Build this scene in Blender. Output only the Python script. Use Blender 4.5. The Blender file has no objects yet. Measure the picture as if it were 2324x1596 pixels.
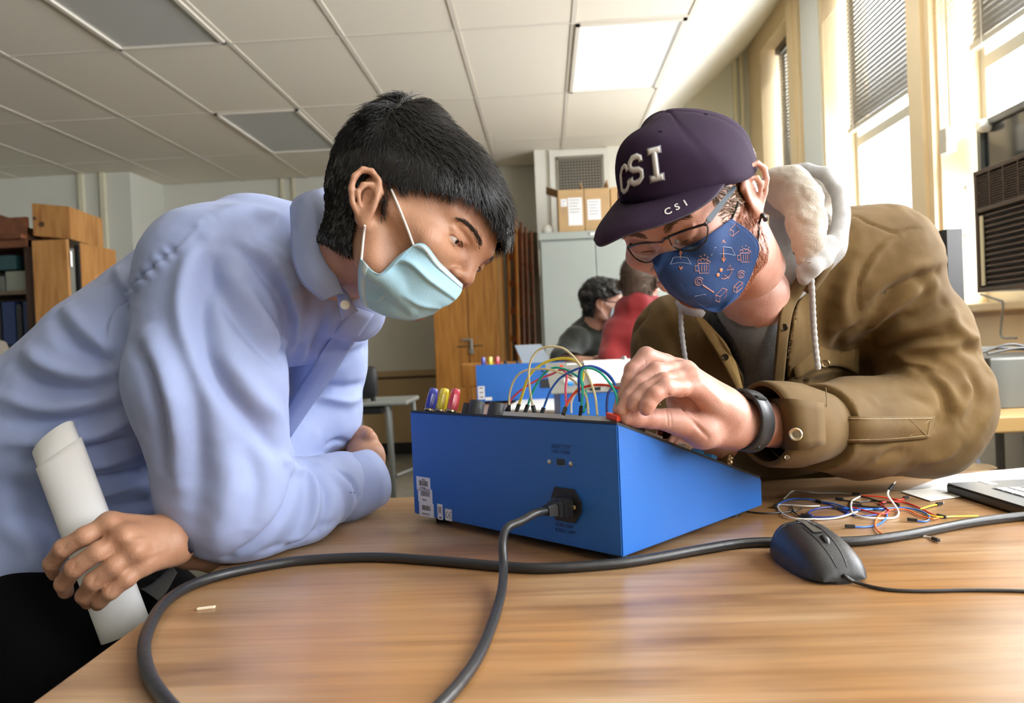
import bpy, bmesh, math, random
import numpy as np
from mathutils import Vector, Matrix
from mathutils.bvhtree import BVHTree
random.seed(7); rng = np.random.default_rng(7)
C = bpy.context.scene.collection
SC = bpy.context.scene
# ---------------------------------------------------------------- camera
F_PX = 1750.0                      # focal length in pixels of the 2324 px wide frame
_y, _p, _r = -.0438, -.0139, -.0424
CAM = np.array([0., 0., 1.04])
fw = np.array([math.sin(_y)*math.cos(_p), math.cos(_y)*math.cos(_p), math.sin(_p)])
_r0 = np.array([math.cos(_y), -math.sin(_y), 0.]); _u0 = np.cross(_r0, fw)
rt = _r0*math.cos(_r)+_u0*math.sin(_r); up = -_r0*math.sin(_r)+_u0*math.cos(_r)
cd = bpy.data.cameras.new('camera'); co = bpy.data.objects.new('camera', cd); C.objects.link(co)
co.matrix_world = Matrix(((rt[0], up[0], -fw[0], CAM[0]), (rt[1], up[1], -fw[1], CAM[1]), (rt[2], up[2], -fw[2], CAM[2]), (0, 0, 0, 1)))
cd.sensor_width = 23.5; cd.lens = 23.5*F_PX/2324; cd.clip_start = .02; cd.clip_end = 100
cd.dof.use_dof = True; cd.dof.focus_distance = 1.02; cd.dof.aperture_fstop = 4.5
SC.camera = co
# ---------------------------------------------------------------- world, daylight, exposure
w = bpy.data.worlds.new('world'); SC.world = w; w.use_nodes = True
w.node_tree.nodes['Background'].inputs[0].default_value = (.93, .97, 1, 1)
w.node_tree.nodes['Background'].inputs[1].default_value = 6.0
WINS = [(6.13, 6.95), (4.21, 5.46), (2.65, 3.93), (1.1, 2.4), (-.45, .85), (-2.0, -.7), (-3.6, -2.3)]   # window openings along the right wall
WX, WZ0, WZ1 = 2.0, 1.12, 3.5
def area(name, loc, rot, sx, sy, power, col=(1, 1, 1)):
    l = bpy.data.lights.new(name, 'AREA'); l.shape = 'RECTANGLE'; l.size = sx; l.size_y = sy; l.energy = power; l.color = col
    o = bpy.data.objects.new(name, l); C.objects.link(o); o.location = loc; o.rotation_euler = rot; return o
for i, (a, b) in enumerate(WINS):   # daylight outside each window, behind its glass
    area('window_daylight', (2.62, (a+b)/2, 2.3), (0, math.radians(110), 0), 2.3, b-a, (110, 130, 150, 140, 85, 45, 10)[i]*(b-a), (.95, .97, 1))
sl = bpy.data.lights.new('sun', 'SUN'); sl.energy = 3.5; sl.angle = math.radians(1.2); sl.color = (1, .93, .8)
so = bpy.data.objects.new('sun', sl); C.objects.link(so)
so.rotation_euler = Vector((-.5, .8, -.6)).to_track_quat('-Z', 'Y').to_euler()
SC.view_settings.view_transform = 'Standard'; SC.view_settings.look = 'None'; SC.view_settings.gamma = 1; SC.view_settings.use_curve_mapping = False
SC.view_settings.exposure = 0.12
SC.cycles.max_bounces = 8; SC.cycles.diffuse_bounces = 5; SC.cycles.caustics_reflective = False; SC.cycles.caustics_refractive = False
SC.cycles.transparent_max_bounces = 12; SC.cycles.sample_clamp_indirect = 6
SC.cycles.use_denoising = True
# ---------------------------------------------------------------- pixel -> place helpers (positions read off the photograph)
def ray(px, py): return fw+rt*((px-1162)/F_PX)+up*((798-py)/F_PX)
def at(px, py, d): return CAM+d*ray(px, py)
def onx(px, py, x): r = ray(px, py); return CAM+r*(x/r[0])
def ony(px, py, y): r = ray(px, py); return CAM+r*(y/r[1])
def onz(px, py, z): r = ray(px, py); return CAM+r*((z-CAM[2])/r[2])
def onpl(px, py, o, n): r = ray(px, py); return CAM+r*(np.dot(np.asarray(o)-CAM, n)/np.dot(r, n))
def proj(W):
    W = np.asarray(W, float)-CAM; zc = W@fw
    return 1162+F_PX*(W@rt)/zc, 798-F_PX*(W@up)/zc, zc
# ---------------------------------------------------------------- materials
_mats = {}
def pm(name, col, rough=.5, metal=0., bump=0., bscale=60., var=0., vscale=6., col2=None, stretch=None, sss=0., coat=0., sheen=0., spec=.5, emis=None, det=4, bump2=0., b2scale=8., alpha=None, trans=0., ramp=None):
    if name in _mats: return _mats[name]
    m = bpy.data.materials.new(name); m.use_nodes = True; _mats[name] = m
    nt = m.node_tree; N = nt.nodes; L = nt.links; b = N['Principled BSDF']
    b.inputs['Base Color'].default_value = (*col, 1); b.inputs['Roughness'].default_value = rough; b.inputs['Metallic'].default_value = metal
    b.inputs['Specular IOR Level'].default_value = spec
    if coat: b.inputs['Coat Weight'].default_value = coat; b.inputs['Coat Roughness'].default_value = .12
    if sheen: b.inputs['Sheen Weight'].default_value = sheen; b.inputs['Sheen Roughness'].default_value = .5
    if sss:
        b.inputs['Subsurface Weight'].default_value = sss; b.inputs['Subsurface Radius'].default_value = (1., .35, .2); b.inputs['Subsurface Scale'].default_value = .008
    if trans: b.inputs['Transmission Weight'].default_value = trans
    if emis: b.inputs['Emission Color'].default_value = (*emis[0], 1); b.inputs['Emission Strength'].default_value = emis[1]
    if alpha is not None: b.inputs['Alpha'].default_value = alpha
    tc = N.new('ShaderNodeTexCoord'); mp = N.new('ShaderNodeMapping'); L.new(tc.outputs['Object'], mp.inputs[0])
    if stretch: mp.inputs['Scale'].default_value = stretch
    if col2 is not None or var or ramp:
        nz = N.new('ShaderNodeTexNoise'); nz.inputs['Scale'].default_value = vscale; nz.inputs['Detail'].default_value = det; L.new(mp.outputs[0], nz.inputs[0])
        cr = N.new('ShaderNodeValToRGB'); L.new(nz.outputs[0], cr.inputs[0])
        if ramp:
            e = cr.color_ramp.elements
            while len(e) < len(ramp): e.new(.5)
            for k, (p, c) in enumerate(ramp): e[k].position = p; e[k].color = (*c, 1)
        else:
            c2 = col2 if col2 is not None else tuple(x*(1-var) for x in col)
            cr.color_ramp.elements[0].position = .35; cr.color_ramp.elements[0].color = (*c2, 1)
            cr.color_ramp.elements[1].position = .65; cr.color_ramp.elements[1].color = (*col, 1)
        L.new(cr.outputs[0], b.inputs['Base Color'])
    last = None
    for st, sc_ in ((bump2, b2scale), (bump, bscale)):
        if st:
            n2 = N.new('ShaderNodeTexNoise'); n2.inputs['Scale'].default_value = sc_; n2.inputs['Detail'].default_value = 3; L.new(mp.outputs[0], n2.inputs[0])
            bp = N.new('ShaderNodeBump'); bp.inputs['Strength'].default_value = st; bp.inputs['Distance'].default_value = .002; L.new(n2.outputs[0], bp.inputs['Height'])
            if last: L.new(last.outputs[0], bp.inputs['Normal'])
            last = bp
    if last: L.new(last.outputs[0], b.inputs['Normal'])
    return m
def glass(name, tint=(1, 1, 1), gloss=.08, rough=.03):
    if name in _mats: return _mats[name]
    m = bpy.data.materials.new(name); m.use_nodes = True; _mats[name] = m; nt = m.node_tree; N = nt.nodes; L = nt.links
    N.remove(N['Principled BSDF']); t = N.new('ShaderNodeBsdfTransparent'); t.inputs[0].default_value = (*tint, 1)
    g = N.new('ShaderNodeBsdfGlossy'); g.inputs['Roughness'].default_value = rough; mx = N.new('ShaderNodeMixShader'); mx.inputs[0].default_value = gloss
    L.new(t.outputs[0], mx.inputs[1]); L.new(g.outputs[0], mx.inputs[2]); L.new(mx.outputs[0], N['Material Output'].inputs[0]); return m
# ---------------------------------------------------------------- objects
def setp(o, label=None, cat=None, group=None, kind=None):
    if label: o['label'] = label
    if cat: o['category'] = cat
    if group: o['group'] = group
    if kind: o['kind'] = kind
    return o
def thing(name, label, cat, loc=(0, 0, 0), rz=0, group=None):
    o = bpy.data.objects.new(name, None); C.objects.link(o); o.empty_display_size = .05
    o.location = loc; o.rotation_euler = (0, 0, rz); return setp(o, label, cat, group)
def mesh(name, V, F, mat, parent=None, smooth=False, world=True, **kw):
    """link one mesh object; V are world coordinates, turned into the parent's frame when world is set"""
    me = bpy.data.meshes.new(name)
    V = np.asarray(V, float)
    o = bpy.data.objects.new(name, me)
    if parent is not None:
        o.parent = parent
        if world:
            M = np.eye(4); q = parent; ch = []
            while q is not None: ch.append(q); q = q.parent
            for q in reversed(ch): M = M@np.array(q.matrix_basis)
            Mi = np.linalg.inv(M); V = V@Mi[:3, :3].T+Mi[:3, 3]
    elif world and len(V):
        c = (V.min(0)+V.max(0))/2; c[2] = V[:, 2].min(); o.location = c; V = V-c
    if isinstance(F, np.ndarray):
        me.vertices.add(len(V)); me.vertices.foreach_set('co', V.astype(np.float32).ravel())
        n = F.shape[1]; me.loops.add(F.size); me.loops.foreach_set('vertex_index', F.astype(np.int32).ravel())
        me.polygons.add(len(F)); me.polygons.foreach_set('loop_start', np.arange(0, F.size, n, dtype=np.int32)); me.update(calc_edges=True)
    else: me.from_pydata([tuple(v) for v in V], [], F); me.update()
    if smooth: me.polygons.foreach_set('use_smooth', [True]*len(me.polygons))
    ms = mat if isinstance(mat, (list, tuple)) else [mat]
    for m in ms: me.materials.append(m)
    C.objects.link(o); return setp(o, **kw)
def link_copy(o, parent=None, loc=None, rz=None):
    """copy of a thing with its parts and sub-parts; mesh data shared"""
    c = o.copy(); C.objects.link(c); c.parent = parent
    if loc is not None: c.location = loc
    if rz is not None: c.rotation_euler = (0, 0, rz)
    for ch in list(o.children): link_copy(ch, c)
    return c
class MB:
    """collects shapes into one mesh"""
    def __init__(s): s.V = []; s.F = []; s.n = 0
    def add(s, V, F):
        s.V.extend([tuple(v) for v in V]); s.F.extend([tuple(i+s.n for i in f) for f in F]); s.n = len(s.V); return s
    def hexa(s, P): return s.add(P, [(0, 3, 2, 1), (4, 5, 6, 7), (0, 1, 5, 4), (1, 2, 6, 5), (2, 3, 7, 6), (3, 0, 4, 7)])
    def box(s, a, b, M=None):
        x0, y0, z0 = a; x1, y1, z1 = b
        P = [(x0, y0, z0), (x1, y0, z0), (x1, y1, z0), (x0, y1, z0), (x0, y0, z1), (x1, y0, z1), (x1, y1, z1), (x0, y1, z1)]
        if M is not None: P = [M(p) for p in P]
        return s.hexa(P)
    def bbox(s, a, b, r=.004, M=None):
        """box with chamfered edges"""
        bm = bmesh.new(); bmesh.ops.create_cube(bm, size=1)
        c = [(a[i]+b[i])/2 for i in range(3)]; d = [b[i]-a[i] for i in range(3)]
        for v in bm.verts: v.co = Vector([c[i]+v.co[i]*d[i] for i in range(3)])
        bmesh.ops.bevel(bm, geom=bm.edges[:], offset=min(r, min(abs(x) for x in d)*.45), segments=2, affect='EDGES', profile=.5)
        V = [tuple(v.co) for v in bm.verts]; F = [[v.index for v in f.verts] for f in bm.faces]; bm.free()
        if M is not None: V = [M(p) for p in V]
        return s.add(V, F)
    def tube(s, P, r, n=8, caps=True):
        P = np.asarray(P, float); R = np.broadcast_to(r, (len(P),)) if np.ndim(r) else np.full(len(P), r)
        T = np.gradient(P, axis=0); T /= np.linalg.norm(T, axis=1)[:, None]+1e-12
        a = np.array([0, 0, 1.]) if abs(T[0][2]) < .9 else np.array([1., 0, 0])
        u = np.cross(T[0], a); u /= np.linalg.norm(u); V = []
        for i in range(len(P)):
            u = u-T[i]*np.dot(u, T[i]); u /= np.linalg.norm(u)+1e-12; v = np.cross(T[i], u)
            for k in range(n):
                t = 2*math.pi*k/n; V.append(P[i]+R[i]*(u*math.cos(t)+v*math.sin(t)))
        F = [(i*n+k, i*n+(k+1) % n, (i+1)*n+(k+1) % n, (i+1)*n+k) for i in range(len(P)-1) for k in range(n)]
        if caps: F += [tuple(range(n-1, -1, -1)), tuple((len(P)-1)*n+k for k in range(n))]
        return s.add(V, F)
    def lathe(s, prof, o, ax=(0, 0, 1), n=20, flute=0., nf=0):
        """profile [(r, h)] turned about the axis through o"""
        ax = np.asarray(ax, float); ax /= np.linalg.norm(ax); a = np.array([1., 0, 0]) if abs(ax[0]) < .9 else np.array([0, 1., 0])
        u = np.cross(ax, a); u /= np.linalg.norm(u); v = np.cross(ax, u); V = []
        for r, h in prof:
            for k in range(n):
                t = 2*math.pi*k/n; rr = r*(1+(flute*math.cos(nf*t) if nf else 0)); V.append(np.asarray(o)+ax*h+rr*(u*math.cos(t)+v*math.sin(t)))
        m = len(prof); F = [(i*n+k, i*n+(k+1) % n, (i+1)*n+(k+1) % n, (i+1)*n+k) for i in range(m-1) for k in range(n)]
        F += [tuple(range(n-1, -1, -1)), tuple((m-1)*n+k for k in range(n))]; return s.add(V, F)
    def prism(s, poly, d):
        """closed polygon (3-D points) thickened by the vector d"""
        P = [np.asarray(p, float) for p in poly]; n = len(P); d = np.asarray(d, float)
        return s.add(P+[p+d for p in P], [tuple(range(n-1, -1, -1)), tuple(range(n, 2*n))]+[(i, (i+1) % n, n+(i+1) % n, n+i) for i in range(n)])
    def build(s, name, mat, parent=None, smooth=False, **kw):
        o = mesh(name, s.V, s.F, mat, parent, False, **kw)
        bm = bmesh.new(); bm.from_mesh(o.data); bmesh.ops.recalc_face_normals(bm, faces=bm.faces[:]); bm.to_mesh(o.data); bm.free()
        if smooth:
            o.data.polygons.foreach_set('use_smooth', [True]*len(o.data.polygons))
            o.data.set_sharp_from_angle(angle=math.radians(38))
        return o
def spline(P, n=8):
    """Catmull-Rom through the points (any dimension)"""
    P = np.asarray(P, float); Q = np.vstack([2*P[0]-P[1], P, 2*P[-1]-P[-2]]); out = []
    for i in range(1, len(Q)-2):
        for t in np.arange(n)/n:
            out.append(.5*((2*Q[i])+(-Q[i-1]+Q[i+1])*t+(2*Q[i-1]-5*Q[i]+4*Q[i+1]-Q[i+2])*t*t+(-Q[i-1]+3*Q[i]-3*Q[i+1]+Q[i+2])*t**3))
    out.append(P[-1]); return np.array(out)
def textmesh(txt, size, depth=0., bevel=0., bold=0., align='CENTER', spacing=1.):
    cu = bpy.data.curves.new('t', 'FONT'); cu.body = txt; cu.size = size; cu.extrude = depth; cu.bevel_depth = bevel; cu.offset = bold
    cu.align_x = align; cu.align_y = 'CENTER'; cu.space_character = spacing; cu.resolution_u = 3
    o = bpy.data.objects.new('t', cu); C.objects.link(o); dg = bpy.context.evaluated_depsgraph_get(); me = bpy.data.meshes.new_from_object(o.evaluated_get(dg))
    V = np.array([v.co[:] for v in me.vertices]).reshape(-1, 3); F = [tuple(p.vertices) for p in me.polygons]
    bpy.data.objects.remove(o); bpy.data.curves.remove(cu); bpy.data.meshes.remove(me); return V, F
def obox(name, a, b, mat, parent=None, r=None, M=None, **kw):
    m = MB(); (m.bbox(a, b, r, M) if r else m.box(a, b, M)); return m.build(name, mat, parent, **kw)
# ================================================================ THE ROOM
CZ = 2.687
m_tile = pm('ceiling_tile_fibre', (.86, .80, .68), .9, bump=.5, bscale=300, var=.06, vscale=180)
m_grid = pm('ceiling_grid_paint', (.74, .69, .60), .5)
m_wall = pm('wall_paint_pale', (.70, .71, .64), .7, bump=.1, bscale=90, var=.04, vscale=2)
m_wains = pm('wainscot_paint_tan', (.50, .37, .20), .55, var=.08, vscale=3)
m_cream = pm('cream_paint', (.82, .66, .42), .45, var=.05, vscale=3)
m_pier = pm('pier_paint_grey', (.72, .75, .74), .6)
m_black = pm('black_rubber', (.012, .012, .013), .6)
m_floor = pm('vinyl_floor', (.33, .32, .27), .25, col2=(.26, .25, .21), vscale=7)
m_metalg = pm('grey_metal', (.33, .35, .34), .4, metal=.6)
def struct(name, mb, mat, parent=None, **kw):
    o = mb.build(name, mat, parent, **kw)
    if parent is None: o['kind'] = 'structure'
    return o
BX0, YB, YL, XL = -6.2, 7.35, 6.75, -3.64
fl = struct('floor', MB().box((BX0, -4, -.1), (2.3, 7.6, 0)), pm('floor_joint', (.16, .155, .13), .6))
tl = MB().bbox((-.303, -.303, 0), (.303, .303, .004), .002)
for i in range(3):        # floor tiles seen in the gap behind the table
    for j in range(3):
        o = tl.build('floor_tile', m_floor, None) if (i, j) == (0, 0) else t0.copy()
        if (i, j) == (0, 0): t0 = o
        else: C.objects.link(o)
        o.parent = fl; o.location = Vector((-1.25+.61*i, 5.4+.61*j, .001))-fl.location
# back wall with its step, wainscot, rail and baseboard
b = MB().box((XL, YB, .80), (.0, YB+.2, 2.75)).box((-.0, YB, .80), (2.4, YB+.2, 4.3)); wb = struct('wall_back', b, m_wall)
MB().box((XL, YB-.02, 0), (2.0, YB+.2, .72)).box((XL, YB-.035, .745), (2.0, YB+.2, .80)).build('wainscot', m_wains, wb)
MB().box((XL, YB-.012, .72), (2.0, YB+.2, .745)).build('wainscot_groove', pm('groove_dark', (.13, .09, .05), .8), wb)
struct('baseboard_back', MB().box((XL, YB-.04, 0), (2.0, YB, .11)), m_black)
ws = struct('wall_step', MB().box((BX0, YL, 0), (XL, YL+.8, 2.75)), m_wall)
for px in (187, 236): x = ony(px, 430, YL)[0]; MB().box((x-.02, YL-.035, 0), (x+.02, YL, 2.69)).build('panel_batten', pm('batten_cream', (.72, .68, .52), .5), ws)
for px in (641, 667): x = ony(px, 420, YB)[0]; MB().box((x-.012, YB-.03, .8), (x+.012, YB, 2.69)).build('panel_batten', _mats['batten_cream'], wb)
for px in (1668, 1683): x = ony(px, 250, YB)[0]; MB().box((x-.015, YB-.03, .8), (x+.015, YB, 3.9)).build('panel_batten', _mats['batten_cream'], wb)
struct('wall_left', MB().box((BX0-.2, -4, 0), (BX0, 7.5, 2.75)), m_wall)
struct('wall_rear', MB().box((BX0-.2, -4.2, 0), (2.3, -4, 4.4)), pm('rear_wall_dark', (.22, .20, .17), .8))  # unseen wall, given a dark colour to cut fill light
# the bulkhead with the grille
bk = struct('trim_1', MB().box((-.03, 6.76, 1.6), (1.05, YB, 2.75)), pm('bulkhead_white', (.80, .80, .74), .6))
gx0, gx1, gz0, gz1 = .17, .553, 2.28, 2.603
gm = MB(); 
for a, c in (((gx0-.07, 6.73, gz1), (gx1+.07, 6.76, gz1+.07)), ((gx0-.07, 6.73, 1.9), (gx0, 6.76, gz1)), ((gx1, 6.73, 1.9), (gx1+.07, 6.76, gz1))): gm.box(a, c)
gm.build('grille_surround', _mats['bulkhead_white'], bk)
gv = thing('wall_grille', 'square metal mesh air grille set in the white bulkhead above the cardboard boxes', 'vent', ((gx0+gx1)/2, 6.74, 2.0))
obox('backing', (gx0, 6.745, 1.98), (gx1, 6.758, gz1), pm('grille_dark', (.05, .045, .035), .9), gv)
g2 = MB()
for k in range(16): x = gx0+(gx1-gx0)*k/15; g2.box((x-.004, 6.728, 1.98), (x+.004, 6.738, gz1))
for k in range(26): z = 1.98+(gz1-1.98)*k/25; g2.box((gx0, 6.724, z-.004), (gx1, 6.734, z+.004))
g2.build('mesh_bars', pm('grille_bars', (.30, .28, .24), .5, metal=.5), gv)
MB().box((gx0-.015, 6.72, gz1-.01), (gx1+.015, 6.742, gz1+.015)).box((gx0-.015, 6.72, 1.98), (gx0+.008, 6.742, gz1)).box((gx1-.008, 6.72, 1.98), (gx1+.015, 6.742, gz1)).build('frame', _mats['grille_bars'], gv)
# ceiling: flat grid part, then the part that slopes up to the windows
X0, DX, Y0, DY = -2.834, .61, 2.926, 1.148
XE = X0+6*DX
ce = struct('ceiling', MB().box((BX0, -4, CZ+.03), (XE, 7.6, CZ+.13)), m_tile)
SL = .85; zs = lambda x: CZ+SL*(x-XE)
MB().hexa([(XE, -4, CZ), (2.3, -4, zs(2.3)), (2.3, 7.6, zs(2.3)), (XE, 7.6, CZ), (XE, -4, CZ+.12), (2.3, -4, zs(2.3)+.12), (2.3, 7.6, zs(2.3)+.12), (XE, 7.6, CZ+.12)]).build('sloped_panel', pm('slope_paint', (.88, .86, .78), .6), ce)
lights = {(1, 0): 0, (1, 2): 1, (5, 1): 2}
tile0 = None
for i in range(-5, 6):
    for j in range(-2, 4):
        if (i, j) in lights: continue
        if i < -2 and Y0+DY*j > YL: continue
        if tile0 is None:
            o = MB().bbox((-DX/2+.012, -DY/2+.012, 0), (DX/2-.012, DY/2-.012, .018), .004).build('ceiling_tile', m_tile, None); tile0 = o
        else: o = tile0.copy(); C.objects.link(o)
        o.parent = ce; y = Y0+DY*(j+.5)
        o.location = Vector((X0+DX*(i+.5), y, CZ+.003+random.uniform(0, .002)))-ce.location
        if j == 3: o.scale = (1, .84, 1); o.location.y -= .09
gg = MB()
for i in range(-5, 7): x = X0+DX*i; gg.box((x-.0125, -4, CZ), (x+.0125, YB, CZ+.03))
for j in range(-6, 4): y = Y0+DY*j; gg.box((BX0, y-.012, CZ+.001), (XE, y+.012, CZ+.03))
gg.build('grid_rails', m_grid, ce, kind='stuff')
m_diff = pm('light_diffuser', (.50, .51, .49), .35, bump=.3, bscale=400)
for (i, j), k in lights.items():
    x0, x1, y0, y1 = X0+DX*i+.014, X0+DX*(i+1)-.014, Y0+DY*j+.014, Y0+DY*(j+1)-.014
    t = thing('ceiling_light', ['unlit ceiling light panel nearest the camera, cut by the top edge at left', 'small unlit ceiling light panel above the left man, further back', 'unlit ceiling light panel beside the sloping ceiling, window brightness painted in as glow'][k], 'ceiling light', ((x0+x1)/2, (y0+y1)/2, CZ-.01))
    q = MB(); s = .022
    for a, c in (((x0, y0), (x1, y0+s)), ((x0, y1-s), (x1, y1)), ((x0, y0), (x0+s, y1)), ((x1-s, y0), (x1, y1))): q.box((*a, CZ-.008), (*c, CZ+.02))
    q.build('frame', m_grid, t)
    obox('diffuser', (x0+s, y0+s, CZ+.004), (x1-s, y1-s, CZ+.012), m_diff if k < 2 else pm('diffuser_window_glow', (.8, .82, .82), .4, emis=((1, 1, .97), .35)), t)  # third panel is off; window brightness put in as pale colour and glow
# right wall with its window openings
wr = MB(); ys = [-4.]+[v for a, b_ in sorted(WINS) for v in (a, b_)]+[7.6]
for k in range(0, len(ys), 2): wr.box((WX, ys[k], 0), (2.3, ys[k+1], 4.3))
for a, b_ in WINS: wr.box((WX, a, 0), (2.3, b_, WZ0-.03)).box((WX, a, WZ1), (2.3, b_, 4.3))
wr = struct('wall_right', wr, m_cream)
MB().box((WX-.012, 5.50, 1.1), (WX, 5.86, 3.68)).build('pier_panel', m_pier, wr)
MB().box((WX-.03, 5.88, 1.1), (WX, 6.12, 3.6)).box((WX-.045, 5.95, 1.1), (WX-.03, 6.08, 3.6)).build('casing', m_cream, wr)
MB().box((WX-.03, 3.95, 1.1), (WX, 4.19, 3.6)).box((WX-.05, 4.0, 1.1), (WX-.03, 4.13, 3.6)).build('casing', m_cream, wr)
MB().box((WX-.02, 2.42, 1.1), (WX, 2.63, 3.6)).build('casing', m_cream, wr)
m_slat = pm('blind_slat', (.115, .105, .088), .45)
m_sash = pm('sash_paint', (.42, .40, .33), .5)
m_pane = glass('window_glass')
for n, (a, b_) in enumerate(WINS):
    wn = MB(); s = .05
    wn.box((2.2, a, WZ0), (2.26, a+s, WZ1)).box((2.2, b_-s, WZ0), (2.26, b_, WZ1)).box((2.2, a+s, WZ0), (2.26, b_-s, WZ0+.07)).box((2.2, a+s, WZ1-.05), (2.26, b_-s, WZ1)).box((2.2, a+s, 2.27), (2.26, b_-s, 2.335))
    wo = wn.build('window_%d' % (n+1), m_sash, kind='structure')
    MB().box((2.225, a+s, WZ0+.07), (2.231, b_-s, 2.27)).build('pane', m_pane, wo); MB().box((2.238, a+s, 2.335), (2.244, b_-s, WZ1-.05)).build('pane', m_pane, wo)
    MB().bbox((1.93, a-.03, WZ0-.04), (2.2, b_+.03, WZ0), .008).build('sill', m_cream, wo)
    zb = (1.5, 2.36, 2.36, 2.85, 2.85, 2.85, 2.85)[n]  # the last four blinds are unseen, added to limit the sun patch
    bl = thing('venetian_blind', ['dark blind seen nearly edge-on in the narrow farthest window', 'half-raised dark slatted blind in the tall window behind the capped man', 'dark slatted blind at the top right corner above the air conditioner', 'blind added to cut the sun in the first unseen window past the air conditioner', 'blind added to cut the sun in the second unseen window at right', 'blind added to cut the sun in the third unseen window at right', 'blind added to cut the sun in the rearmost unseen window behind the viewer'][n], 'blind', (2.15, (a+b_)/2, zb))
    sm = MB(); c_, s_ = math.cos(math.radians(62)), math.sin(math.radians(62))
    P = [(-.025*c_, -.025*s_), (0, .004), (.025*c_, .025*s_)]
    V = [(x, y, z) for y in (-(b_-a)/2+.05, (b_-a)/2-.05) for x, z in P]+[(x, y, z-.0015) for y in (-(b_-a)/2+.05, (b_-a)/2-.05) for x, z in P]
    sl0 = None; nz = int((WZ1-.06-zb)/.03)
    for k in range(nz):
        if sl0 is None: sl0 = mesh('slat', V, [(0, 3, 4, 1), (1, 4, 5, 2), (6, 7, 10, 9), (7, 8, 11, 10), (0, 1, 7, 6), (1, 2, 8, 7)], m_slat, None, world=False); o = sl0
        else: o = sl0.copy(); C.objects.link(o)
        o.parent = bl; o.location = (0, 0, .06+k*.03)
    obox('bottom_rail', (2.13, a+.04, zb), (2.17, b_-.04, zb+.03), pm('rail_grey', (.35, .34, .30), .5), bl)
    obox('head_rail', (2.12, a+.04, WZ1-.05), (2.18, b_-.04, WZ1), m_slat, bl)
    lc = MB()
    for yy in (a+.2, b_-.16): lc.tube([(2.122, yy, zb), (2.122, yy, WZ1-.05)], .003, 5)
    lc.build('ladder_cord', pm('cord_grey', (.5, .48, .42), .7), bl)
# ================================================================ NEAR TABLE AND WHAT STANDS ON IT
TZ = .76
m_wood = pm('table_wood', (.5, .3, .15), .30, ramp=[(.28, (.19, .10, .048)), (.42, (.28, .165, .083)), (.52, (.34, .21, .11)), (.62, (.38, .25, .145)), (.75, (.43, .31, .195))], vscale=3.2, stretch=(1.1, 5.5, 5), det=9, bump=.12, bscale=14, spec=.6)
def worn(m):   # grain streaks and orange worn patches in the varnish
    nt = m.node_tree; N = nt.nodes; L = nt.links; b = N['Principled BSDF']
    tc = N.new('ShaderNodeTexCoord'); mp = N.new('ShaderNodeMapping'); mp.inputs['Scale'].default_value = (1.6, 34, 20); L.new(tc.outputs['Object'], mp.inputs[0])
    n1 = N.new('ShaderNodeTexNoise'); n1.inputs['Scale'].default_value = 2.2; n1.inputs['Detail'].default_value = 6; n1.inputs['Distortion'].default_value = .6; L.new(mp.outputs[0], n1.inputs[0])
    c1 = N.new('ShaderNodeValToRGB'); c1.color_ramp.elements[0].position = .3; c1.color_ramp.elements[0].color = (.80, .76, .72, 1); c1.color_ramp.elements[1].position = .62; c1.color_ramp.elements[1].color = (1.1, 1.08, 1.05, 1); L.new(n1.outputs[0], c1.inputs[0])
    n2 = N.new('ShaderNodeTexNoise'); n2.inputs['Scale'].default_value = 3.1; n2.inputs['Detail'].default_value = 3; L.new(tc.outputs['Object'], n2.inputs[0])
    c2 = N.new('ShaderNodeValToRGB'); c2.color_ramp.elements[0].position = .46; c2.color_ramp.elements[0].color = (0, 0, 0, 1); c2.color_ramp.elements[1].position = .6; c2.color_ramp.elements[1].color = (.75, .75, .75, 1); L.new(n2.outputs[0], c2.inputs[0])
    src = b.inputs['Base Color'].links[0].from_socket
    m1 = N.new('ShaderNodeMix'); m1.data_type = 'RGBA'; m1.blend_type = 'MULTIPLY'; m1.inputs[0].default_value = 1; L.new(src, m1.inputs[6]); L.new(c1.outputs[0], m1.inputs[7])
    m2 = N.new('ShaderNodeMix'); m2.data_type = 'RGBA'; L.new(c2.outputs[0], m2.inputs[0]); L.new(m1.outputs[2], m2.inputs[6])
    m3 = N.new('ShaderNodeMix'); m3.data_type = 'RGBA'; m3.blend_type = 'MULTIPLY'; m3.inputs[0].default_value = 1; m3.inputs[6].default_value = (.38, .19, .065, 1); L.new(c1.outputs[0], m3.inputs[7]); L.new(m3.outputs[2], m2.inputs[7])
    L.new(m2.outputs[2], b.inputs['Base Color'])
worn(m_wood)
m_edge = pm('table_edge_wood', (.42, .25, .12), .5, col2=(.30, .17, .08), vscale=30)
m_steel = pm('brushed_steel', (.62, .62, .60), .28, metal=1)
tb = thing('table', 'large worn wooden table in the foreground with scratched orange-brown varnish', 'table', (.45, .9, 0))
cor = [(-.425, .22), (-.455, 1.40), (1.35, 1.515), (1.45, .22)]
m = MB(); m.prism([(x, y, TZ-.032) for x, y in cor], (0, 0, .032)); tt = m.build('tabletop', m_wood, tb)
bm = bmesh.new(); bm.from_mesh(tt.data); bmesh.ops.bevel(bm, geom=[e for e in bm.edges if all(v.co.z > -.02+TZ-tb.location.z-.0 for v in e.verts)], offset=.004, segments=2, affect='EDGES'); bm.to_mesh(tt.data); bm.free()
MB().box((-.36, .32, TZ-.11), (1.3, .34, TZ-.033)).box((-.38, 1.33, TZ-.11), (1.26, 1.35, TZ-.033)).box((-.38, .32, TZ-.11), (-.36, 1.35, TZ-.033)).box((1.28, .32, TZ-.11), (1.3, 1.42, TZ-.033)).build('apron', m_edge, tb)
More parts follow.
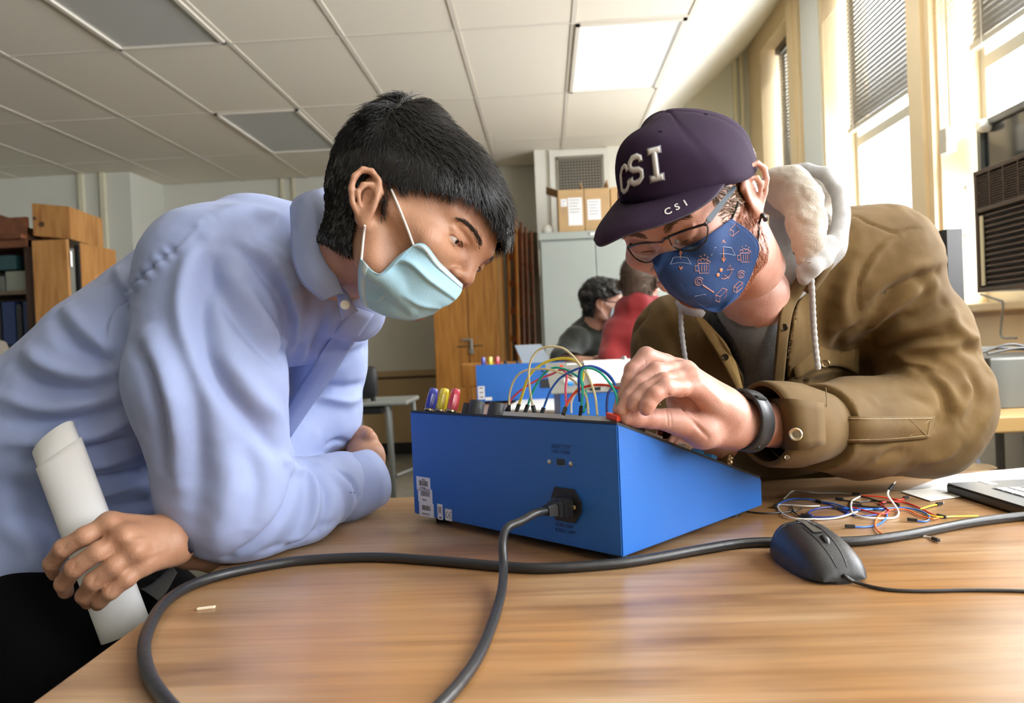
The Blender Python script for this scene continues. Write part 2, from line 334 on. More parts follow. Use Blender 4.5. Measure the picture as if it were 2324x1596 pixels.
for x, y in ((-.34, .36), (-.34, 1.30), (1.25, .36), (1.25, 1.36)): MB().tube([(x, y, .02), (x, y, TZ-.034)], .018, 12).lathe([(.02, 0), (.022, .02)], (x, y, 0)).build('leg', m_steel, tb, smooth=True)
# ---------------------------------------------------------------- trainer boxes
m_blue = pm('blue_case_paint', (.016, .135, .50), .42, bump=.25, bscale=700)
m_dark = pm('dark_panel', (.03, .032, .036), .5)
m_bk = pm('black_plastic', (.016, .017, .019), .42)
m_white = pm('white_plastic', (.78, .78, .74), .45)
m_lab = pm('label_paper', (.80, .81, .82), .6)
m_ink = pm('label_ink', (.03, .03, .035), .6)
m_bluet = pm('dark_blue_print', (.01, .035, .13), .5)
m_brass = pm('brass', (.75, .60, .33), .3, metal=1)
aB = math.radians(-42.87); E1 = np.array([math.cos(aB), math.sin(aB), 0]); E2 = np.array([-math.sin(aB), math.cos(aB), 0]); OB = np.array([.0826, .9357, .7719])
BW, BH, BD, BF = .4129, .165, .3505, .0441
def case(o, e, n, W, H, D, Hf):
    Q = lambda u, v, z: o-e*u+n*v+np.array([0, 0, z])
    m = MB(); m.hexa([Q(0, 0, 0), Q(0, D, 0), Q(W, D, 0), Q(W, 0, 0), Q(0, 0, H), Q(0, D, Hf), Q(W, D, Hf), Q(W, 0, H)]); return m, Q
tr = thing('circuit_trainer', 'large blue electronics box on the near table with a mains plug in its back', 'electronics', tuple(OB-E1*.2+E2*.17-[0, 0, .0119]))
m, QB = case(OB, E1, E2, BW, BH-.003, BD, BF-.003); cs = m.build('case', m_blue, tr)
bm = bmesh.new(); bm.from_mesh(cs.data); bmesh.ops.bevel(bm, geom=bm.edges[:], offset=.0015, segments=2, affect='EDGES'); bm.to_mesh(cs.data); bm.free()
sn = E2*(BH-BF)/BD+np.array([0, 0, 1.]); sn /= np.linalg.norm(sn)        # panel normal
sv = E2*BD-np.array([0, 0, BH-BF]); SVL = np.linalg.norm(sv); sv /= SVL
def PT(u, v, h=0.): return OB+np.array([0, 0, BH])-E1*u+sv*v+sn*h          # point on the sloped panel
m = MB(); m.hexa([PT(.001, .001, -.003), PT(.001, SVL-.001, -.003), PT(BW-.001, SVL-.001, -.003), PT(BW-.001, .001, -.003), PT(.001, .001, 0), PT(.001, SVL-.001, 0), PT(BW-.001, SVL-.001, 0), PT(BW-.001, .001, 0)]); m.build('control_panel', m_dark, tr)
for u, v in ((.03, .03), (.03, .31), (.375, .03), (.375, .31)): c = QB(u, v, 0); MB().lathe([(.013, -.0117), (.014, -.002), (.012, .001)], c).build('foot', m_bk, tr, smooth=True)
def uOf(px, py=945, v=0.):
    p = onpl(px, py, PT(0, v), E2); return -np.dot(p-OB, E1)
posts = [(984, (.05, .06, .42)), (1009, (.75, .62, .03)), (1034, (.62, .06, .09))]
for px, c in posts:
    u = uOf(px-12, 925, .022); q = thing  # base sits a little behind the rear edge
    mt = pm('post_plastic_%d' % px, c, .25, coat=.5)
    o = MB().lathe([(.0068, .008), (.0080, .012), (.0076, .03), (.0064, .040), (.005, .0415)], PT(u, .022), sn, 24, .06, 8).build('binding_post', mt, tr, smooth=True, label={984: 'fluted blue binding post', 1009: 'fluted yellow binding post', 1034: 'fluted red binding post'}[px])
    MB().lathe([(.0075, 0), (.0075, .005)], PT(u, .022), sn, 16).build('base_ring', m_bk, o, smooth=True)
    MB().lathe([(.0082, .005), (.0082, .0075)], PT(u, .022), sn, 16).build('metal_ring', m_brass, o, smooth=True)
def knob(px, r, h, v=.03): MB().lathe([(r, 0), (r*.96, h*.9), (r*.9, h), (r*.5, h)], PT(uOf(px-3, 925, v), v), sn, 28, .012, 14).build('control_knob', pm('knob_grey', (.045, .05, .055), .45), tr, smooth=True)
knob(1057, .0065, .021); knob(1078, .0125, .026, .034); knob(1124, .0125, .024, .034)
# breadboard along the rear edge
u0, u1 = uOf(1386, 945, .016), uOf(1142, 938, .016)
bb = MB()
bb.hexa([PT(u0, .014, 0), PT(u0, .13, 0), PT(u1, .13, 0), PT(u1, .014, 0), PT(u0, .014, .0085), PT(u0, .13, .0085), PT(u1, .13, .0085), PT(u1, .014, .0085)])
bo = bb.build('breadboard', m_white, tr)
hb = MB()
for i in range(58):
    u = u0+(u1-u0)*(i+.7)/59
    for k in range(11):
        v = .02+k*.0098; 
        if k != 5: hb.add([PT(u-.0007, v-.0007, .0087), PT(u+.0007, v-.0007, .0087), PT(u+.0007, v+.0007, .0087), PT(u-.0007, v+.0007, .0087)], [(0, 1, 2, 3)])
hb.build('socket_holes', m_ink, bo, kind='stuff')
# right part of the panel: chips, switches, terminals that peek over the side edge
MB().hexa([PT(.004, .035, 0), PT(.004, .065, 0), PT(.03, .065, 0), PT(.03, .035, 0), PT(.004, .035, .012), PT(.004, .065, .012), PT(.03, .065, .012), PT(.03, .035, .012)]).build('black_module', m_bk, tr)
for v, mt, nm in ((.165, m_white, 'white_switch'), (.20, pm('switch_blue', (.03, .28, .70), .4), 'blue_switch'), (.235, _mats['switch_blue'], 'blue_switch')):
    P = [PT(.008, v, 0), PT(.008, v+.015, 0), PT(.02, v+.015, 0), PT(.02, v, 0)]; MB().hexa(P+[p+sn*.007 for p in P]).build(nm, mt, tr)
MB().lathe([(.004, 0), (.004, .004), (.0034, .005), (.0042, .007), (.0042, .011), (.0034, .012), (.004, .014), (.003, .017)], PT(.012, .295), sn, 14).build('brass_terminal', m_brass, tr, smooth=True)
# rear face: selector switch, inlet, screws, print, stickers
def RP(px, py, off=0.): return onpl(px, py, OB, E2)-E2*off
def rbox(name, px, py, w_, h_, d_, mat, par=tr, r=.0006, off=0., **kw):
    c = RP(px, py, off); m = MB(); M = lambda p: c+E1*p[0]+np.array([0, 0, 1.])*p[2]-E2*p[1]
    m.bbox((-w_/2, 0, -h_/2), (w_/2, d_, h_/2), r, M); return m.build(name, mat, par, **kw)
rbox('selector_recess', 1273, 1049, .014, .0085, .0006, m_bk); rbox('selector_slider', 1270, 1050, .005, .007, .0016, m_bk)
rbox('selector_lip', 1274, 1057, .014, .001, .0008, pm('lip_blue', (.12, .3, .62), .4))
def screw(px, py, r, par, off=0): c = RP(px, py, off); o = MB().lathe([(r, 0), (r, .0008), (r*.7, .0017), (r*.2, .002)], c, -E2, 14).build('screw', m_steel if par is tr else m_brass, par, smooth=True); return o
screw(1247, 1048, .0034, tr); screw(1296, 1053, .0034, tr)
def print_text(txt, px, py, size, mat, par, off=.0004, name='print', sy=1.):
    V, F = textmesh(txt, size, .0001); c = RP(px, py, off); W = c+V[:, :1]*E1+V[:, 1:2]*sy*np.array([0, 0, 1.])-V[:, 2:3]*E2
    return mesh(name, W, F, mat, par)
print_text('SELECTOR', 1273, 1014, .0072, m_bluet, tr); print_text('115V / 230V', 1272, 1026, .0066, m_bluet, tr)
print_text('FUSE: 250V', 1282, 1194, .0066, m_bluet, tr); print_text('0.25A / 250V', 1284, 1206, .0066, m_bluet, tr)
inl = rbox('power_inlet', 1284, 1146, .034, .040, .003, m_bk, r=.0015)
c = RP(1290, 1146); M_ = lambda x, z, y: c+E1*x+np.array([0, 0, z])-E2*y
pts = [(-.020, .0215), (.012, .0215), (.0235, .006), (.0235, -.006), (.012, -.0215), (-.020, -.0215), (-.026, -.008), (-.026, .008)]
MB().prism([M_(x, z, .0005) for x, z in pts], -E2*.0035).build('inlet_flange', m_bk, inl)
screw(1308, 1151, .0028, inl, .004)
for k, (a_, b_, t1, t2) in enumerate(((961, 1099, 'PB-503', 'A1183340'), (965, 1125, '', 'PB-503'), (968, 1157, '', 'A14861202157'))):
    s = rbox('barcode_sticker', a_, b_, .0345+.001*k, .0222, .0004, m_lab, r=.00019, label=['topmost white barcode sticker', 'middle white barcode sticker', 'lowest white barcode sticker'][k])
    cc = RP(a_, b_, .0005); bc = MB(); x = -.0105; random.seed(k+3)
    while x < .0105:
        w1 = random.choice((.0004, .0007, .0011)); bc.add([cc+E1*x+np.array([0, 0, -.003+.002*(k > 0)]), cc+E1*(x+w1)+np.array([0, 0, -.003+.002*(k > 0)]), cc+E1*(x+w1)+np.array([0, 0, .0055+.001*(k > 0)]), cc+E1*x+np.array([0, 0, .0055+.001*(k > 0)])], [(0, 1, 2, 3)]); x += w1+random.choice((.0004, .0007))
    bc.build('barcode', m_ink, s, kind='stuff')
    print_text(t2, a_-1, b_+8.5+1.5*(k > 0), .0032, m_ink, s, .0006)
    if t1: print_text(t1, a_, b_-10, .0028, m_ink, s, .0006)
s = rbox('mark_sticker', 999, 1162, .0125, .024, .0004, m_lab, r=.00019)
cc = RP(999, 1160, .0006); G = lambda x, z: cc+E1*x+np.array([0, 0, z])
bn = MB()
for a_, b_ in (((-.003, .006), (-.0022, -.002)), ((.003, .006), (.0022, -.002)), ((-.0022, -.002), (.0022, -.002)), ((-.0035, .006), (.0035, .006)), ((-.004, .007), (.004, -.005)), ((.004, .007), (-.004, -.005))): bn.tube([G(*a_), G(*b_)], .00022, 4)
bn.build('bin_mark', m_ink, s, kind='stuff'); rbox('bar_mark', 1000, 1175, .006, .0022, .0006, m_ink, s)
s2 = rbox('mark_sticker', 1018, 1169, .0165, .0185, .0004, m_lab, r=.00019); 
def arc(cx, r, a0, a1, z=0., n=9): return [CE(cx+r*math.cos(a0+(a1-a0)*i/n), z+r*math.sin(a0+(a1-a0)*i/n)) for i in range(n+1)]
c3 = RP(1018, 1169, .0006); CE = lambda x, z: c3+E1*x+np.array([0, 0, z])
ce_ = MB(); ce_.tube(arc(-.0008, .0045, math.pi*.5, math.pi*1.5), .0005, 4).tube(arc(.0062, .0045, math.pi*.5, math.pi*1.5), .0005, 4).tube([CE(.002, 0), CE(.0052, 0)], .0005, 4); ce_.build('ce_mark', m_ink, s2, kind='stuff')
fr = MB()
for a_, b_ in (((-.0078, -.0088), (.0078, -.0088)), ((-.0078, .0088), (.0078, .0088)), ((-.0078, -.0088), (-.0078, .0088)), ((.0078, -.0088), (.0078, .0088))): fr.tube([CE(*a_), CE(*b_)], .0002, 4)
fr.build('mark_border', m_ink, s2, kind='stuff')
# ---------------------------------------------------------------- mains lead with its plug
m_cord = pm('cord_rubber', (.02, .0205, .022), .38, bump=.25, bscale=90, spec=.6)
pc = thing('power_cord', 'black mains lead plugged into the blue box, hanging down and running toward the viewer', 'cable', tuple(onz(1143, 1290, TZ)))
P0 = RP(1290, 1146, .005)
def AX(t, s=0, z=0): return P0-E2*t+E1*s+np.array([0, 0, z])
pl = MB(); 
V = []
for t, w_, h_ in ((0, .0125, .0115), (.016, .0125, .0115), (.0165, .0105, .0095), (.024, .0105, .0095), (.0245, .0085, .008), (.038, .006, .006)):
    V.append([AX(t, -w_, h_*.6), AX(t, -w_*.7, h_), AX(t, w_*.7, h_), AX(t, w_, h_*.6), AX(t, w_, -h_), AX(t, -w_, -h_)])
for r_ in V: pl.V.extend(tuple(p) for p in r_)
pl.n = len(pl.V)
for i in range(len(V)-1): pl.F += [(i*6+k, i*6+(k+1) % 6, (i+1)*6+(k+1) % 6, (i+1)*6+k) for k in range(6)]
pl.F += [tuple(range(6)), tuple(range(30, 36))]; pl.build('plug', m_bk, pc)
rb = MB()
for t in (.0265, .030, .0335, .037): rb.lathe([(.0074-(t-.026)*.1, -.0011), (.0074-(t-.026)*.1, .0011)], AX(t), -E2, 14)
rb.build('strain_ribs', m_bk, pc, kind='stuff', smooth=True)
zr = TZ+.0052
path = [AX(.034), AX(.055, -.002, .000), AX(.075, -.006, -.006)]
d0 = np.dot(path[-1]-CAM, fw)
path += [at(1152, 1198, d0-.012), at(1141, 1232, d0-.03)]
tail = [(1143, 1292, zr+.0125), (1137, 1350, zr+.003), (1116, 1420, zr), (1086, 1490, zr), (1045, 1550, zr), (1000, 1600, zr), (950, 1650, zr), (900, 1720, zr)]
path += [onz(*q) for q in tail]
MB().tube(spline(path, 8), .0052, 14).build('lead', m_cord, pc, smooth=True)
# thick extension cable lying on the table
zc = TZ+.0063
pp = [(2500, 1185), (2400, 1172), (2324, 1172), (2200, 1187), (2060, 1214), (1950, 1228), (1850, 1230), (1700, 1232), (1600, 1246), (1500, 1264), (1400, 1279), (1250, 1290), (1150, 1287), (1000, 1274), (850, 1265), (700, 1271), (600, 1285), (500, 1306), (425, 1333), (372, 1370), (342, 1418), (327, 1470), (338, 1530), (372, 1585), (425, 1640), (500, 1700)]
tag = setp(MB().tube(spline([onz(x, y, zc) for x, y in pp], 7), .0062, 14).build('extension_cable', m_cord, None, smooth=True), 'thick black cable looping across the whole front of the wooden table', 'cable')
# ---------------------------------------------------------------- mouse
pa, pb_ = onz(1790, 1218, TZ+.018), onz(1918, 1303, TZ+.012); ax = pb_-pa; ax[2] = 0; axn = ax/np.linalg.norm(ax); ay = np.array([-axn[1], axn[0], 0]); mc = (pa+pb_)/2; mc[2] = TZ
LM_, WM_, HM_ = .068, .0385, .043
ms = thing('computer_mouse', 'black wired computer mouse with a grey logo on the front part of the table', 'mouse', tuple(mc))
def mtop(u, v):
    pw = 1-.10*u; a = max(0, 1-abs(u)**3.2)**.5; b = max(0, 1-abs(v)**3.)**.5
    return HM_*(.93-.24*u-.12*u*u)*min(1, a**.85)*b
def mw(u): return WM_*(1-.18*max(0, u)**2-.22*max(0, -u)**2.2)*(1-abs(u)**7*.25)
def MP(u, v, z): return mc+axn*(u*LM_)+ay*(v*mw(u))+np.array([0, 0, z])
nu, nv = 60, 40; V = []; F = []
for i in range(nu+1):
    u = -math.cos(math.pi*i/nu)
    for j in range(nv+1):
        v = -math.cos(math.pi*j/nv); z = .004+mtop(u, v); 
        g = 0
        if u > -.1:
            for vg in (-.27, .27): g = max(g, math.exp(-((v-vg)/.03)**2))
        z -= .0011*g
        V.append(MP(u, v, max(z, .002)))
for i in range(nu):
    for j in range(nv): a_ = i*(nv+1)+j; F.append((a_, a_+1, a_+nv+2, a_+nv+1))
mesh('shell', V, F, pm('mouse_plastic', (.022, .023, .025), .38, bump=.2, bscale=900), ms, smooth=True)
ring = [MP(u, v, 0) for u, v in [(-math.cos(t)*.97, 0) for t in []]]
bs = MB(); rim = []
for k in range(40):
    t = 2*math.pi*k/40; cu, su = math.cos(t), math.sin(t); rim.append((math.copysign(abs(cu)**.55, cu), math.copysign(abs(su)**.6, su)))
bs.prism([MP(.985*u, .985*v, .0) for u, v in rim], (0, 0, .0062)); bs.build('base', m_bk, ms)
MB().lathe([(.0095, -.0028), (.0105, -.0015), (.0105, .0015), (.0095, .0028)], MP(.36, 0, .004+mtop(.36, 0)-.0065), ay, 28).build('scroll_wheel', pm('wheel_rubber', (.03, .033, .037), .3), ms, smooth=True)
for vv_ in (-.24, .24): MB().tube([MP(u, vv_*(1-.15*max(0, u)), .0041+mtop(u, vv_*(1-.15*max(0, u)))) for u in np.linspace(-.15, .93, 16)], .0006, 5).build('button_seam', m_ink, ms)
q = [MP(u, v, .0050+mtop(u, v)*1.0) for u, v in ((-.55, -.13), (-.2, -.14), (.16, -.15), (.16, .15), (-.2, .14), (-.55, .13))]
MB().prism(q, (0, 0, .0009)).build('grey_strip', pm('strip_grey', (.085, .08, .07), .3), ms)
V, F = textmesh('SLGT', .0125, .0001, 0, .02); ctr = (-.72, 0)
W = []
for x, y, z in V:
    u = ctr[0]-y/LM_*1.0; v = -x/WM_; v = ctr[1]+v*-1; W.append(MP(u, v, .0048+mtop(u, v)))
mesh('logo_print', W, F, pm('print_grey', (.35, .36, .37), .4), ms)
cb = [MP(.97, 0, .010), MP(1.05, .02, .009), onz(1945, 1323, TZ+.003), onz(2010, 1338, TZ+.002), onz(2090, 1342, TZ+.002), onz(2200, 1340, TZ+.002), onz(2324, 1342, TZ+.002), onz(2450, 1350, TZ+.002)]
MB().tube(spline(cb, 8), .0019, 8).build('cable', m_cord, ms, smooth=True)
# ---------------------------------------------------------------- laptop and sheets
LZ = TZ+.017
A_, B_, C_ = onz(2147, 1096, LZ), onz(2324, 1067, LZ), onz(2324, 1150, LZ)
d2 = C_-A_; d2 /= np.linalg.norm(d2); d1 = np.array([-d2[1], d2[0], 0])
if np.dot(d1, B_-A_) < 0: d1 = -d1
lp = thing('laptop', 'dark laptop with pale sunlit keys at the right edge of the near table', 'laptop', tuple(A_+d1*.12+d2*.16-[0, 0, .017]))
def LP(a, b, z): return A_+d1*a+d2*b+np.array([0, 0, z])
L1, L2 = .23, .33
m = MB(); m.bbox((0, 0, -.0155), (L1, L2, -.001), .003, lambda p: LP(*p)); m.build('base', pm('laptop_side', (.03, .032, .035), .4), lp)
m = MB(); m.bbox((.001, .001, -.001), (L1-.001, L2-.001, .0), .0004, lambda p: LP(*p)); m.build('palm_rest', pm('laptop_deck', (.30, .32, .34), .3, metal=.3), lp)
m_key = pm('key_white', (.55, .57, .60), .4)
kb = MB().box((.036, .060, 0), (.146, L2-.002, .0004), lambda p: LP(*p)).build('key_well', m_ink, lp)
for i in range(5):
    for j in range(12):
        a = .039+i*.021; b = .063+j*.0215; MB().bbox((a, b, .0004), (a+.018, b+.0185, .002), .0008, lambda p: LP(*p)).build('key', m_key, lp)
sh = MB(); sh.box((.052, -.0+.003, .0002), (.066, .032, .0006), lambda p: LP(*p)); sh.build('palm_sticker', m_lab, lp)
ld = MB(); ld.bbox((L1, 0, .0), (L1+.007, L2, .21), .003, lambda p: LP(p[0]+p[2]*.45, p[1], p[2])); ld.build('screen_lid', _mats['laptop_side'], lp); MB().bbox((L1-.001, .012, .014), (L1+.0005, L2-.012, .20), .0003, lambda p: LP(p[0]+p[2]*.45, p[1], p[2])).build('screen', pm('laptop_screen', (.02, .025, .03), .15), lp)

for k, (poly, z, lb) in enumerate(([[(2046, 1117), (2150, 1080), (2330, 1062), (2345, 1105), (2180, 1128), (2112, 1138)], TZ+.0012, 'thin white paper sheet lying flat under the laptop beside the jacket elbow'],)):
    o = MB().prism([onz(x, y, z) for x, y in poly], (0, 0, .0008)).build('paper_sheet', pm('paper_white', (.82, .82, .80), .7), None); setp(o, lb, 'paper')
o = MB().bbox((-.009, -.0022, 0), (.009, .0022, .0028), .001, lambda p: onz(468, 1383, TZ)+np.array([p[0], p[1]+p[0]*.3, p[2]])).build('wood_splinter', pm('splinter', (.75, .66, .48), .7), None); setp(o, 'small pale splinter of wood lying alone on the table at left', 'splinter')
# ---------------------------------------------------------------- jumper wires
WC = dict(cream=(.80, .72, .42), yellow=(.78, .62, .05), green=(.02, .42, .28), red=(.62, .03, .03), pink=(.75, .08, .16), blue=(.03, .16, .62), navy=(.02, .05, .30), white=(.80, .80, .78), orange=(.85, .20, .05), black=(.015, .015, .015), grey=(.45, .43, .38), redor=(.75, .06, .03))
def wire(colr, P, pins, label, group, r=.0009, prad=.0013):
    V = spline(P, 6); t = thing('jumper_wire', label, 'wire', tuple(V[len(V)//2]), 0, group)
    MB().tube(V, r, 7).build('insulation', pm('wire_'+colr, WC[colr], .35), t, smooth=True)
    for (p, d) in pins:
        d = np.asarray(d, float); d /= np.linalg.norm(d); p = np.asarray(p)
        h = MB(); a_ = np.cross(d, [0, 0, 1.]); a_ = a_/np.linalg.norm(a_) if np.linalg.norm(a_) > .1 else np.array([1., 0, 0]); b_ = np.cross(d, a_)
        h.bbox((-prad, -prad, -.006), (prad, prad, .007), .0004, lambda q: p+a_*q[0]+b_*q[1]+d*q[2]); ho = h.build('pin_housing', m_bk, t)
        MB().tube([p+d*.007, p+d*.013], .0004, 5).build('pin', m_steel, ho)
def Z2(x, y): return 1660+x/3.5, 1000+y/3.5
def lie(P, hs=None, z0=.0015): return [onz(*Z2(x, y), TZ+z0+(hs[i] if hs else .0015*math.sin(i*1.7+x)**2)) for i, (x, y) in enumerate(P)]
pile = [
 ('grey', [(415, 465), (440, 440), (490, 402), (600, 410), (700, 418), (850, 418), (990, 430)], 'e', 'thin cream jumper wire running along the far edge of the loose wire pile'),
 ('blue', [(350, 523), (400, 490), (480, 465), (600, 465), (700, 485), (800, 500), (870, 520), (950, 545)], 's', 'blue jumper wire arching over the left end of the loose wire pile'),
 ('white', [(700, 520), (600, 522), (450, 513), (372, 512), (370, 540), (420, 590), (500, 620), (650, 625), (800, 620), (900, 600), (1000, 565)], '', 'white jumper wire looping round the left side of the wire pile'),
 ('redor', [(1040, 440), (1150, 445), (1260, 460), (1330, 472), (1385, 458)], 'e', 'short red jumper wire at the far right of the wire pile nearest the jacket'),
 ('red', [(960, 530), (1050, 555), (1180, 585), (1250, 560), (1180, 500), (1300, 485), (1400, 500), (1500, 540), (1600, 590), (1665, 606)], 'e', 'dark red jumper wire crossing the right half of the wire pile'),
 ('orange', [(1205, 752), (1150, 700), (1145, 650), (1180, 590), (1250, 555), (1350, 545), (1420, 560), (1500, 600), (1600, 622), (1650, 612)], '', 'orange jumper wire curling down toward the thick black cable'),
 ('blue', [(945, 687), (1060, 688), (1150, 675), (1210, 640), (1235, 600), (1220, 560), (1150, 545), (1000, 540), (850, 540)], 'se', 'blue jumper wire whose black plug lies nearest the mouse'),
 ('navy', [(640, 595), (610, 585), (640, 555), (720, 535), (820, 530), (900, 550), (925, 580), (850, 605), (700, 610), (590, 600)], 'e', 'dark blue jumper wire coiled in the left middle of the pile'),
 ('blue', [(880, 540), (1000, 552), (1150, 545), (1350, 535), (1480, 555), (1560, 590), (1570, 625), (1530, 645), (1440, 636)], 'e', 'long blue jumper wire looping to the right end of the pile'),
 ('black', [(120, 566), (250, 578), (380, 575), (500, 560), (560, 540)], '', 'black jumper wire trailing left to the blue box foot'),
 ('black', [(860, 470), (1000, 490), (1100, 480), (1200, 485), (1290, 495), (1330, 510), (1330, 530)], 's', 'black jumper wire in the middle of the pile'),
 ('black', [(1030, 445), (1100, 462), (1170, 485), (1210, 515), (1150, 530), (1000, 520)], 'e', 'black jumper wire curled inside the right part of the pile'),
 ('yellow', [(1500, 547), (1580, 520), (1650, 507)], 'e', 'short yellow jumper wire pointing at the laptop'),
 ('yellow', [(1560, 590), (1650, 608), (1780, 603), (1960, 600)], '', 'yellow jumper wire passing under the thick black cable by the laptop'),
 ('black', [(480, 520), (490, 560), (540, 600), (620, 622)], 'e', 'black jumper wire ending in a plug right behind the mouse'),
 ('grey', [(1500, 755), (1560, 768), (1620, 790)], 'e', 'grey jumper wire with one black plug in front of the thick cable'),
 ('navy', [(700, 490), (780, 510), (860, 545), (950, 590), (1060, 600), (1150, 590)], 's', 'dark blue jumper wire lying straight across the pile centre')]
for cl, P, e, lb in pile:
    Q = lie(P); pins = []
    if 's' in e: pins.append((Q[0]+(0, 0, .001), Q[0]-Q[1]))
    if 'e' in e: pins.append((Q[-1]+(0, 0, .001), Q[-1]-Q[-2]))
    wire(cl, Q, pins, lb, 'loose jumper wires on the near table', .0013, .0021)
P = [(1020, 445), (960, 480), (950, 530), (970, 580), (1050, 610), (1180, 620), (1290, 615), (1325, 590), (1320, 550)]
Q = lie(P); d9 = np.dot(Q[-1]-CAM, fw); Q += [at(*Z2(x, y), d9+.003*i) for i, (x, y) in enumerate([(1280, 490), (1245, 440), (1245, 405), (1268, 375)])]
wire('white', Q, [(Q[-1], Q[-1]-Q[-2])], 'white jumper wire standing up from the pile with its tip in the air', 'loose jumper wires on the near table', .0015, .0021)
# wires plugged into the breadboard
def Z1(x, y): return 1040+x/5.81, 740+y/5.81
def plug(colr, P, da, db, lb, pin=True, r=.0016, pin2=False):
    n = len(P); Q = [at(*Z1(x, y), da+(db-da)*i/(n-1)+.012*math.sin(math.pi*i/(n-1))) for i, (x, y) in enumerate(P)]
    pins = []
    if pin: pins.append((Q[0], Q[0]-Q[1]))
    if pin2: pins.append((Q[-1], Q[-1]-Q[-2]))
    wire(colr, Q, pins, lb, 'jumper wires plugged into the breadboard', r, .0023)
plug('cream', [(668, 1085), (672, 940), (695, 820), (740, 710), (820, 620), (930, 578), (1060, 567), (1190, 572), (1330, 610), (1480, 690), (1600, 790), (1660, 880), (1700, 990), (1718, 1165)], 1.115, .985, 'cream jumper wire in a long low arch starting at the left end of the breadboard')
plug('cream', [(995, 1100), (960, 950), (938, 780), (930, 610), (960, 450), (1030, 340), (1130, 285), (1240, 270), (1370, 292), (1460, 350), (1540, 430), (1620, 540), (1700, 640), (1770, 800), (1812, 960), (1835, 1180)], 1.07, .975, 'cream jumper wire making the tallest arch of all over the breadboard')
plug('yellow', [(785, 1080), (860, 860), (910, 710), (1000, 580), (1150, 480), (1300, 435), (1440, 430), (1540, 462), (1610, 520), (1650, 610), (1640, 710), (1600, 800), (1500, 930), (1430, 1040), (1400, 1120)], 1.095, 1.0, 'yellow jumper wire arching under the tallest cream one', pin2=True, r=.0020)
plug('green', [(900, 1090), (970, 900), (1050, 740), (1150, 610), (1270, 550), (1400, 570), (1500, 620), (1600, 690), (1660, 800), (1690, 900), (1695, 1000), (1650, 1140)], 1.08, .99, 'green jumper wire arching across the middle of the breadboard')
plug('pink', [(640, 1120), (700, 970), (850, 830), (1060, 705), (1250, 630), (1340, 582), (1400, 592), (1430, 660), (1415, 850), (1425, 1040)], 1.12, 1.0, 'red jumper wire rising from the left end of the breadboard')
plug('blue', [(1110, 1130), (1170, 960), (1230, 830), (1330, 700), (1450, 620), (1560, 570), (1640, 542), (1760, 530), (1880, 570), (1990, 650), (2060, 760), (2090, 900), (2060, 1140)], 1.055, .965, 'blue jumper wire in a long double arch toward the hand')
plug('navy', [(1600, 1000), (1590, 780), (1600, 600), (1660, 540), (1800, 552), (1940, 620), (2040, 730), (2060, 800), (1985, 870), (1960, 1000), (1960, 1150)], 1.0, .965, 'dark blue jumper wire right of the breadboard middle', pin=False)
plug('green', [(1615, 1110), (1630, 1000), (1640, 850), (1618, 700), (1640, 570), (1760, 560), (1880, 620), (1970, 720), (2040, 820), (2090, 940), (2100, 1120)], .995, .955, 'green jumper wire rising steeply then bending to the pinching fingers')
plug('redor', [(1420, 1060), (1460, 980), (1550, 870), (1680, 800), (1850, 775), (2000, 790), (2160, 835)], 1.0, .975, 'red jumper wire running low behind the pinching fingers', pin=False)
plug('white', [(1490, 1150), (1495, 1000), (1545, 900), (1640, 840), (1800, 800), (2050, 770), (2200, 760)], 1.0, .98, 'white jumper wire running low toward the pinching fingers', pin=False)
rc = thing('red_connector', 'small red plug held between the fingertips of the capped man', 'connector', tuple(at(1393, 950, .955)))
MB().bbox((-.010, -.004, -.004), (.008, .004, .004), .0015, lambda p: at(1393, 947, .955)+E1*p[0]+E2*p[1]+np.array([0, 0, p[2]+p[0]*-.2])).build('housing', pm('wire_redor', WC['redor'], .35), rc)
# ================================================================ BACKGROUND FURNITURE
m_oak = pm('cabinet_oak', (.42, .19, .045), .42, ramp=[(.3, (.38, .155, .028)), (.5, (.54, .235, .045)), (.7, (.62, .30, .065))], vscale=4, stretch=(9, 9, .8), det=6)
m_pine = pm('knotty_pine', (.40, .19, .06), .5, ramp=[(.3, (.35, .145, .036)), (.5, (.50, .235, .068)), (.7, (.58, .30, .10))], vscale=4, stretch=(6, 6, .9), det=6)
m_knot = pm('pine_knot', (.10, .045, .02), .5)
m_reddish = pm('stained_wood', (.22, .075, .03), .5, col2=(.14, .045, .018), vscale=14)
m_cabg = pm('steel_cabinet_paint', (.36, .40, .375), .42, var=.05, vscale=3)
m_card = pm('cardboard', (.50, .33, .16), .8, var=.1, vscale=7)
m_tape = pm('box_tape', (.56, .40, .22), .4)
def wpt(px, py, y): return ony(px, py, y)
# bookcase at far left
x1 = wpt(66, 600, 5.0)[0]; x0 = x1-1.15
bc = thing('bookcase', 'open brown wooden bookcase of dark crowded shelves at the left edge', 'bookcase', ((x0+x1)/2, 5.2, 0))
MB().box((x0, 5.4, 0), (x1, 5.42, 1.93)).box((x1-.03, 5.0, 0), (x1, 5.4, 1.93)).box((x0, 5.0, 0), (x0+.03, 5.4, 1.93)).build('carcass', pm('bookcase_dark', (.06, .025, .012), .6), bc)
MB().box((x0, 4.98, 1.80), (x1, 5.4, 1.85)).bbox((x0, 4.94, 1.85), (x1, 5.02, 1.885), .01).build('cornice', m_reddish, bc)
pts = [(x0, 1.885), (x1, 1.885), (x1, 2.00), (x1-.12, 2.0), (x1-.28, 2.06), (x0, 2.06)]
MB().prism([(x, 4.99, z) for x, z in pts], (0, .03, 0)).build('crest_board', m_reddish, bc)
for z in (1.60-.11, 1.12, .70, .3): MB().box((x0+.03, 5.0, z), (x1-.03, 5.4, z+.025)).build('shelf', pm('shelf_edge', (.12, .08, .05), .5), bc)
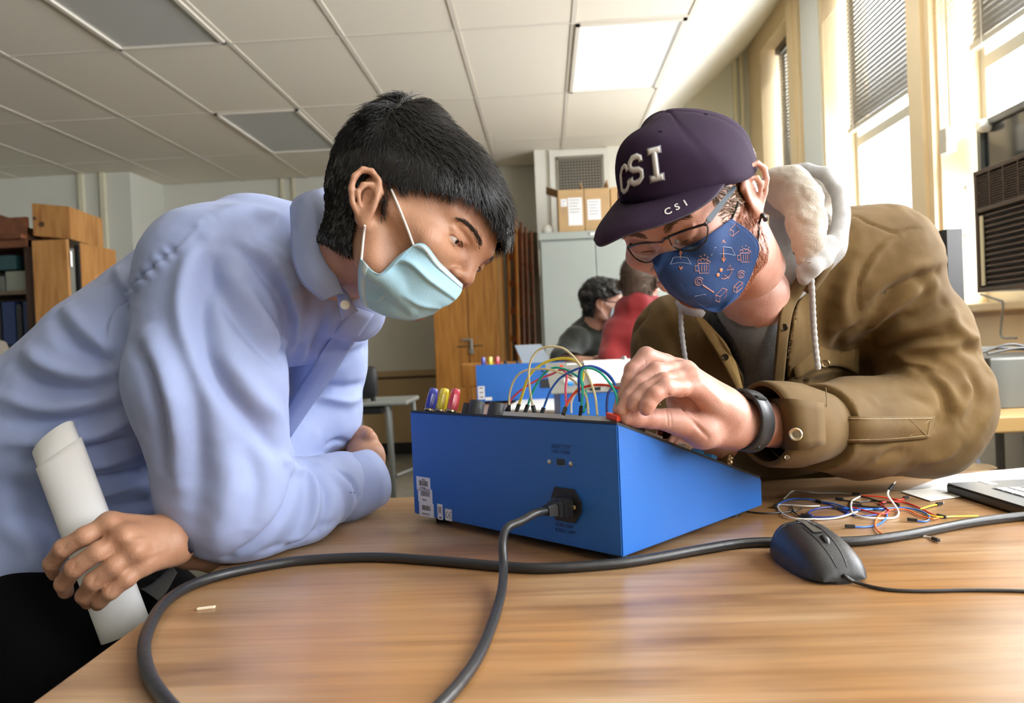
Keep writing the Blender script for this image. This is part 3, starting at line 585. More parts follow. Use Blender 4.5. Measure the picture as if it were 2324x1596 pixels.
sx = lambda px: wpt(px, 700, 5.05)[0]
def item(name, a, b, za, zb, mat, label, cat, group=None, y0=5.04, dep=.22, tilt=0):
    xa, xb = sx(a), sx(b); o = obox(name, (xa, y0, za), (xb, y0+dep, zb), mat, None, .006)
    setp(o, label, cat, group); 
    if tilt: o.rotation_euler = (0, tilt, 0)
    return o
item('storage_bin', -40, 44, 1.66, 1.76, pm('bin_teal', (.02, .07, .08), .5), 'dark teal bin on the top shelf of the bookcase', 'bin')
item('instrument_case', -50, 15, 1.516, 1.62, pm('case_grey', (.12, .13, .11), .5), 'grey instrument case on the bookcase shelf at the frame edge', 'case'); 
item('instrument_case', 18, 70, 1.516, 1.65, pm('case_lgrey', (.22, .23, .19), .5), 'pale grey vented box beside the darker case on the bookcase shelf', 'case')
mb_ = pm('binder_blue', (.012, .03, .11), .5)
for k, (a, b, t) in enumerate(((-40, -14, 0), (-12, 2, 0), (6, 34, .0), (38, 50, 0), (54, 72, 0))):
    item('ring_binder', a, b, 1.147+.005, 1.147+.30-.02*(k % 2), mb_ if k % 2 == 0 else m_bk, ['navy binder cut off by the left frame edge', 'narrow black binder in the bookcase, first from the left edge', 'wide navy binder between two narrow black ones', 'narrow black binder right of the wide navy one', 'navy binder at the right end of the bookcase shelf'][k], 'binder', 'binders on the bookcase shelf', tilt=t*.7)
item('yellow_tub', 20, 36, .726, .86, pm('tub_yellow', (.55, .42, .02), .5), 'small yellow tub on the lower bookcase shelf', 'tub'); item('carton', 38, 72, .726, .97, pm('carton_brown', (.13, .07, .035), .8), 'dark brown carton right of the yellow tub in the bookcase', 'box')
# pine cabinet with its door ajar and the crate on top
def pineprism(name, poly, z0, z1, mat, par=None, **kw): return MB().prism([(x, y, z0) for x, y in poly], (0, 0, z1-z0)).build(name, mat, par, **kw)
xa = wpt(80, 540, 5.0)[0]; xb = wpt(170, 560, 5.0)[0]; xc = wpt(262, 560, 5.45)[0]
pc_ = thing('pine_cabinet', 'tall knotty pine cupboard with its door standing open behind the left man', 'cupboard', ((xa+xc)/2, 5.3, 0))
obox('door', (xa+.02, 4.93, .1), (xb-.01, 4.955, 1.83), m_pine, pc_, .004)
MB().box((xb+.02, 5.02, .05), (xc, 5.45, 1.815)).build('carcass', m_pine, pc_)
obox('inside_gap', (xb-.008, 5.0, .05), (xb+.02, 5.4, 1.80), m_bk, pc_)
MB().lathe([(.007, -.05), (.007, .05)], (xb, 4.95, 1.70), (0, 0, 1), 10).build('hinge', m_steel, pc_)
ca, cb_, cc_ = wpt(74, 500, 5.0)[0], wpt(158, 500, 5.0)[0], wpt(232, 500, 5.45)[0]
cr = thing('wooden_crate', 'knotty pine crate on top of the tall pine cupboard', 'crate', ((ca+cb_)/2, 5.2, 1.86))
MB().prism([(ca, 5.0, 1.875), (cb_, 5.0, 1.84), (cc_, 5.45, 1.83), (cc_-.3, 5.5, 1.85)], (0, 0, .215)).build('crate_body', m_pine, cr)
for (px, py, yy, r) in ((95, 509, 4.995, .018), (78, 496, 4.995, .012)): q = wpt(px, py, yy); MB().lathe([(r, 0), (r, .003)], q, (0, -1, 0), 16).build('knot', m_knot, cr)
q = wpt(185, 527, 5.165); nn = np.array([.45, -(cc_-cb_), 0]); nn /= np.linalg.norm(nn); pass
# oak double-door cabinet
ox0, ox1, oy = wpt(982, 700, 6.15)[0], wpt(1140, 700, 6.15)[0], 6.15
oc = thing('oak_cabinet', 'tall orange oak double-door cabinet with a metal latch, behind the masked faces', 'cabinet', ((ox0+ox1)/2, 6.4, 0))
om = (ox0+ox1)/2+.0; ztop = 2.04
MB().box((ox0, oy+.02, 0), (ox1, oy+.5, ztop)).build('carcass', m_oak, oc)
for k, (a, b_) in enumerate(((ox0+.005, om-.003), (om+.003, ox1-.03))):
    d = obox('door', (a, oy-.004, .12), (b_, oy+.018, ztop-.02), m_oak, oc, .004)
MB().box((ox1-.028, oy-.002, .0), (ox1, oy+.02, ztop)).build('side_stile', pm('oak_light', (.50, .26, .07), .4), oc)
lt = wpt(1066, 775, oy-.02)
MB().bbox((lt[0]-.06, oy-.03, lt[2]+.005), (lt[0]+.02, oy-.005, lt[2]+.022), .004).bbox((lt[0]+.005, oy-.04, lt[2]-.075), (lt[0]+.025, oy-.02, lt[2]+.02), .004).build('latch_handle', m_steel, oc)
MB().bbox((lt[0]-.10, oy-.018, lt[2]-.04), (lt[0]+.10, oy-.004, lt[2]-.03), .002).build('hasp_bar', pm('hasp', (.35, .22, .12), .35, metal=.8), oc)
MB().bbox((lt[0]-.005, oy-.045, lt[2]-.10), (lt[0]+.03, oy-.02, lt[2]-.065), .004).build('padlock', m_metalg, oc)
# slatted wooden racks leaning in the corner right of the oak cabinet
for k, (pxt, pxb, yy, wd) in enumerate(((1148, 1158, 6.3, .085), (1163, 1172, 6.35, .075), (1174, 1186, 6.45, .07), (1186, 1200, 6.5, .07))):
    t_, b_ = wpt(pxt, 480, yy+.3), wpt(pxb, 900, yy)
    L_ = t_-b_; ln = np.linalg.norm(L_); L_ /= ln; wv = np.array([wd, -.04, 0]); nv = np.cross(L_, wv); nv /= np.linalg.norm(nv)
    b0 = b_+L_*(-(b_[2])/L_[2]); ln = (2.08-.03*k)/L_[2]
    t = thing('slatted_rack', ['stained wooden slatted rack leaning right against the oak cabinet', 'second stained wooden slatted rack from the oak cabinet', 'third stained wooden slatted rack from the oak cabinet', 'stained wooden slatted rack leaning nearest the grey steel cabinet'][k], 'rack', tuple(b0), 0, 'wooden racks leaning beside the oak cabinet')
    for s in (0, .8):
        o_ = b0+wv*s; MB().hexa([o_, o_+wv*.2, o_+wv*.2+nv*.02, o_+nv*.02]+[p+L_*ln for p in (o_, o_+wv*.2, o_+wv*.2+nv*.02, o_+nv*.02)]).build('upright', m_reddish if k else m_oak, t)
    for j in range(9):
        z = .12+j*(ln-.25)/8; o_ = b0+L_*z+wv*.2+nv*.004; MB().hexa([o_, o_+wv*.6, o_+wv*.6+nv*.012, o_+nv*.012]+[p+L_*.05 for p in (o_, o_+wv*.6, o_+wv*.6+nv*.012, o_+nv*.012)]).build('slat', m_reddish, t)
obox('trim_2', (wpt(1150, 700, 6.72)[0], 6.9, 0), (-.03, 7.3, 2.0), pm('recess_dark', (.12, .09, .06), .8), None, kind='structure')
# grey steel cabinet, cartons on top
gx = wpt(1226, 600, 5.6)[0]; gz = 1.80
gc = thing('steel_cabinet', 'wide grey-green steel cabinet behind the two seated students', 'cabinet', (gx+.55, 5.9, 0))
MB().bbox((gx, 5.62, 0), (gx+1.2, 6.15, gz), .006).build('carcass', m_cabg, gc); MB().bbox((gx-.008, 5.59, gz-.045), (gx+1.208, 6.16, gz+.01), .006).build('top_panel', m_cabg, gc)
for a, b_ in ((.01, .40), (.405, .80), (.805, 1.19)): obox('door', (gx+a, 5.6, .06), (gx+b_, 5.62, gz-.055), m_cabg, gc, .003)
lq = wpt(1349, 530, 5.58); obox('name_plate', (lq[0]-.03, 5.582, lq[2]-.010), (lq[0]+.03, 5.59, lq[2]+.008), m_lab, gc)
def carton(p0, p1, ztop, lab, lb, y=5.66, d=.3, flapL=None, flapR=None, labs=()):
    xa_, xb_ = wpt(p0, 470, y)[0], wpt(p1, 470, y)[0]
    t = thing('cardboard_box', lb, 'box', ((xa_+xb_)/2, y+d/2, gz+.011), 0, 'cardboard boxes on the steel cabinet')
    MB().bbox((xa_+.002, y, gz+.0125), (xb_-.002, y+d, ztop), .004).build('carton_body', m_card, t)
    for (a, b_, zb_, zt) in labs: xx0, xx1 = wpt(a, 470, y)[0], wpt(b_, 470, y)[0]; s = obox('shipping_label', (xx0, y-.002, zb_), (xx1, y, zt), m_lab, t); \
        [obox('print_line', (xx0+.01, y-.003, zt-.02-.022*q_), (xx1-.012-.01*(q_ % 3), y-.002, zt-.015-.022*q_), pm('ink_grey', (.25, .25, .26), .7), s) for q_ in range(5)]
    if flapL: MB().hexa([(xa_, y, ztop-.0), (xa_, y+d, ztop), (xa_+.004, y+d, ztop), (xa_+.004, y, ztop), (xa_-.08, y, ztop+flapL), (xa_-.08, y+d, ztop+flapL), (xa_-.076, y+d, ztop+flapL), (xa_-.076, y, ztop+flapL)]).build('flap', m_card, t)
    if flapR: MB().hexa([(xb_-.01, y, ztop), (xb_-.01, y+d, ztop), (xb_-.004, y+d, ztop), (xb_-.004, y, ztop), (xb_-.02, y, ztop+flapR), (xb_-.02, y+d, ztop+flapR), (xb_-.014, y+d, ztop+flapR), (xb_-.014, y, ztop+flapR)]).build('flap', m_card, t)
    return t
zz = lambda py, y=5.66: wpt(1300, py, y)[2]
carton(1266, 1326, zz(430), None, 'left cardboard box with its flap open and a tall white label', flapL=.03, flapR=.05, labs=((1289, 1321, zz(512), zz(449)), (1273, 1287, zz(468), zz(451))))
carton(1326, 1385, zz(430), None, 'middle cardboard box with one centred white label', flapR=.06, labs=((1333, 1363, zz(501), zz(455)),))
carton(1386, 1440, zz(427), None, 'right cardboard box partly hidden behind the purple cap', y=5.7)
q = wpt(1243, 517, 5.7); setp(MB().lathe([(.03, 0), (.044, .02), (.046, .04), (.035, .065), (.012, .078)], (q[0], 5.75, gz+.011), (0, 0, 1), 20).build('white_dome', m_white, None, smooth=True), 'small white dome on the left end of the steel cabinet top', 'dome')
# ---------------------------------------------------------------- second table row
t2 = thing('student_table', 'long wooden table behind, carrying the other two blue boxes', 'table', (0, 3.0, 0))
obox('tabletop', (-.36, 2.15, TZ-.03), (.279, 3.80, TZ), m_wood, t2, .004)
t2b = thing('student_table', 'wooden table behind the capped man, joined to the right of the other', 'table', (.8, 2.7, 0))
obox('tabletop', (.281, 2.15, TZ-.03), (1.10, 3.30, TZ), m_wood, t2b, .004)
for x, y in ((.33, 2.2), (1.05, 2.2), (.33, 3.25), (1.05, 3.25)): MB().tube([(x, y, 0), (x, y, TZ-.03)], .02, 10).build('leg', m_steel, t2b, smooth=True)
for x, y in ((-.3, 2.2), (.22, 2.2), (-.3, 3.74), (.22, 3.74)): MB().tube([(x, y, 0), (x, y, TZ-.03)], .02, 10).build('leg', m_steel, t2, smooth=True)
oq = wpt(1052, 868, 4.4); ch = thing('wooden_chair', 'orange wooden chair back left of the distant blue box', 'chair', (oq[0]+.08, 4.5, 0))
MB().bbox((oq[0]-.02, 4.45, .78), (oq[0]+.4, 4.48, .92), .012).build('backrest', m_oak, ch); MB().bbox((oq[0], 4.1, .43), (oq[0]+.4, 4.48, .46), .01).build('seat', m_oak, ch)
for x, y, z in ((.0, 4.46, .8), (.37, 4.46, .8), (.0, 4.13, .43), (.37, 4.13, .43)): MB().box((oq[0]+x, y-.015, 0), (oq[0]+x+.03, y+.015, z)).build('leg', m_oak, ch)
def trainer_back(px0, px1, y, ang, lb):
    p1_ = ony(px1, 815, y+.0); a0 = ony(px0, 908, y); a0[2] = TZ+.012
    e = np.array([math.cos(ang), math.sin(ang), 0]); n = np.array([-math.sin(ang), math.cos(ang), 0]); W = .40; o = a0+e*W
    t = thing('circuit_trainer', lb, 'electronics', tuple(o-e*.2+n*.15-[0, 0, .012])); m, Q = case(o, e, n, W, .165, .30, .05)
    m.build('case', m_blue, t); zz_ = np.array([0, 0, 1.])
    for u, v in ((.03, .03), (.03, .27), (.37, .03), (.37, .27)): MB().lathe([(.013, -.012), (.012, .001)], Q(u, v, 0)).build('foot', m_bk, t)
    for k, c in enumerate((984, 1009, 1034)): MB().lathe([(.008, 0), (.0095, .01), (.0085, .032), (.006, .040)], Q(W-.035-.032*k, .02, .16), (0, 0, 1), 16, .06, 8).build('binding_post', _mats['post_plastic_%d' % c], t, smooth=True)
    for u in (.265, .21): MB().lathe([(.008, 0), (.007, .024)], Q(u, .04, .155), (0, 0, 1), 16).build('control_knob', m_bk, t)
    def bx(nm, u, z, w_, h_, d_, mt, par=t): c = Q(u, 0, z); M = lambda p: c-e*p[0]+zz_*p[2]-n*p[1]; return MB().bbox((-w_/2, 0, -h_/2), (w_/2, d_, h_/2), .0006, M).build(nm, mt, par)
    bx('power_inlet', .09, .07, .045, .038, .006, m_bk); bx('switch', .10, .125, .012, .008, .002, m_bk)
    for u in (.12, .08): MB().lathe([(.0035, 0), (.002, .002)], Q(u, 0, .125), -n, 10).build('screw', m_steel, t)
    for k in range(3): s = bx('barcode_sticker', W-.02, .02+.02*k, .03, .0185, .0006, m_lab); bx('barcode', W-.02, .021+.02*k, .02, .008, .0009, pm('ink_grey', (.25, .25, .26), .7), s)
    bx('mark_sticker', W-.052, .012, .03, .014, .0006, m_lab); return t
trainer_back(1083, 1330, 3.45, math.radians(5), 'distant blue trainer box seen from behind with coloured terminal posts on top')
# third trainer, turned toward us
o3 = ony(1272, 918, 2.25); e3 = np.array([math.cos(math.radians(3)), math.sin(math.radians(3)), 0]); n3 = np.array([-e3[1], e3[0], 0]); o3[2] = TZ+.012
t3 = thing('circuit_trainer', 'blue trainer box facing the viewer with a long white breadboard panel behind the wires', 'electronics', tuple(o3+e3*.2+n3*.12-[0, 0, .012]))
Q3 = lambda u, v, z: o3+e3*u+n3*v+np.array([0, 0, z]); hf = ony(1300, 893, 2.25)[2]-TZ-.012; W3, D3, H3 = .42, .3, .185
MB().hexa([Q3(0, 0, 0), Q3(W3, 0, 0), Q3(W3, D3, 0), Q3(0, D3, 0), Q3(0, 0, hf), Q3(W3, 0, hf), Q3(W3, D3, H3), Q3(0, D3, H3)]).build('case', m_blue, t3)
sl3 = (H3-hf)/D3; T3 = lambda u, v, h=0: Q3(u, v, hf+sl3*v+h)
def sl(nm, u0, u1, v0, v1, h0, h1, mt, par=t3): return MB().hexa([T3(u0, v0, h0), T3(u1, v0, h0), T3(u1, v1, h0), T3(u0, v1, h0), T3(u0, v0, h1), T3(u1, v0, h1), T3(u1, v1, h1), T3(u0, v1, h1)]).build(nm, mt, par)
sl('control_panel', -.025, W3+.01, -.002, D3+.004, .0, .003, pm('panel_grey', (.26, .26, .24), .4, metal=.3))
for k in range(4): sl('breadboard', .10+.07*k, .10+.07*k+.0685, .05, D3-.012, .003, .011, m_white)
for k, (u, v) in enumerate(((.09, .02), (.15, .02), (.21, .02), (.24, .02))): sl('black_switch', u, u+.03, v-.012, v+.012, .003, .012, m_bk)
for u in (.03, .055): sl('blue_slider', u, u+.015, .06, .08, .003, .010, _mats['switch_blue'])
for v in (.1, .15, .2): sl('socket_block', .03, .05, v, v+.02, .003, .006, m_bk)
sl('white_block', .02, .06, .09, .10, .003, .014, m_white); sl('red_button', .02, .03, .25, .26, .003, .009, pm('wire_redor', WC['redor'], .35)); sl('panel_label', .045, .08, .275, .285, .003, .0035, m_lab)
MB().lathe([(.010, 0), (.010, .012), (.008, .012), (.008, .016)], T3(.235, D3-.012, .004), (0, 0, 1), 16).build('terminal_knob', m_steel, t3, smooth=True)
for u, v in ((.03, .03), (.03, .27), (.39, .03), (.39, .27)): MB().lathe([(.013, -.012), (.012, .001)], Q3(u, v, 0)).build('foot', m_bk, t3)
# spiral notebook
nb = [onz(1142, 930, TZ+.012), onz(1268, 932, TZ+.012), onz(1275, 902, TZ+.02), onz(1185, 900, TZ+.02)]
nt_ = thing('spiral_notebook', 'open white spiral notebook lying behind the wires on the far table', 'notebook', tuple((nb[0]+nb[2])/2*[1, 1, 0]+[0, 0, TZ]))
MB().prism([(*p[:2], TZ+.001) for p in nb], (0, 0, .012)).build('pages', m_lab, nt_)
sp = MB()
for k in range(24): c = nb[0]+(nb[1]-nb[0])*(k+.5)/24; sp.tube([(c[0], c[1]-.006+.010*math.cos(a_), TZ+.009+.009*math.sin(a_)) for a_ in np.linspace(0, 2*math.pi, 9)], .0012, 4)
sp.build('spiral_wire', m_steel, nt_, kind='stuff')
pcb = [onz(1100, 914, TZ+.007), onz(1120, 911, TZ+.007), onz(1150, 911, TZ+.007), onz(1170, 911, TZ+.007)]
setp(MB().tube(spline(pcb, 6), .006, 8).build('black_cable', m_cord, None, smooth=True), 'short black cable lying behind the knobs by the notebook', 'cable')
# laptop of the students
a = ony(1205, 822, 4.05); lt_ = thing('open_laptop', 'pale blue open laptop of the students seen from behind', 'laptop', (a[0]+.05, 4.2, TZ))
TL, TR, BR_, BL_ = ony(1168, 784, 3.85), ony(1228, 781, 3.85), ony(1262, 845, 3.8), ony(1196, 848, 3.8)
MB().prism([TL, TR, BR_, BL_], (0, .012, 0)).build('lid', pm('laptop_silver', (.42, .50, .60), .35, metal=.3), lt_)
MB().prism([BL_*[1, 1, 0]+[0, .0, TZ+.001], BR_*[1, 1, 0]+[0, 0, TZ+.001], BR_*[1, 1, 0]+[.02, .2, TZ+.001], BL_*[1, 1, 0]+[.02, .2, TZ+.001]], (0, 0, .014)).build('base', _mats['laptop_silver'], lt_)
MB().box((-.36, 3.8, 0), (-.3, 3.8, .1)) if 0 else None
# drafting stool
s0 = ony(880, 915, 4.0); sx_, sz_ = s0[0], s0[2]
st = thing('stool', 'grey metal stool with a small black backrest beyond the left man', 'stool', (sx_-.02, 4.1, 0))
MB().bbox((sx_-.16, 3.95, sz_-.012), (sx_+.11, 4.35, sz_+.012), .01).build('seat', pm('seat_grey', (.30, .32, .30), .4), st)
for x, y in ((.0, 3.98), (-.05, 4.28), (-.14, 3.98), (.08, 4.3)): MB().tube([(sx_+x, y, sz_-.01), (sx_+x*1.25+.02, y, 0.0)], .013, 10).build('leg', m_metalg, st, smooth=True)
MB().tube([(sx_-.13, 4.0, .36), (sx_+.03, 4.0, .36), (sx_+.11, 4.3, .36)], .009, 8).build('foot_rail', m_metalg, st)
bk_ = ony(838, 868, 4.0); MB().bbox((bk_[0]-.09, 3.96, bk_[2]-.085), (bk_[0]+.045, 4.03, bk_[2]+.085), .03).build('backrest', m_bk, st, smooth=True)
MB().tube([(bk_[0]+.01, 4.02, bk_[2]-.08), (bk_[0]+.02, 4.03, sz_-.03)], .014, 8).bbox((bk_[0]-.06, 3.98, sz_-.055), (bk_[0]+.07, 4.1, sz_-.015), .01).build('back_bracket', m_bk, st)
# chair sliver at the left frame edge, and the grey stack beyond
c0 = ony(-20, 800, 2.4); lc_ = thing('office_chair', 'grey-brown fabric chair back showing at the left frame edge', 'chair', (c0[0]-.15, 2.5, 0))
MB().bbox((c0[0]-.4, 2.38, .80), (c0[0]+.035, 2.46, 1.12), .04).build('backrest', pm('chair_fabric', (.13, .11, .085), .8), lc_, smooth=True)
MB().bbox((c0[0]-.4, 2.0, .44), (c0[0], 2.45, .52), .03).build('seat', _mats['chair_fabric'], lc_, smooth=True)
MB().tube([(c0[0]-.2, 2.43, .5), (c0[0]-.2, 2.45, .85)], .02, 8).tube([(c0[0]-.2, 2.25, .0), (c0[0]-.2, 2.25, .45)], .03, 8).build('post', m_bk, lc_)
# ---------------------------------------------------------------- right side: monitor, desk, device, air conditioner, wall boxes
mn = thing('monitor', 'black flat monitor seen from the side behind the capped man', 'monitor', (1.38, 2.7, TZ))
TLm, TRm = ony(2112, 527, 2.45), ony(2150, 521, 2.75); zb = .88
mv = TRm-TLm; mv[2] = 0
P = [TLm-mv*2.6, TRm*[1, 1, 0]+[0, 0, TLm[2]]]; mk = np.array([mv[1], -mv[0], 0]); mk /= np.linalg.norm(mk); mk *= -.0
sc0, sc1 = ony(2060, 540, 2.35), ony(2158, 522, 2.6)
def slab(a, b_, z0, z1, th):
    d = (b_-a)*[1, 1, 0]; n = np.array([d[1], -d[0], 0]); n /= np.linalg.norm(n); 
    return [(*a[:2], z0), (*b_[:2], z0), (*(b_-n*th)[:2], z0), (*(a-n*th)[:2], z0), (*a[:2], z1), (*b_[:2], z1), (*(b_-n*th)[:2], z1), (*(a-n*th)[:2], z1)]
sa, sb_ = ony(1985, 560, 2.95), ony(2150, 560, 2.5)
MB().hexa(slab(sa, sb_, .93, sb_[2]+.04 if 0 else 1.335, .05)).build('housing', m_bk, mn)
sd = (sb_-sa)*[1, 1, 0]; MB().hexa(slab(sa+sd*.05+np.array([.002, -.003, 0]), sb_-sd*.06+np.array([.002, -.003, 0]), .95, 1.315, .004)).build('screen', pm('screen_picture', (.05, .12, .2), .3, col2=(.30, .26, .12), vscale=6, emis=((.10, .16, .22), .3)), mn)
MB().tube([(*((sa+sb_)/2)[:2]+np.array([.03, .03]), TZ+.01), (*((sa+sb_)/2)[:2]+np.array([.03, .03]), .98)], .02, 8).lathe([(.10, 0), (.09, .012)], (*((sa+sb_)/2)[:2]+np.array([.03, .03]), TZ+.001)).build('stand', m_bk, mn)
dk = thing('side_desk', 'light wooden desk along the windows carrying the grey device', 'desk', (1.6, 2.7, 0))
obox('desktop', (1.15, 2.3, TZ-.05), (1.95, 3.4, TZ), pm('desk_birch', (.62, .40, .16), .4, var=.12, vscale=6), dk, .006)
for x, y in ((1.2, 2.36), (1.9, 2.36), (1.2, 3.34), (1.9, 3.34)): MB().tube([(x, y, 0), (x, y, TZ-.05)], .018, 8).build('leg', m_metalg, dk)
dv = thing('grey_device', 'dark grey metal instrument box on the desk at the right edge', 'device', (1.62, 2.65, TZ+.001)); d0_ = ony(2262, 790, 2.5)
MB().bbox((1.40, 2.5, TZ+.001), (1.85, 2.85, d0_[2]-.03), .006).build('housing', pm('device_grey', (.10, .105, .10), .45), dv); MB().bbox((1.395, 2.49, TZ+.001), (1.86, 2.5, d0_[2]-.035), .003).build('front_panel', pm('device_panel', (.13, .14, .135), .4), dv)
for k in range(5):
    P = [(1.42, 2.55+.045*k, d0_[2]-.02), (1.52, 2.553+.045*k, d0_[2]-.005+.012*(k == 1)), (1.62, 2.55+.045*k, d0_[2]-.015), (1.78, 2.55+.045*k, d0_[2]-.018)]
    setp(MB().tube(spline(P, 6), .0045, 6).build('desk_cable', m_cord, None, smooth=True), ['black cable nearest the front edge of the grey device', 'black cable arching highest over the grey device', 'black cable in the middle of the five on the grey device', 'black cable second from the back on the grey device', 'black cable furthest back on the grey device'][k], 'cable', 'cables on the grey device')
for k in range(8):
    x_ = 1.37+.052*k; P = [(x_-.012, 2.26, TZ-.055), (x_-.014, 2.25, .6), (x_-.010, 2.22, .40), (x_+.004, 2.20, .25-.03*(k % 3)), (x_+.012, 2.22, .4), (x_+.014, 2.26, .70)]
    setp(MB().tube(spline(P, 6), .005 if k != 3 else .006, 6).build('hanging_cable', pm('cable_grey', (.13, .16, .18), .5) if k == 3 else m_cord, None, smooth=True), ['leftmost', 'second from left', 'third from left', '', 'fifth from left', 'sixth from left', 'seventh from left', 'rightmost'][k]+' black cable of the loops hanging below the desk' if k != 3 else 'grey-blue cable among the black loops hanging below the desk', 'cable', 'cables hanging below the desk' )
ac = thing('air_conditioner', 'brown louvred window air conditioner at the right edge', 'air conditioner', (2.0, 3.2, 1.16)); ax0, ay1, az0, az1 = 1.93, 3.52, 1.165, 1.70
MB().box((ax0+.02, 2.8, az0), (2.2, ay1, az1)).build('housing', pm('ac_dark', (.035, .028, .022), .5), ac)
m_acb = pm('ac_brown', (.085, .055, .038), .45)
MB().bbox((ax0-.005, 2.8, az0), (ax0+.02, 2.83, az1), .003).bbox((ax0-.005, ay1-.02, az0), (ax0+.02, ay1, az1), .003).bbox((ax0-.005, 2.8, az0), (ax0+.02, ay1, az0+.02), .003).bbox((ax0-.005, 2.8, az1-.02), (ax0+.02, ay1, az1), .003).bbox((ax0-.005, 2.8, az1-.185), (ax0+.02, ay1, az1-.165), .003).build('front_frame', m_acb, ac)
for k in range(13): z = az0+.035+k*.0245; MB().hexa([(ax0, 2.83, z), (ax0+.02, 2.83, z+.012), (ax0+.02, ay1-.07, z+.012), (ax0, ay1-.07, z), (ax0, 2.83, z+.005), (ax0+.02, 2.83, z+.017), (ax0+.02, ay1-.07, z+.017), (ax0, ay1-.07, z+.005)]).build('louvre', m_acb, ac)
for k in range(13): z = az1-.16+k*.0105; MB().box((ax0, 2.83, z), (ax0+.012, ay1-.02, z+.004)).build('grille_bar', m_acb, ac)
for k in range(6): y = 2.9+k*.1; MB().box((ax0-.003, y, az1-.165), (ax0+.01, y+.006, az1-.02)).build('grille_upright', m_acb, ac)
obox('light_strip', (ax0, ay1-.05, az0+.03), (ax0+.006, ay1-.03, az1-.20), pm('strip_cream', (.75, .68, .45), .4), ac)
MB().box((2.15, 2.75, az1+.01), (2.2, 3.9-.02, az1+.03)).box((2.14, 2.72, az1+.01), (2.19, 2.76, 2.0)).box((2.14, 3.84, az1+.01), (2.19, 3.87, 1.99)).box((2.14, 2.72, 1.97), (2.19, 3.87, 2.0)).build('support_frame', pm('ac_frame_grey', (.09, .10, .10), .5), ac)
obox('dark_pane', (2.16, 2.76, az1+.03), (2.18, 3.84, 1.97), pm('pane_dark', (.015, .02, .025), .15), ac)
bx_ = onx(2148, 320, WX-.03); wbx = thing('wall_box', 'small cream switch box on the pier between the windows', 'box', tuple(bx_))
MB().bbox((WX-.05, bx_[1]-.035, bx_[2]-.06), (WX-.0, bx_[1]+.035, bx_[2]+.06), .004).build('box_body', pm('box_cream', (.62, .58, .48), .5), wbx)
MB().box((WX-.012, bx_[1]-.01, bx_[2]+.06), (WX-.001, bx_[1]+.01, 3.6)).build('conduit', m_cream, wbx)
by_ = onx(2178, 305, WX+.1); setp(MB().lathe([(.03, 0), (.032, .03), (.02, .06)], (2.16, 3.80, by_[2]), (-1, -.2, 0), 16).build('wall_socket', m_white, None, smooth=True), 'round white fitting in the window reveal beside the switch box', 'fitting')
setp(MB().tube(spline([onx(2196, 330, 2.15), onx(2190, 400, 2.12), onx(2198, 480, 2.1), onx(2186, 560, 2.1)], 5), .004, 6).build('window_cable', m_metalg, None), 'thin grey cable hanging down the window reveal', 'cable')
setp(MB().tube(spline([onx(2225, 668, 1.91), onx(2262, 680, 1.90), onx(2276, 690, 1.90), onx(2272, 740, 1.90), (1.90, 3.3, .97), (1.90, 3.2, .965)], 6), .005, 6).build('conditioner_lead', m_metalg, None, smooth=True), 'grey lead hanging from the air conditioner over the sill', 'cable')
MB().box((WX-.02, -4, .80), (WX-.0, 7.3, 1.06)).build('dado_panel', m_cream, wr); MB().box((WX-.012, -4, 0), (WX-.0, 7.3, .795)).build('dado_lower', pm('dado_grey', (.62, .58, .5), .5), wr)
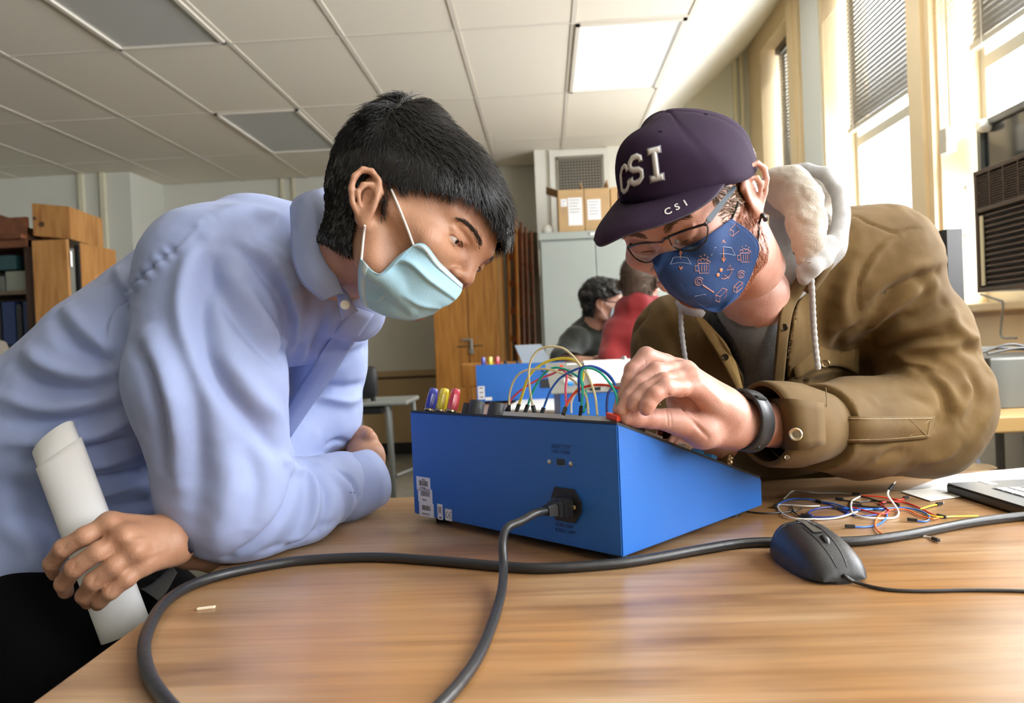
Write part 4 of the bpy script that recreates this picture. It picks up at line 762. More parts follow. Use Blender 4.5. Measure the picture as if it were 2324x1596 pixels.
# ================================================================ ORGANIC SURFACES: signed distance grid -> one continuous mesh
class SDF:
    def __init__(s, lo, hi, h):
        s.lo = np.asarray(lo, float); s.h = h; s.n = np.ceil((np.asarray(hi)-s.lo)/h).astype(int)+1
        s.F = np.full(tuple(s.n), .5, np.float32)
    def _box(s, c0, c1, m):
        i0 = np.maximum(0, np.floor((np.minimum(c0, c1)-m-s.lo)/s.h).astype(int)); i1 = np.minimum(s.n, np.ceil((np.maximum(c0, c1)+m-s.lo)/s.h).astype(int)+1)
        if np.any(i1 <= i0): return None
        g = [s.lo[k]+s.h*np.arange(i0[k], i1[k]) for k in range(3)]
        X, Y, Z = np.meshgrid(*g, indexing='ij'); return tuple(slice(i0[k], i1[k]) for k in range(3)), X, Y, Z
    def _app(s, sl, d, k, op):
        A = s.F[sl]
        if op == 'u': 
            if k > 0: h = np.clip(.5+.5*(A-d)/k, 0, 1); s.F[sl] = A*(1-h)+d*h-k*h*(1-h)
            else: s.F[sl] = np.minimum(A, d)
        else:
            if k > 0: h = np.clip(.5-.5*(A+d)/k, 0, 1); s.F[sl] = A*(1-h)+(-d)*h+k*h*(1-h)
            else: s.F[sl] = np.maximum(A, -d)
    def cap(s, a, b, ra, rb=None, k=.01, op='u', flat=None):
        """tapered capsule; flat=(axis vector, factor) squashes it along that axis"""
        rb = ra if rb is None else rb; a = np.asarray(a, float); b = np.asarray(b, float); m = max(ra, rb)*(max(1, flat[1]) if flat else 1)+k*1.5+3*s.h+.01
        q = s._box(a, b, m)
        if q is None: return s
        sl, X, Y, Z = q; ab = b-a; L2 = np.dot(ab, ab)+1e-12
        px, py, pz = X-a[0], Y-a[1], Z-a[2]; t = np.clip((px*ab[0]+py*ab[1]+pz*ab[2])/L2, 0, 1)
        dx, dy, dz = px-t*ab[0], py-t*ab[1], pz-t*ab[2]
        if flat:
            ax = np.asarray(flat[0], float); ax = ax/np.linalg.norm(ax); c = dx*ax[0]+dy*ax[1]+dz*ax[2]; q2 = np.maximum(dx*dx+dy*dy+dz*dz-c*c, 0)
            d = np.sqrt(q2+(c/flat[1])**2); d = (d-(ra+(rb-ra)*t))*min(1, flat[1])
        else: d = np.sqrt(dx*dx+dy*dy+dz*dz)-(ra+(rb-ra)*t)
        s._app(sl, d.astype(np.float32), k, op); return s
    def chain(s, P, R, k=.01, op='u', flat=None):
        for i in range(len(P)-1): s.cap(P[i], P[i+1], R[i], R[i+1], k, op, flat)
        return s
    def ell(s, c, r, k=.01, M=None, op='u'):
        c = np.asarray(c, float); r = np.asarray(r, float); q = s._box(c, c, r.max()+k*1.5+3*s.h+.01)
        if q is None: return s
        sl, X, Y, Z = q; P = np.stack([X-c[0], Y-c[1], Z-c[2]], -1)
        if M is not None: P = P@np.asarray(M)     # columns of M = ellipsoid axes
        k0 = np.linalg.norm(P/r, axis=-1); k1 = np.linalg.norm(P/(r*r), axis=-1)+1e-9
        s._app(sl, (k0*(k0-1)/k1).astype(np.float32), k, op); return s
    def mesh(s, iso=0.):
        F = s.F-iso; neg = F < 0; c = np.zeros(tuple(s.n-1), np.uint8)
        offs = [(i, j, k) for i in (0, 1) for j in (0, 1) for k in (0, 1)]
        sh = lambda A, o: A[o[0]:A.shape[0]-1+o[0], o[1]:A.shape[1]-1+o[1], o[2]:A.shape[2]-1+o[2]]
        for o in offs: c += sh(neg, o)
        act = np.argwhere((c > 0) & (c < 8)); idm = np.full(c.shape, -1, np.int32); idm[tuple(act.T)] = np.arange(len(act))
        val = np.stack([F[act[:, 0]+o[0], act[:, 1]+o[1], act[:, 2]+o[2]] for o in offs], 1)
        acc = np.zeros((len(act), 3)); cnt = np.zeros(len(act)); O = np.array(offs, float)
        for a in range(8):
            for b in range(a+1, 8):
                if np.abs(O[a]-O[b]).sum() != 1: continue
                va, vb = val[:, a], val[:, b]; m = (va < 0) != (vb < 0); t = np.where(m, va/(va-vb+1e-20), 0)
                acc += m[:, None]*(O[a]+t[:, None]*(O[b]-O[a])); cnt += m
        V = s.lo+s.h*(act+acc/cnt[:, None]); Q = []
        for ax in range(3):
            u, v = (ax+1) % 3, (ax+2) % 3
            S0 = [slice(None)]*3; S1 = [slice(None)]*3; S0[ax] = slice(0, -1); S1[ax] = slice(1, None)
            d = neg[tuple(S0)].astype(np.int8)-neg[tuple(S1)].astype(np.int8); E = np.argwhere(d != 0)
            E = E[(E[:, u] > 0) & (E[:, v] > 0) & (E[:, u] < s.n[u]-1) & (E[:, v] < s.n[v]-1)]
            sg = d[tuple(E.T)]; cells = []
            for du, dv in ((-1, -1), (0, -1), (0, 0), (-1, 0)): c_ = E.copy(); c_[:, u] += du; c_[:, v] += dv; cells.append(idm[tuple(c_.T)])
            q = np.stack(cells, 1); q[sg < 0] = q[sg < 0][:, ::-1]; Q.append(q)
        Q = np.concatenate(Q); return V, Q[(Q >= 0).all(1)]
def biggest(V, Q):
    lab = np.arange(len(V))
    for _ in range(400):
        m = lab[Q].min(1); new = lab.copy()
        for c in range(4): np.minimum.at(new, Q[:, c], m)
        new = new[new]
        if (new == lab).all(): break
        lab = new
    b = np.bincount(lab).argmax(); k = lab[Q[:, 0]] == b; um = np.unique(Q[k]); mp_ = -np.ones(len(V), int); mp_[um] = np.arange(len(um)); return V[um], mp_[Q[k]]
def smooth_mesh(V, Q, it=2, lam=.5):
    n = len(V); E = np.concatenate([Q[:, [0, 1]], Q[:, [1, 2]], Q[:, [2, 3]], Q[:, [3, 0]]]); 
    for _ in range(it):
        acc = np.zeros_like(V); cnt = np.zeros(n)
        for a, b in ((0, 1), (1, 0)):
            for k in range(3): acc[:, k] += np.bincount(E[:, a], V[E[:, b], k], n)
            cnt += np.bincount(E[:, a], minlength=n)
        V = V+lam*(acc/np.maximum(cnt, 1)[:, None]-V)
    return V
def normals(V, Q):
    fn = np.cross(V[Q[:, 2]]-V[Q[:, 0]], V[Q[:, 3]]-V[Q[:, 1]]); N = np.zeros_like(V)
    for c in range(Q.shape[1]):
        for k in range(3): N[:, k] += np.bincount(Q[:, c], fn[:, k], len(V))
    return N/(np.linalg.norm(N, axis=1)[:, None]+1e-12)
def bvh_of(V, Q): return BVHTree.FromPolygons([tuple(v) for v in V], [tuple(int(i) for i in q) for q in Q])
def hit(bv, px, py, off=0., dflt=None):
    r = ray(px, py); r = r/np.linalg.norm(r); h = bv.ray_cast(Vector(CAM), Vector(r))
    if h[0] is None: return None if dflt is None else at(px, py, dflt)
    return np.array(h[0])-r*off
def strokes(V, N, bv, S):
    """cloth folds: S = [(pixel polyline, width m, height m)]; the line is laid on the surface, then pushed out or in along the normals"""
    D = np.zeros(len(V))
    for P, wd, am in S:
        L = [hit(bv, x, y) for x, y in spline(P, 6)]; L = np.array([p for p in L if p is not None])
        if len(L) < 2: continue
        # drop depth jumps
        keep = [0]
        for i in range(1, len(L)):
            if np.linalg.norm(L[i]-L[keep[-1]]) < .032: keep.append(i)
        L = L[keep]; lo, hi = L.min(0)-4*wd, L.max(0)+4*wd; I = np.where(((V > lo) & (V < hi)).all(1))[0]
        if not len(I) or len(L) < 2: continue
        best = np.full(len(I), 9.); tb = np.zeros(len(I)); P_ = V[I]; n = len(L)-1
        for i in range(n):
            a, b = L[i], L[i+1]; ab = b-a; t = np.clip(((P_-a)@ab)/(ab@ab+1e-12), 0, 1); d = np.linalg.norm(P_-a-t[:, None]*ab, axis=1); m = d < best; best[m] = d[m]; tb[m] = (i+t[m])/n
        f = np.exp(-(best/wd)**2)*np.sin(np.pi*np.clip(tb, .04, .96))**.45
        D[I] += am*f
    return V+N*D[:, None]
def value_noise(P, scale, seed=0):
    P = P*scale; i = np.floor(P).astype(int); f = P-i; f = f*f*(3-2*f); r = 0
    def hsh(a): 
        h = (a[:, 0]*374761393+a[:, 1]*668265263+a[:, 2]*2147483647+seed*974711) & 0x7fffffff; h = (h ^ (h >> 13))*1274126177 & 0x7fffffff; return ((h ^ (h >> 16)) & 0xffff)/65535.
    for dx in (0, 1):
        for dy in (0, 1):
            for dz in (0, 1):
                w_ = (f[:, 0] if dx else 1-f[:, 0])*(f[:, 1] if dy else 1-f[:, 1])*(f[:, 2] if dz else 1-f[:, 2]); r = r+w_*hsh(i+np.array([dx, dy, dz]))
    return r*2-1
def patch(G, nu=6, nv=6):
    """smooth sheet through a grid of 3-D points"""
    G = np.asarray(G, float); A = np.array([spline(r, nv) for r in G]); B = np.array([spline(A[:, j], nu) for j in range(A.shape[1])]).transpose(1, 0, 2)
    m, n = B.shape[:2]; V = B.reshape(-1, 3); F = [(i*n+j, i*n+j+1, (i+1)*n+j+1, (i+1)*n+j) for i in range(m-1) for j in range(n-1)]; return V, F, (m, n)
def solidify(o, th, off=0.): md = o.modifiers.new('thickness', 'SOLIDIFY'); md.thickness = th; md.offset = off; return o
def strand_mesh(R, D, Nn, L, r, bend, segs=4, curl=0., seed=1):
    """tapered three-sided hairs: roots R, directions D, surface normals Nn"""
    g = np.random.default_rng(seed); n = len(R); L = np.broadcast_to(L, (n,)); side = np.cross(D, Nn); side /= np.linalg.norm(side, axis=1)[:, None]+1e-9; P = [R]; d = D.copy()
    ph = g.uniform(0, 6.28, n)
    for k in range(segs):
        d = d-Nn*bend/segs+side*(curl*np.sin(ph+k*1.6))[:, None]; d /= np.linalg.norm(d, axis=1)[:, None]; P.append(P[-1]+d*(L/segs)[:, None])
    V = []; 
    for k, p in enumerate(P):
        rr = r*(1-k/segs)**.7+r*.08
        for a in (0, 2.094, 4.189): V.append(p+rr*(side*math.cos(a)+Nn*math.sin(a)))
    V = np.stack(V, 1).reshape(-1, 3); m = (segs+1)*3; F = []
    for k in range(segs):
        for a in range(3): F.append(np.stack([np.arange(n)*m+k*3+a, np.arange(n)*m+k*3+(a+1) % 3, np.arange(n)*m+(k+1)*3+(a+1) % 3, np.arange(n)*m+(k+1)*3+a], 1))
    return V, np.concatenate(F)
def push_front(V, bv, gap, shp=None, it=3):
    x, y, z = proj(V); V = V.copy()
    for i in range(len(V)):
        h_ = hit(bv, x[i], y[i])
        if h_ is not None:
            dh = np.dot(h_-CAM, fw)-gap
            if z[i] > dh and z[i] < dh+.12: V[i] = at(x[i], y[i], dh)
    return V
def rotm(a, b, c):
    ca, sa, cb, sb, cc, sc = math.cos(a), math.sin(a), math.cos(b), math.sin(b), math.cos(c), math.sin(c)
    return np.array([[ca, -sa, 0], [sa, ca, 0], [0, 0, 1]])@np.array([[cb, 0, sb], [0, 1, 0], [-sb, 0, cb]])@np.array([[1, 0, 0], [0, cc, -sc], [0, sc, cc]])
# generic head in its own frame: x forward, y left, z up, origin between the ear canals
def build_head(neck_to, sides=(1, -1), h=.0021, neck_r=.058, closed=False):
    s = SDF((-.135, -.115, -.175), (.15, .115, .165), h)
    s.ell((-.018, 0, .056), (.094, .073, .083), 0); s.ell((.03, 0, .035), (.066, .068, .075), .03); s.ell((.038, 0, -.012), (.058, .056, .078), .03)
    s.ell((.055, 0, .075), (.045, .058, .05), .03)
    for q in sides+tuple(-x for x in sides if -x not in sides):
        s.cap((-.002, q*.060, -.02), (.006, q*.054, -.052), .014, .014, .02); s.cap((.006, q*.054, -.052), (.072, q*.016, -.080), .014, .014, .022)
        s.ell((.066, q*.044, -.004), (.024, q*q*.022, .018), .022); s.cap((.02, q*.066, .006), (.062, q*.048, .0), .009, .011, .015)
        s.cap((.094, q*.010, .044), (.076, q*.046, .048), .0085, .008, .014)
    s.ell((.078, 0, -.046), (.026, .028, .026), .02); s.ell((.077, 0, -.078), (.018, .020, .014), .015)
    for q in (1, -1):      # eye sockets, lids
        s.ell((.099, q*.034, .020), (.016, .017, .013), .012, op='s')
    s.cap((.094, 0, .030), (.112, 0, -.004), .0075, .0095, .012); s.ell((.115, 0, -.010), (.012, .0105, .0095), .008)
    for q in (1, -1):
        s.ell((.105, q*.013, -.014), (.0105, .007, .008), .006); s.ell((.080, q*.0325, .0225), (.0135, .0155, .0128), .004)
        s.cap((.0905, q*.024, .0290), (.0855, q*.046, .0285), .0030, .0024, .005)
        if not closed: s.ell((.0885, q*.0345, .0185), (.0075, .0125, .0030), .0015, op='s')
        else: s.cap((.0905, q*.023, .0165), (.0865, q*.044, .0160), .0010, .0010, .0015, op='s')
        s.ell((.109, q*.007, -.0195), (.004, .003, .0035), .002, op='s')
    s.cap((.101, -.018, -.041), (.101, .018, -.041), .0055, .0055, .006); s.cap((.099, -.016, -.051), (.099, .016, -.051), .0062, .0062, .006)
    n0 = np.array([-.028, 0, -.02]); nt = np.asarray(neck_to); s.cap(n0, n0+(nt-n0), neck_r*.97, neck_r*1.0, .03)
    for q in sides:        # ears
        E = lambda a, b, c: (a*.82-.004, q*(.0735+c*.9), b*.82+.004)
        s.ell(E(-.010, 0, .002), (.019, .0055, .029), .006, M=np.array([[1, .0, 0], [0, 1, 0], [0, 0, 1]])@rotm(q*.35, 0, 0))
        hx = [(.004, .000, .001), (.008, .016, .004), (.002, .028, .007), (-.010, .034, .011), (-.022, .030, .016), (-.029, .016, .019), (-.028, .0, .018), (-.023, -.014, .013), (-.014, -.024, .008)]
        s.chain([E(*p) for p in hx], [.0030, .0034, .0036, .0037, .0038, .0038, .0036, .0034, .0036], .002)
        s.ell(E(-.006, -.024, .005), (.0085, .005, .0105), .004)
        s.ell(E(-.006, .001, .0150), (.0100, .0085, .0115), .003, op='s'); s.ell(E(-.013, .021, .0165), (.008, .0045, .007), .003, op='s')
        s.chain([E(-.006, .019, .010), E(-.015, .012, .014), E(-.0185, .0, .0145), E(-.013, -.013, .010)], [.0026, .003, .003, .0026], .0025)
        s.cap(E(.004, -.002, .005), E(.002, -.009, .005), .0038, .003, .003)
    return s
def lashes(par, WF, HF, q, z, mat):
    P = [(.0905, q*.021, z-.001), (.0925, q*.030, z+.0015), (.0898, q*.038, z+.001), (.0845, q*.0455, z-.0012)]; L = WF(HF(spline(P, 5))); return MB().tube(L, [.0004+.0008*math.sin(math.pi*i/(len(L)-1)) for i in range(len(L))], 6).build('eyelashes', mat, par, smooth=True)
def eyeball(parent, c, fwd, iris, r=.0118, name='eye'):
    e = MB(); prof = [(r*math.sin(t), -r*math.cos(t)) for t in np.linspace(.05, math.pi-.04, 20)]; o = MB().lathe(prof, c, fwd, 24).build(name, pm('eye_white', (.62, .55, .52), .2, coat=.6), parent, smooth=True)
    fwd = np.asarray(fwd)/np.linalg.norm(fwd)
    MB().lathe([(.0058, r*.872), (.005, r*.91), (.003, r*.975), (.0005, r*1.01)], c, fwd, 20).build('iris', pm('iris_'+iris, (.035, .016, .008) if iris == 'brown' else (.06, .09, .11), .15, coat=1), o, smooth=True)
    MB().lathe([(.0024, r*1.0), (.0004, r*1.025)], c, fwd, 14).build('pupil', pm('pupil', (.004, .004, .004), .1), o); return o
def warp(V, src, dst, rad=.09):
    """small smooth correction that carries landmark points src onto dst"""
    src = np.asarray(src); dst = np.asarray(dst); K = np.exp(-(np.linalg.norm(src[:, None]-src[None], axis=2)/rad)**2)+1e-3*np.eye(len(src)); W = np.linalg.solve(K, dst-src)
    out = V.copy()
    for i in range(0, len(V), 50000): k = np.exp(-(np.linalg.norm(V[i:i+50000, None]-src[None], axis=2)/rad)**2); out[i:i+50000] += k@W
    return out
# ================================================================ LEFT MAN (blue shirt)
m_skinA = pm('skin_tan', (.50, .27, .165), .48, col2=(.40, .19, .11), vscale=26, bump=.22, bscale=420, sss=.12, bump2=.25, b2scale=70, spec=.45)
m_shirt = pm('shirt_blue', (.34, .415, .68), .7, bump=.12, bscale=1400, sheen=.1, bump2=.3, b2scale=22)
m_hairA = pm('hair_black', (.010, .009, .009), .34, spec=.6)
m_trous = pm('trousers_black', (.003, .003, .004), .9, spec=.1)
mA = thing('person', 'man in a light blue shirt and surgical mask leaning on the table at left', 'person', (-.75, 1.2, 0))
A = lambda px, py, d: at(px, py, d)
# ---- shirt: torso, near arm folded on the table, far arm behind
s = SDF((-1.12, .70, .70), (-.02, 1.72, 1.32), .0042)
hipA, waist, chest, upch = (A(-220, 1270, 1.20), A(40, 1085, 1.20), A(330, 845, 1.19), A(545, 690, 1.18))
for dd in (-.055, .055):
    dv = fw*dd
    s.cap(hipA+dv, waist+dv, .135, .128, .012); s.cap(waist+dv, chest+dv, .128, .130, .012); s.cap(chest+dv, upch+dv, .130, .100, .012)
s.cap(A(690, 620, 1.12), A(800, 700, 1.13), .07, .042, .03); s.cap(waist+up*-.02, A(90, 1240, 1.16), .125, .125, .03); s.cap(A(90, 1240, 1.16), A(-60, 1300, 1.16), .12, .12, .05)
s.cap(upch, A(690, 615, 1.12), .112, .088, .03); s.cap(A(700, 657, 1.085), A(792, 694, 1.09), .070, .045, .02); s.cap(A(792, 694, 1.09), A(812, 716, 1.12), .045, .036, .02); s.cap(A(262, 832, 1.19), A(425, 712, 1.18), .118, .118, .015); s.cap(A(90, 1200, 1.18), A(330, 1130, 1.20), .115, .10, .02); s.cap(A(600, 640, 1.12), A(700, 700, 1.20), .10, .085, .04)
# near (right) arm
sh_, el_ = A(478, 622, 1.045), A(520, 1118, 1.035)
s.cap(A(560, 560, 1.10), sh_, .070, .092, .05); s.cap(sh_, A(470, 860, 1.01), .090, .098, .02); s.cap(A(470, 860, 1.01), el_, .098, .086, .02)
eb = onz(540, 1278, TZ)+np.array([.0, .045, .062]); s.cap(el_, eb, .084, .066, .03)
f1 = onz(650, 1252, TZ)+np.array([0, .05, .058]); f2 = onz(765, 1190, TZ)+np.array([0, .045, .060])
s.cap(eb, f1, .068, .060, .03); s.cap(f1, f2, .062, .050, .02)
# far (left) arm: upper arm hangs behind the placket, forearm runs back behind the near elbow
s.cap(A(760, 700, 1.32), A(745, 830, 1.37), .062, .064, .03); s.cap(A(745, 830, 1.37), A(738, 945, 1.37), .064, .060, .02); s.cap(A(738, 945, 1.37), A(640, 1010, 1.27), .058, .052, .025); s.cap(A(640, 1010, 1.27), A(500, 1150, 1.10), .050, .045, .02)
# cut: table top, sleeve mouth at near wrist
X, Y, Z = np.meshgrid(*[s.lo[k]+s.h*np.arange(s.n[k]) for k in range(3)], indexing='ij', sparse=True)
tabl = np.maximum(-.455-X+.02, 0); s.F = np.maximum(s.F, np.where(X > -.47, (TZ+.0025)-Z, -1).astype(np.float32))
V, Q = biggest(*s.mesh()); V = smooth_mesh(V, Q, 3); N = normals(V, Q); bvA = bvh_of(V, Q)
S = []
def fold(P, w_, a_): S.append((P, w_*.9, a_*1.8))
# back and side folds (long, roughly across the torso)
fold([(265, 610), (300, 660), (375, 700), (425, 690)], .011, .006); fold([(255, 640), (290, 700), (370, 760)], .010, -.006)
fold([(150, 700), (190, 745), (245, 790), (262, 800)], .012, .007); fold([(120, 720), (170, 790), (250, 830)], .012, -.007)
fold([(60, 795), (110, 830), (190, 850), (262, 836)], .013, .008); fold([(30, 830), (90, 880), (200, 890), (280, 862)], .012, -.007)
fold([(0, 900), (100, 925), (220, 905), (300, 870)], .012, .006); fold([(0, 950), (110, 965), (230, 945), (320, 905)], .011, -.006)
fold([(0, 1005), (130, 1000), (250, 975), (330, 940)], .012, .006); fold([(60, 1050), (180, 1030), (290, 1000), (345, 975)], .010, -.006)
fold([(190, 1062), (280, 1040), (352, 1010)], .010, .005); fold([(200, 1095), (290, 1078), (356, 1055)], .010, -.007)
fold([(205, 1125), (300, 1105), (360, 1085)], .011, .006); fold([(215, 1160), (300, 1142), (362, 1125)], .009, -.006)
fold([(0, 1100), (60, 1130), (120, 1200), (130, 1280)], .022, -.008); fold([(0, 1180), (70, 1230), (100, 1300)], .02, .007); fold([(240, 1190), (320, 1170), (365, 1165)], .010, .004)
# shoulder seam with puckers
fold([(440, 520), (400, 560), (350, 600), (300, 650), (265, 690), (240, 750), (250, 800)], .0035, -.0035)
fold([(452, 512), (410, 555), (360, 598), (312, 648), (276, 690), (254, 740), (262, 790)], .006, .003)
for x, y in ((395, 570), (375, 585), (352, 610), (330, 630), (306, 655), (288, 675)): fold([(x-16, y-10), (x+4, y+8)], .005, -.0025)
# sleeve folds
fold([(470, 540), (430, 600), (412, 680), (420, 760), (450, 840)], .014, .006); fold([(500, 560), (470, 640), (455, 720), (475, 820), (520, 900)], .018, -.008)
fold([(540, 560), (590, 600), (640, 680), (655, 740), (640, 800)], .010, -.008); fold([(560, 560), (618, 600), (664, 680), (670, 750), (650, 800)], .009, .007)
fold([(590, 560), (640, 590), (680, 660), (690, 720)], .009, .006); fold([(455, 560), (520, 690), (590, 780), (640, 830)], .014, -.007)
fold([(540, 640), (590, 720), (632, 780)], .014, .007); fold([(470, 800), (520, 900), (590, 980), (645, 1040)], .014, -.006); fold([(520, 820), (580, 900), (640, 950)], .016, .006)
fold([(300, 780), (340, 860), (365, 960), (370, 1060)], .012, -.007); fold([(330, 760), (375, 860), (400, 970), (405, 1100)], .016, .006); fold([(390, 740), (430, 880), (450, 1040), (440, 1180)], .018, -.005)
fold([(500, 1000), (520, 1100), (500, 1200), (470, 1260)], .02, .005); fold([(560, 1010), (585, 1110), (560, 1210)], .014, -.004)
fold([(664, 1035), (672, 1080), (650, 1160), (590, 1230), (520, 1268)], .012, -.007); fold([(660, 1060), (700, 1080), (712, 1140), (690, 1200), (640, 1240)], .010, .007)
fold([(700, 1060), (740, 1110), (744, 1160), (722, 1210)], .010, -.006); fold([(730, 1060), (775, 1100), (790, 1150), (770, 1190)], .009, .006); fold([(760, 1060), (800, 1090), (812, 1130)], .007, -.005)
fold([(640, 1045), (700, 1040), (760, 1052), (800, 1070)], .008, .004); fold([(600, 1250), (680, 1225), (760, 1185)], .008, -.003)
# far sleeve
fold([(690, 900), (740, 880), (790, 880), (830, 870)], .009, -.006); fold([(690, 920), (730, 905), (790, 912), (830, 895)], .009, .006); fold([(650, 970), (700, 950), (760, 960), (805, 972)], .009, .006); fold([(660, 1000), (720, 975), (800, 992)], .008, -.006)
fold([(700, 820), (760, 790), (820, 740)], .010, .005); fold([(700, 850), (770, 820), (828, 790)], .010, -.005); fold([(740, 1010), (770, 1000), (800, 1010)], .006, -.004)
# collar side / chest
fold([(640, 700), (690, 640), (720, 560)], .02, .004); fold([(480, 500), (560, 480), (640, 500)], .02, .005); fold([(700, 760), (680, 830), (655, 900)], .012, .004); fold([(740, 700), (720, 770), (690, 830), (645, 890)], .006, -.005)
V = strokes(V, N, bvA, S)
V += N*(.0010*value_noise(V*np.array([1, 1, 1]), 28, 3)+.0007*value_noise(V, 60, 5))[:, None]
V[:, 2] = np.where((V[:, 0] > -.455) & (V[:, 2] < TZ+.0015), TZ+.0015, V[:, 2])
shA = mesh('shirt', V, Q, m_shirt, mA, smooth=True); bvA = bvh_of(V, Q)
# cuff of the near sleeve: a thick open ring around the wrist, with a buttoned placket
def ring_loft(rings, n=36):
    V = []; 
    for c, a, b in rings:
        for k in range(n): t = 2*math.pi*k/n; V.append(np.asarray(c)+np.asarray(a)*math.cos(t)+np.asarray(b)*math.sin(t))
    m = len(rings); return V, [(i*n+k, i*n+(k+1) % n, (i+1)*n+(k+1) % n, (i+1)*n+k) for i in range(m-1) for k in range(n)]
cu0, cu1 = A(778, 1112, 1.255), A(838, 1088, 1.30); cd_ = (cu1-cu0)/np.linalg.norm(cu1-cu0)
ca_ = np.cross(cd_, fw); ca_ /= np.linalg.norm(ca_); cb2 = np.cross(cd_, ca_)
V_, F_ = ring_loft([(cu0-cd_*.03, ca_*.046, cb2*.042), (cu0+cd_*.0, ca_*.0545, cb2*.046), (cu0+cd_*.02, ca_*.0545, cb2*.047), (cu1-cd_*.015, ca_*.052, cb2*.046), (cu1+cd_*.008, ca_*.050, cb2*.044)], 48)
solidify(mesh('cuff', V_, F_, m_shirt, mA, smooth=True), .003, -1)
q0 = A(805, 1150, 1.26); 
for (a, b) in (((803, 1120), (826, 1123)), ((803, 1116), (826, 1119))):
    pass
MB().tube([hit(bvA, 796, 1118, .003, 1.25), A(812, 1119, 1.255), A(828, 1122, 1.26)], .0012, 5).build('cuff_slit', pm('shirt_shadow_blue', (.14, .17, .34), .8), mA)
# placket strip down the chest
def strip(name, L0, L1, bv, off, mat, par, th=.002, n=18, dflt=1.3):
    a, b = spline(L0, n//max(1, len(L0)-1)), spline(L1, n//max(1, len(L1)-1)); k = min(len(a), len(b)); G = []
    for i in range(k):
        p, q = hit(bv, *a[i]), hit(bv, *b[i]); d = [np.dot(x-CAM, fw) for x in (p, q) if x is not None]
        dm = min(d) if d else dflt; G.append([at(*a[i], dm-off), at(*((a[i]+b[i])/2), dm-off-.002), at(*b[i], dm-off)])
    V, F, _ = patch(G, 2, 3); return solidify(mesh(name, V, F, mat, par, smooth=True), th, 0)
def strip_d(name, L0, L1, D, mat, par, th=.002, n=4, bulge=.003, pbv=None):
    G = [[at(*a, d), at((a[0]+b[0])/2, (a[1]+b[1])/2, d-bulge), at(*b, d)] for a, b, d in zip(L0, L1, D)]; V, F, _ = patch(G, n, 3); V = push_front(V, pbv, .003) if pbv else V; return solidify(mesh(name, V, F, mat, par, smooth=True), th, 0)
strip_d('placket', [(802, 696), (762, 752), (715, 822), (668, 896), (630, 962)], [(850, 712), (806, 775), (757, 852), (706, 925), (655, 1000)], [1.135, 1.15, 1.17, 1.19, 1.20], m_shirt, mA, bulge=.006, pbv=bvA)
# ---- collar: stand around the neck and the folded leaf with its rounded point and button
G = [[A(742, 424, 1.06), A(700, 436, 1.00), A(672, 450, 1.01), A(660, 470, 1.05)],
     [A(742, 500, .985), A(712, 505, .965), A(680, 512, .975), A(662, 520, 1.00)],
     [A(752, 570, .955), A(722, 575, .945), A(695, 580, .95), A(666, 590, .965)],
     [A(764, 625, .945), A(745, 630, .94), A(718, 636, .94), A(688, 644, .95)],
     [A(780, 668, .945), A(772, 668, .945), A(758, 672, .945), A(732, 682, .95)]]
V_, F_, _ = patch(G, 6, 6); V_ = push_front(V_, bvA, .006); cl = solidify(mesh('collar', V_, F_, m_shirt, mA, smooth=True), .003, 0)
MB().tube([V_[i*19+17]-fw*.0022 for i in range(25)], .0006, 5).build('collar_stitching', pm('stitch_blue', (.25, .33, .66), .7), cl)
G = [[A(760, 640, .965), A(770, 690, .96), A(776, 730, .98)], [A(778, 655, .955), A(786, 690, .95), A(790, 715, .97)], [A(792, 672, .955), A(802, 694, .955), A(812, 704, .975)]]
V_, F_, _ = patch(G, 5, 5); solidify(mesh('collar_stand', V_, F_, m_shirt, mA, smooth=True), .003, 0)
MB().lathe([(.0058, 0), (.006, .0012), (.005, .0024), (.0038, .0018), (.0008, .0016)], A(783, 692, .943), -ray(783, 692), 20).build('button', m_white, mA, smooth=True)
# inner back collar band seen behind the neck
ncA = A(770, 560, 1.03)
# ---- body (skin): head, neck, trunk core, forearms, both hands
qA = dict(yaw=-.191, pitch=.532, roll=-.301, c=A(892, 532, .95), sc=1.018)
RA = rotm(qA['yaw'], qA['pitch'], qA['roll'])
def HA(p): return qA['c']+qA['sc']*(np.asarray(p)@RA.T)
def invA(w_): return ((np.asarray(w_)-qA['c'])/qA['sc'])@RA
hs = build_head(invA(A(738, 612, 1.10)), sides=(-1, 1), neck_r=.056); Vh, Qh = hs.mesh(); Vh = smooth_mesh(Vh, Qh, 1, .4); Wh = HA(Vh)
LMA = [((0, -.083, 0), (845, 462)), ((.083, -.034, .023), (1031, 538)), ((.098, 0, .028), (1082, 582)), ((.122, 0, -.012), (1060, 640)), ((.082, 0, -.088), (950, 712)), ((.099, 0, .085), (1120, 510)), ((-.10, 0, .06), (790, 400)), ((-.01, 0, .135), (965, 290)), ((.02, -.055, -.055), (870, 610))]
srcA = [HA(p) for p, _ in LMA]; dstA = [at(*px, np.dot(HA(p)-CAM, fw)) for p, px in LMA]
WA = lambda P: warp(np.atleast_2d(P), srcA, dstA, .11)
Wh = WA(Wh)
def hand(s, w_, M, k=.006):
    """M: list of finger chains [(px,py,d,r)...] joined at their roots to the palm; thumb last"""
    for ch in M:
        P = [at(x, y, d) for x, y, d, r in ch]; R = [c[3] for c in ch]
        s.chain(P, R, .0015)
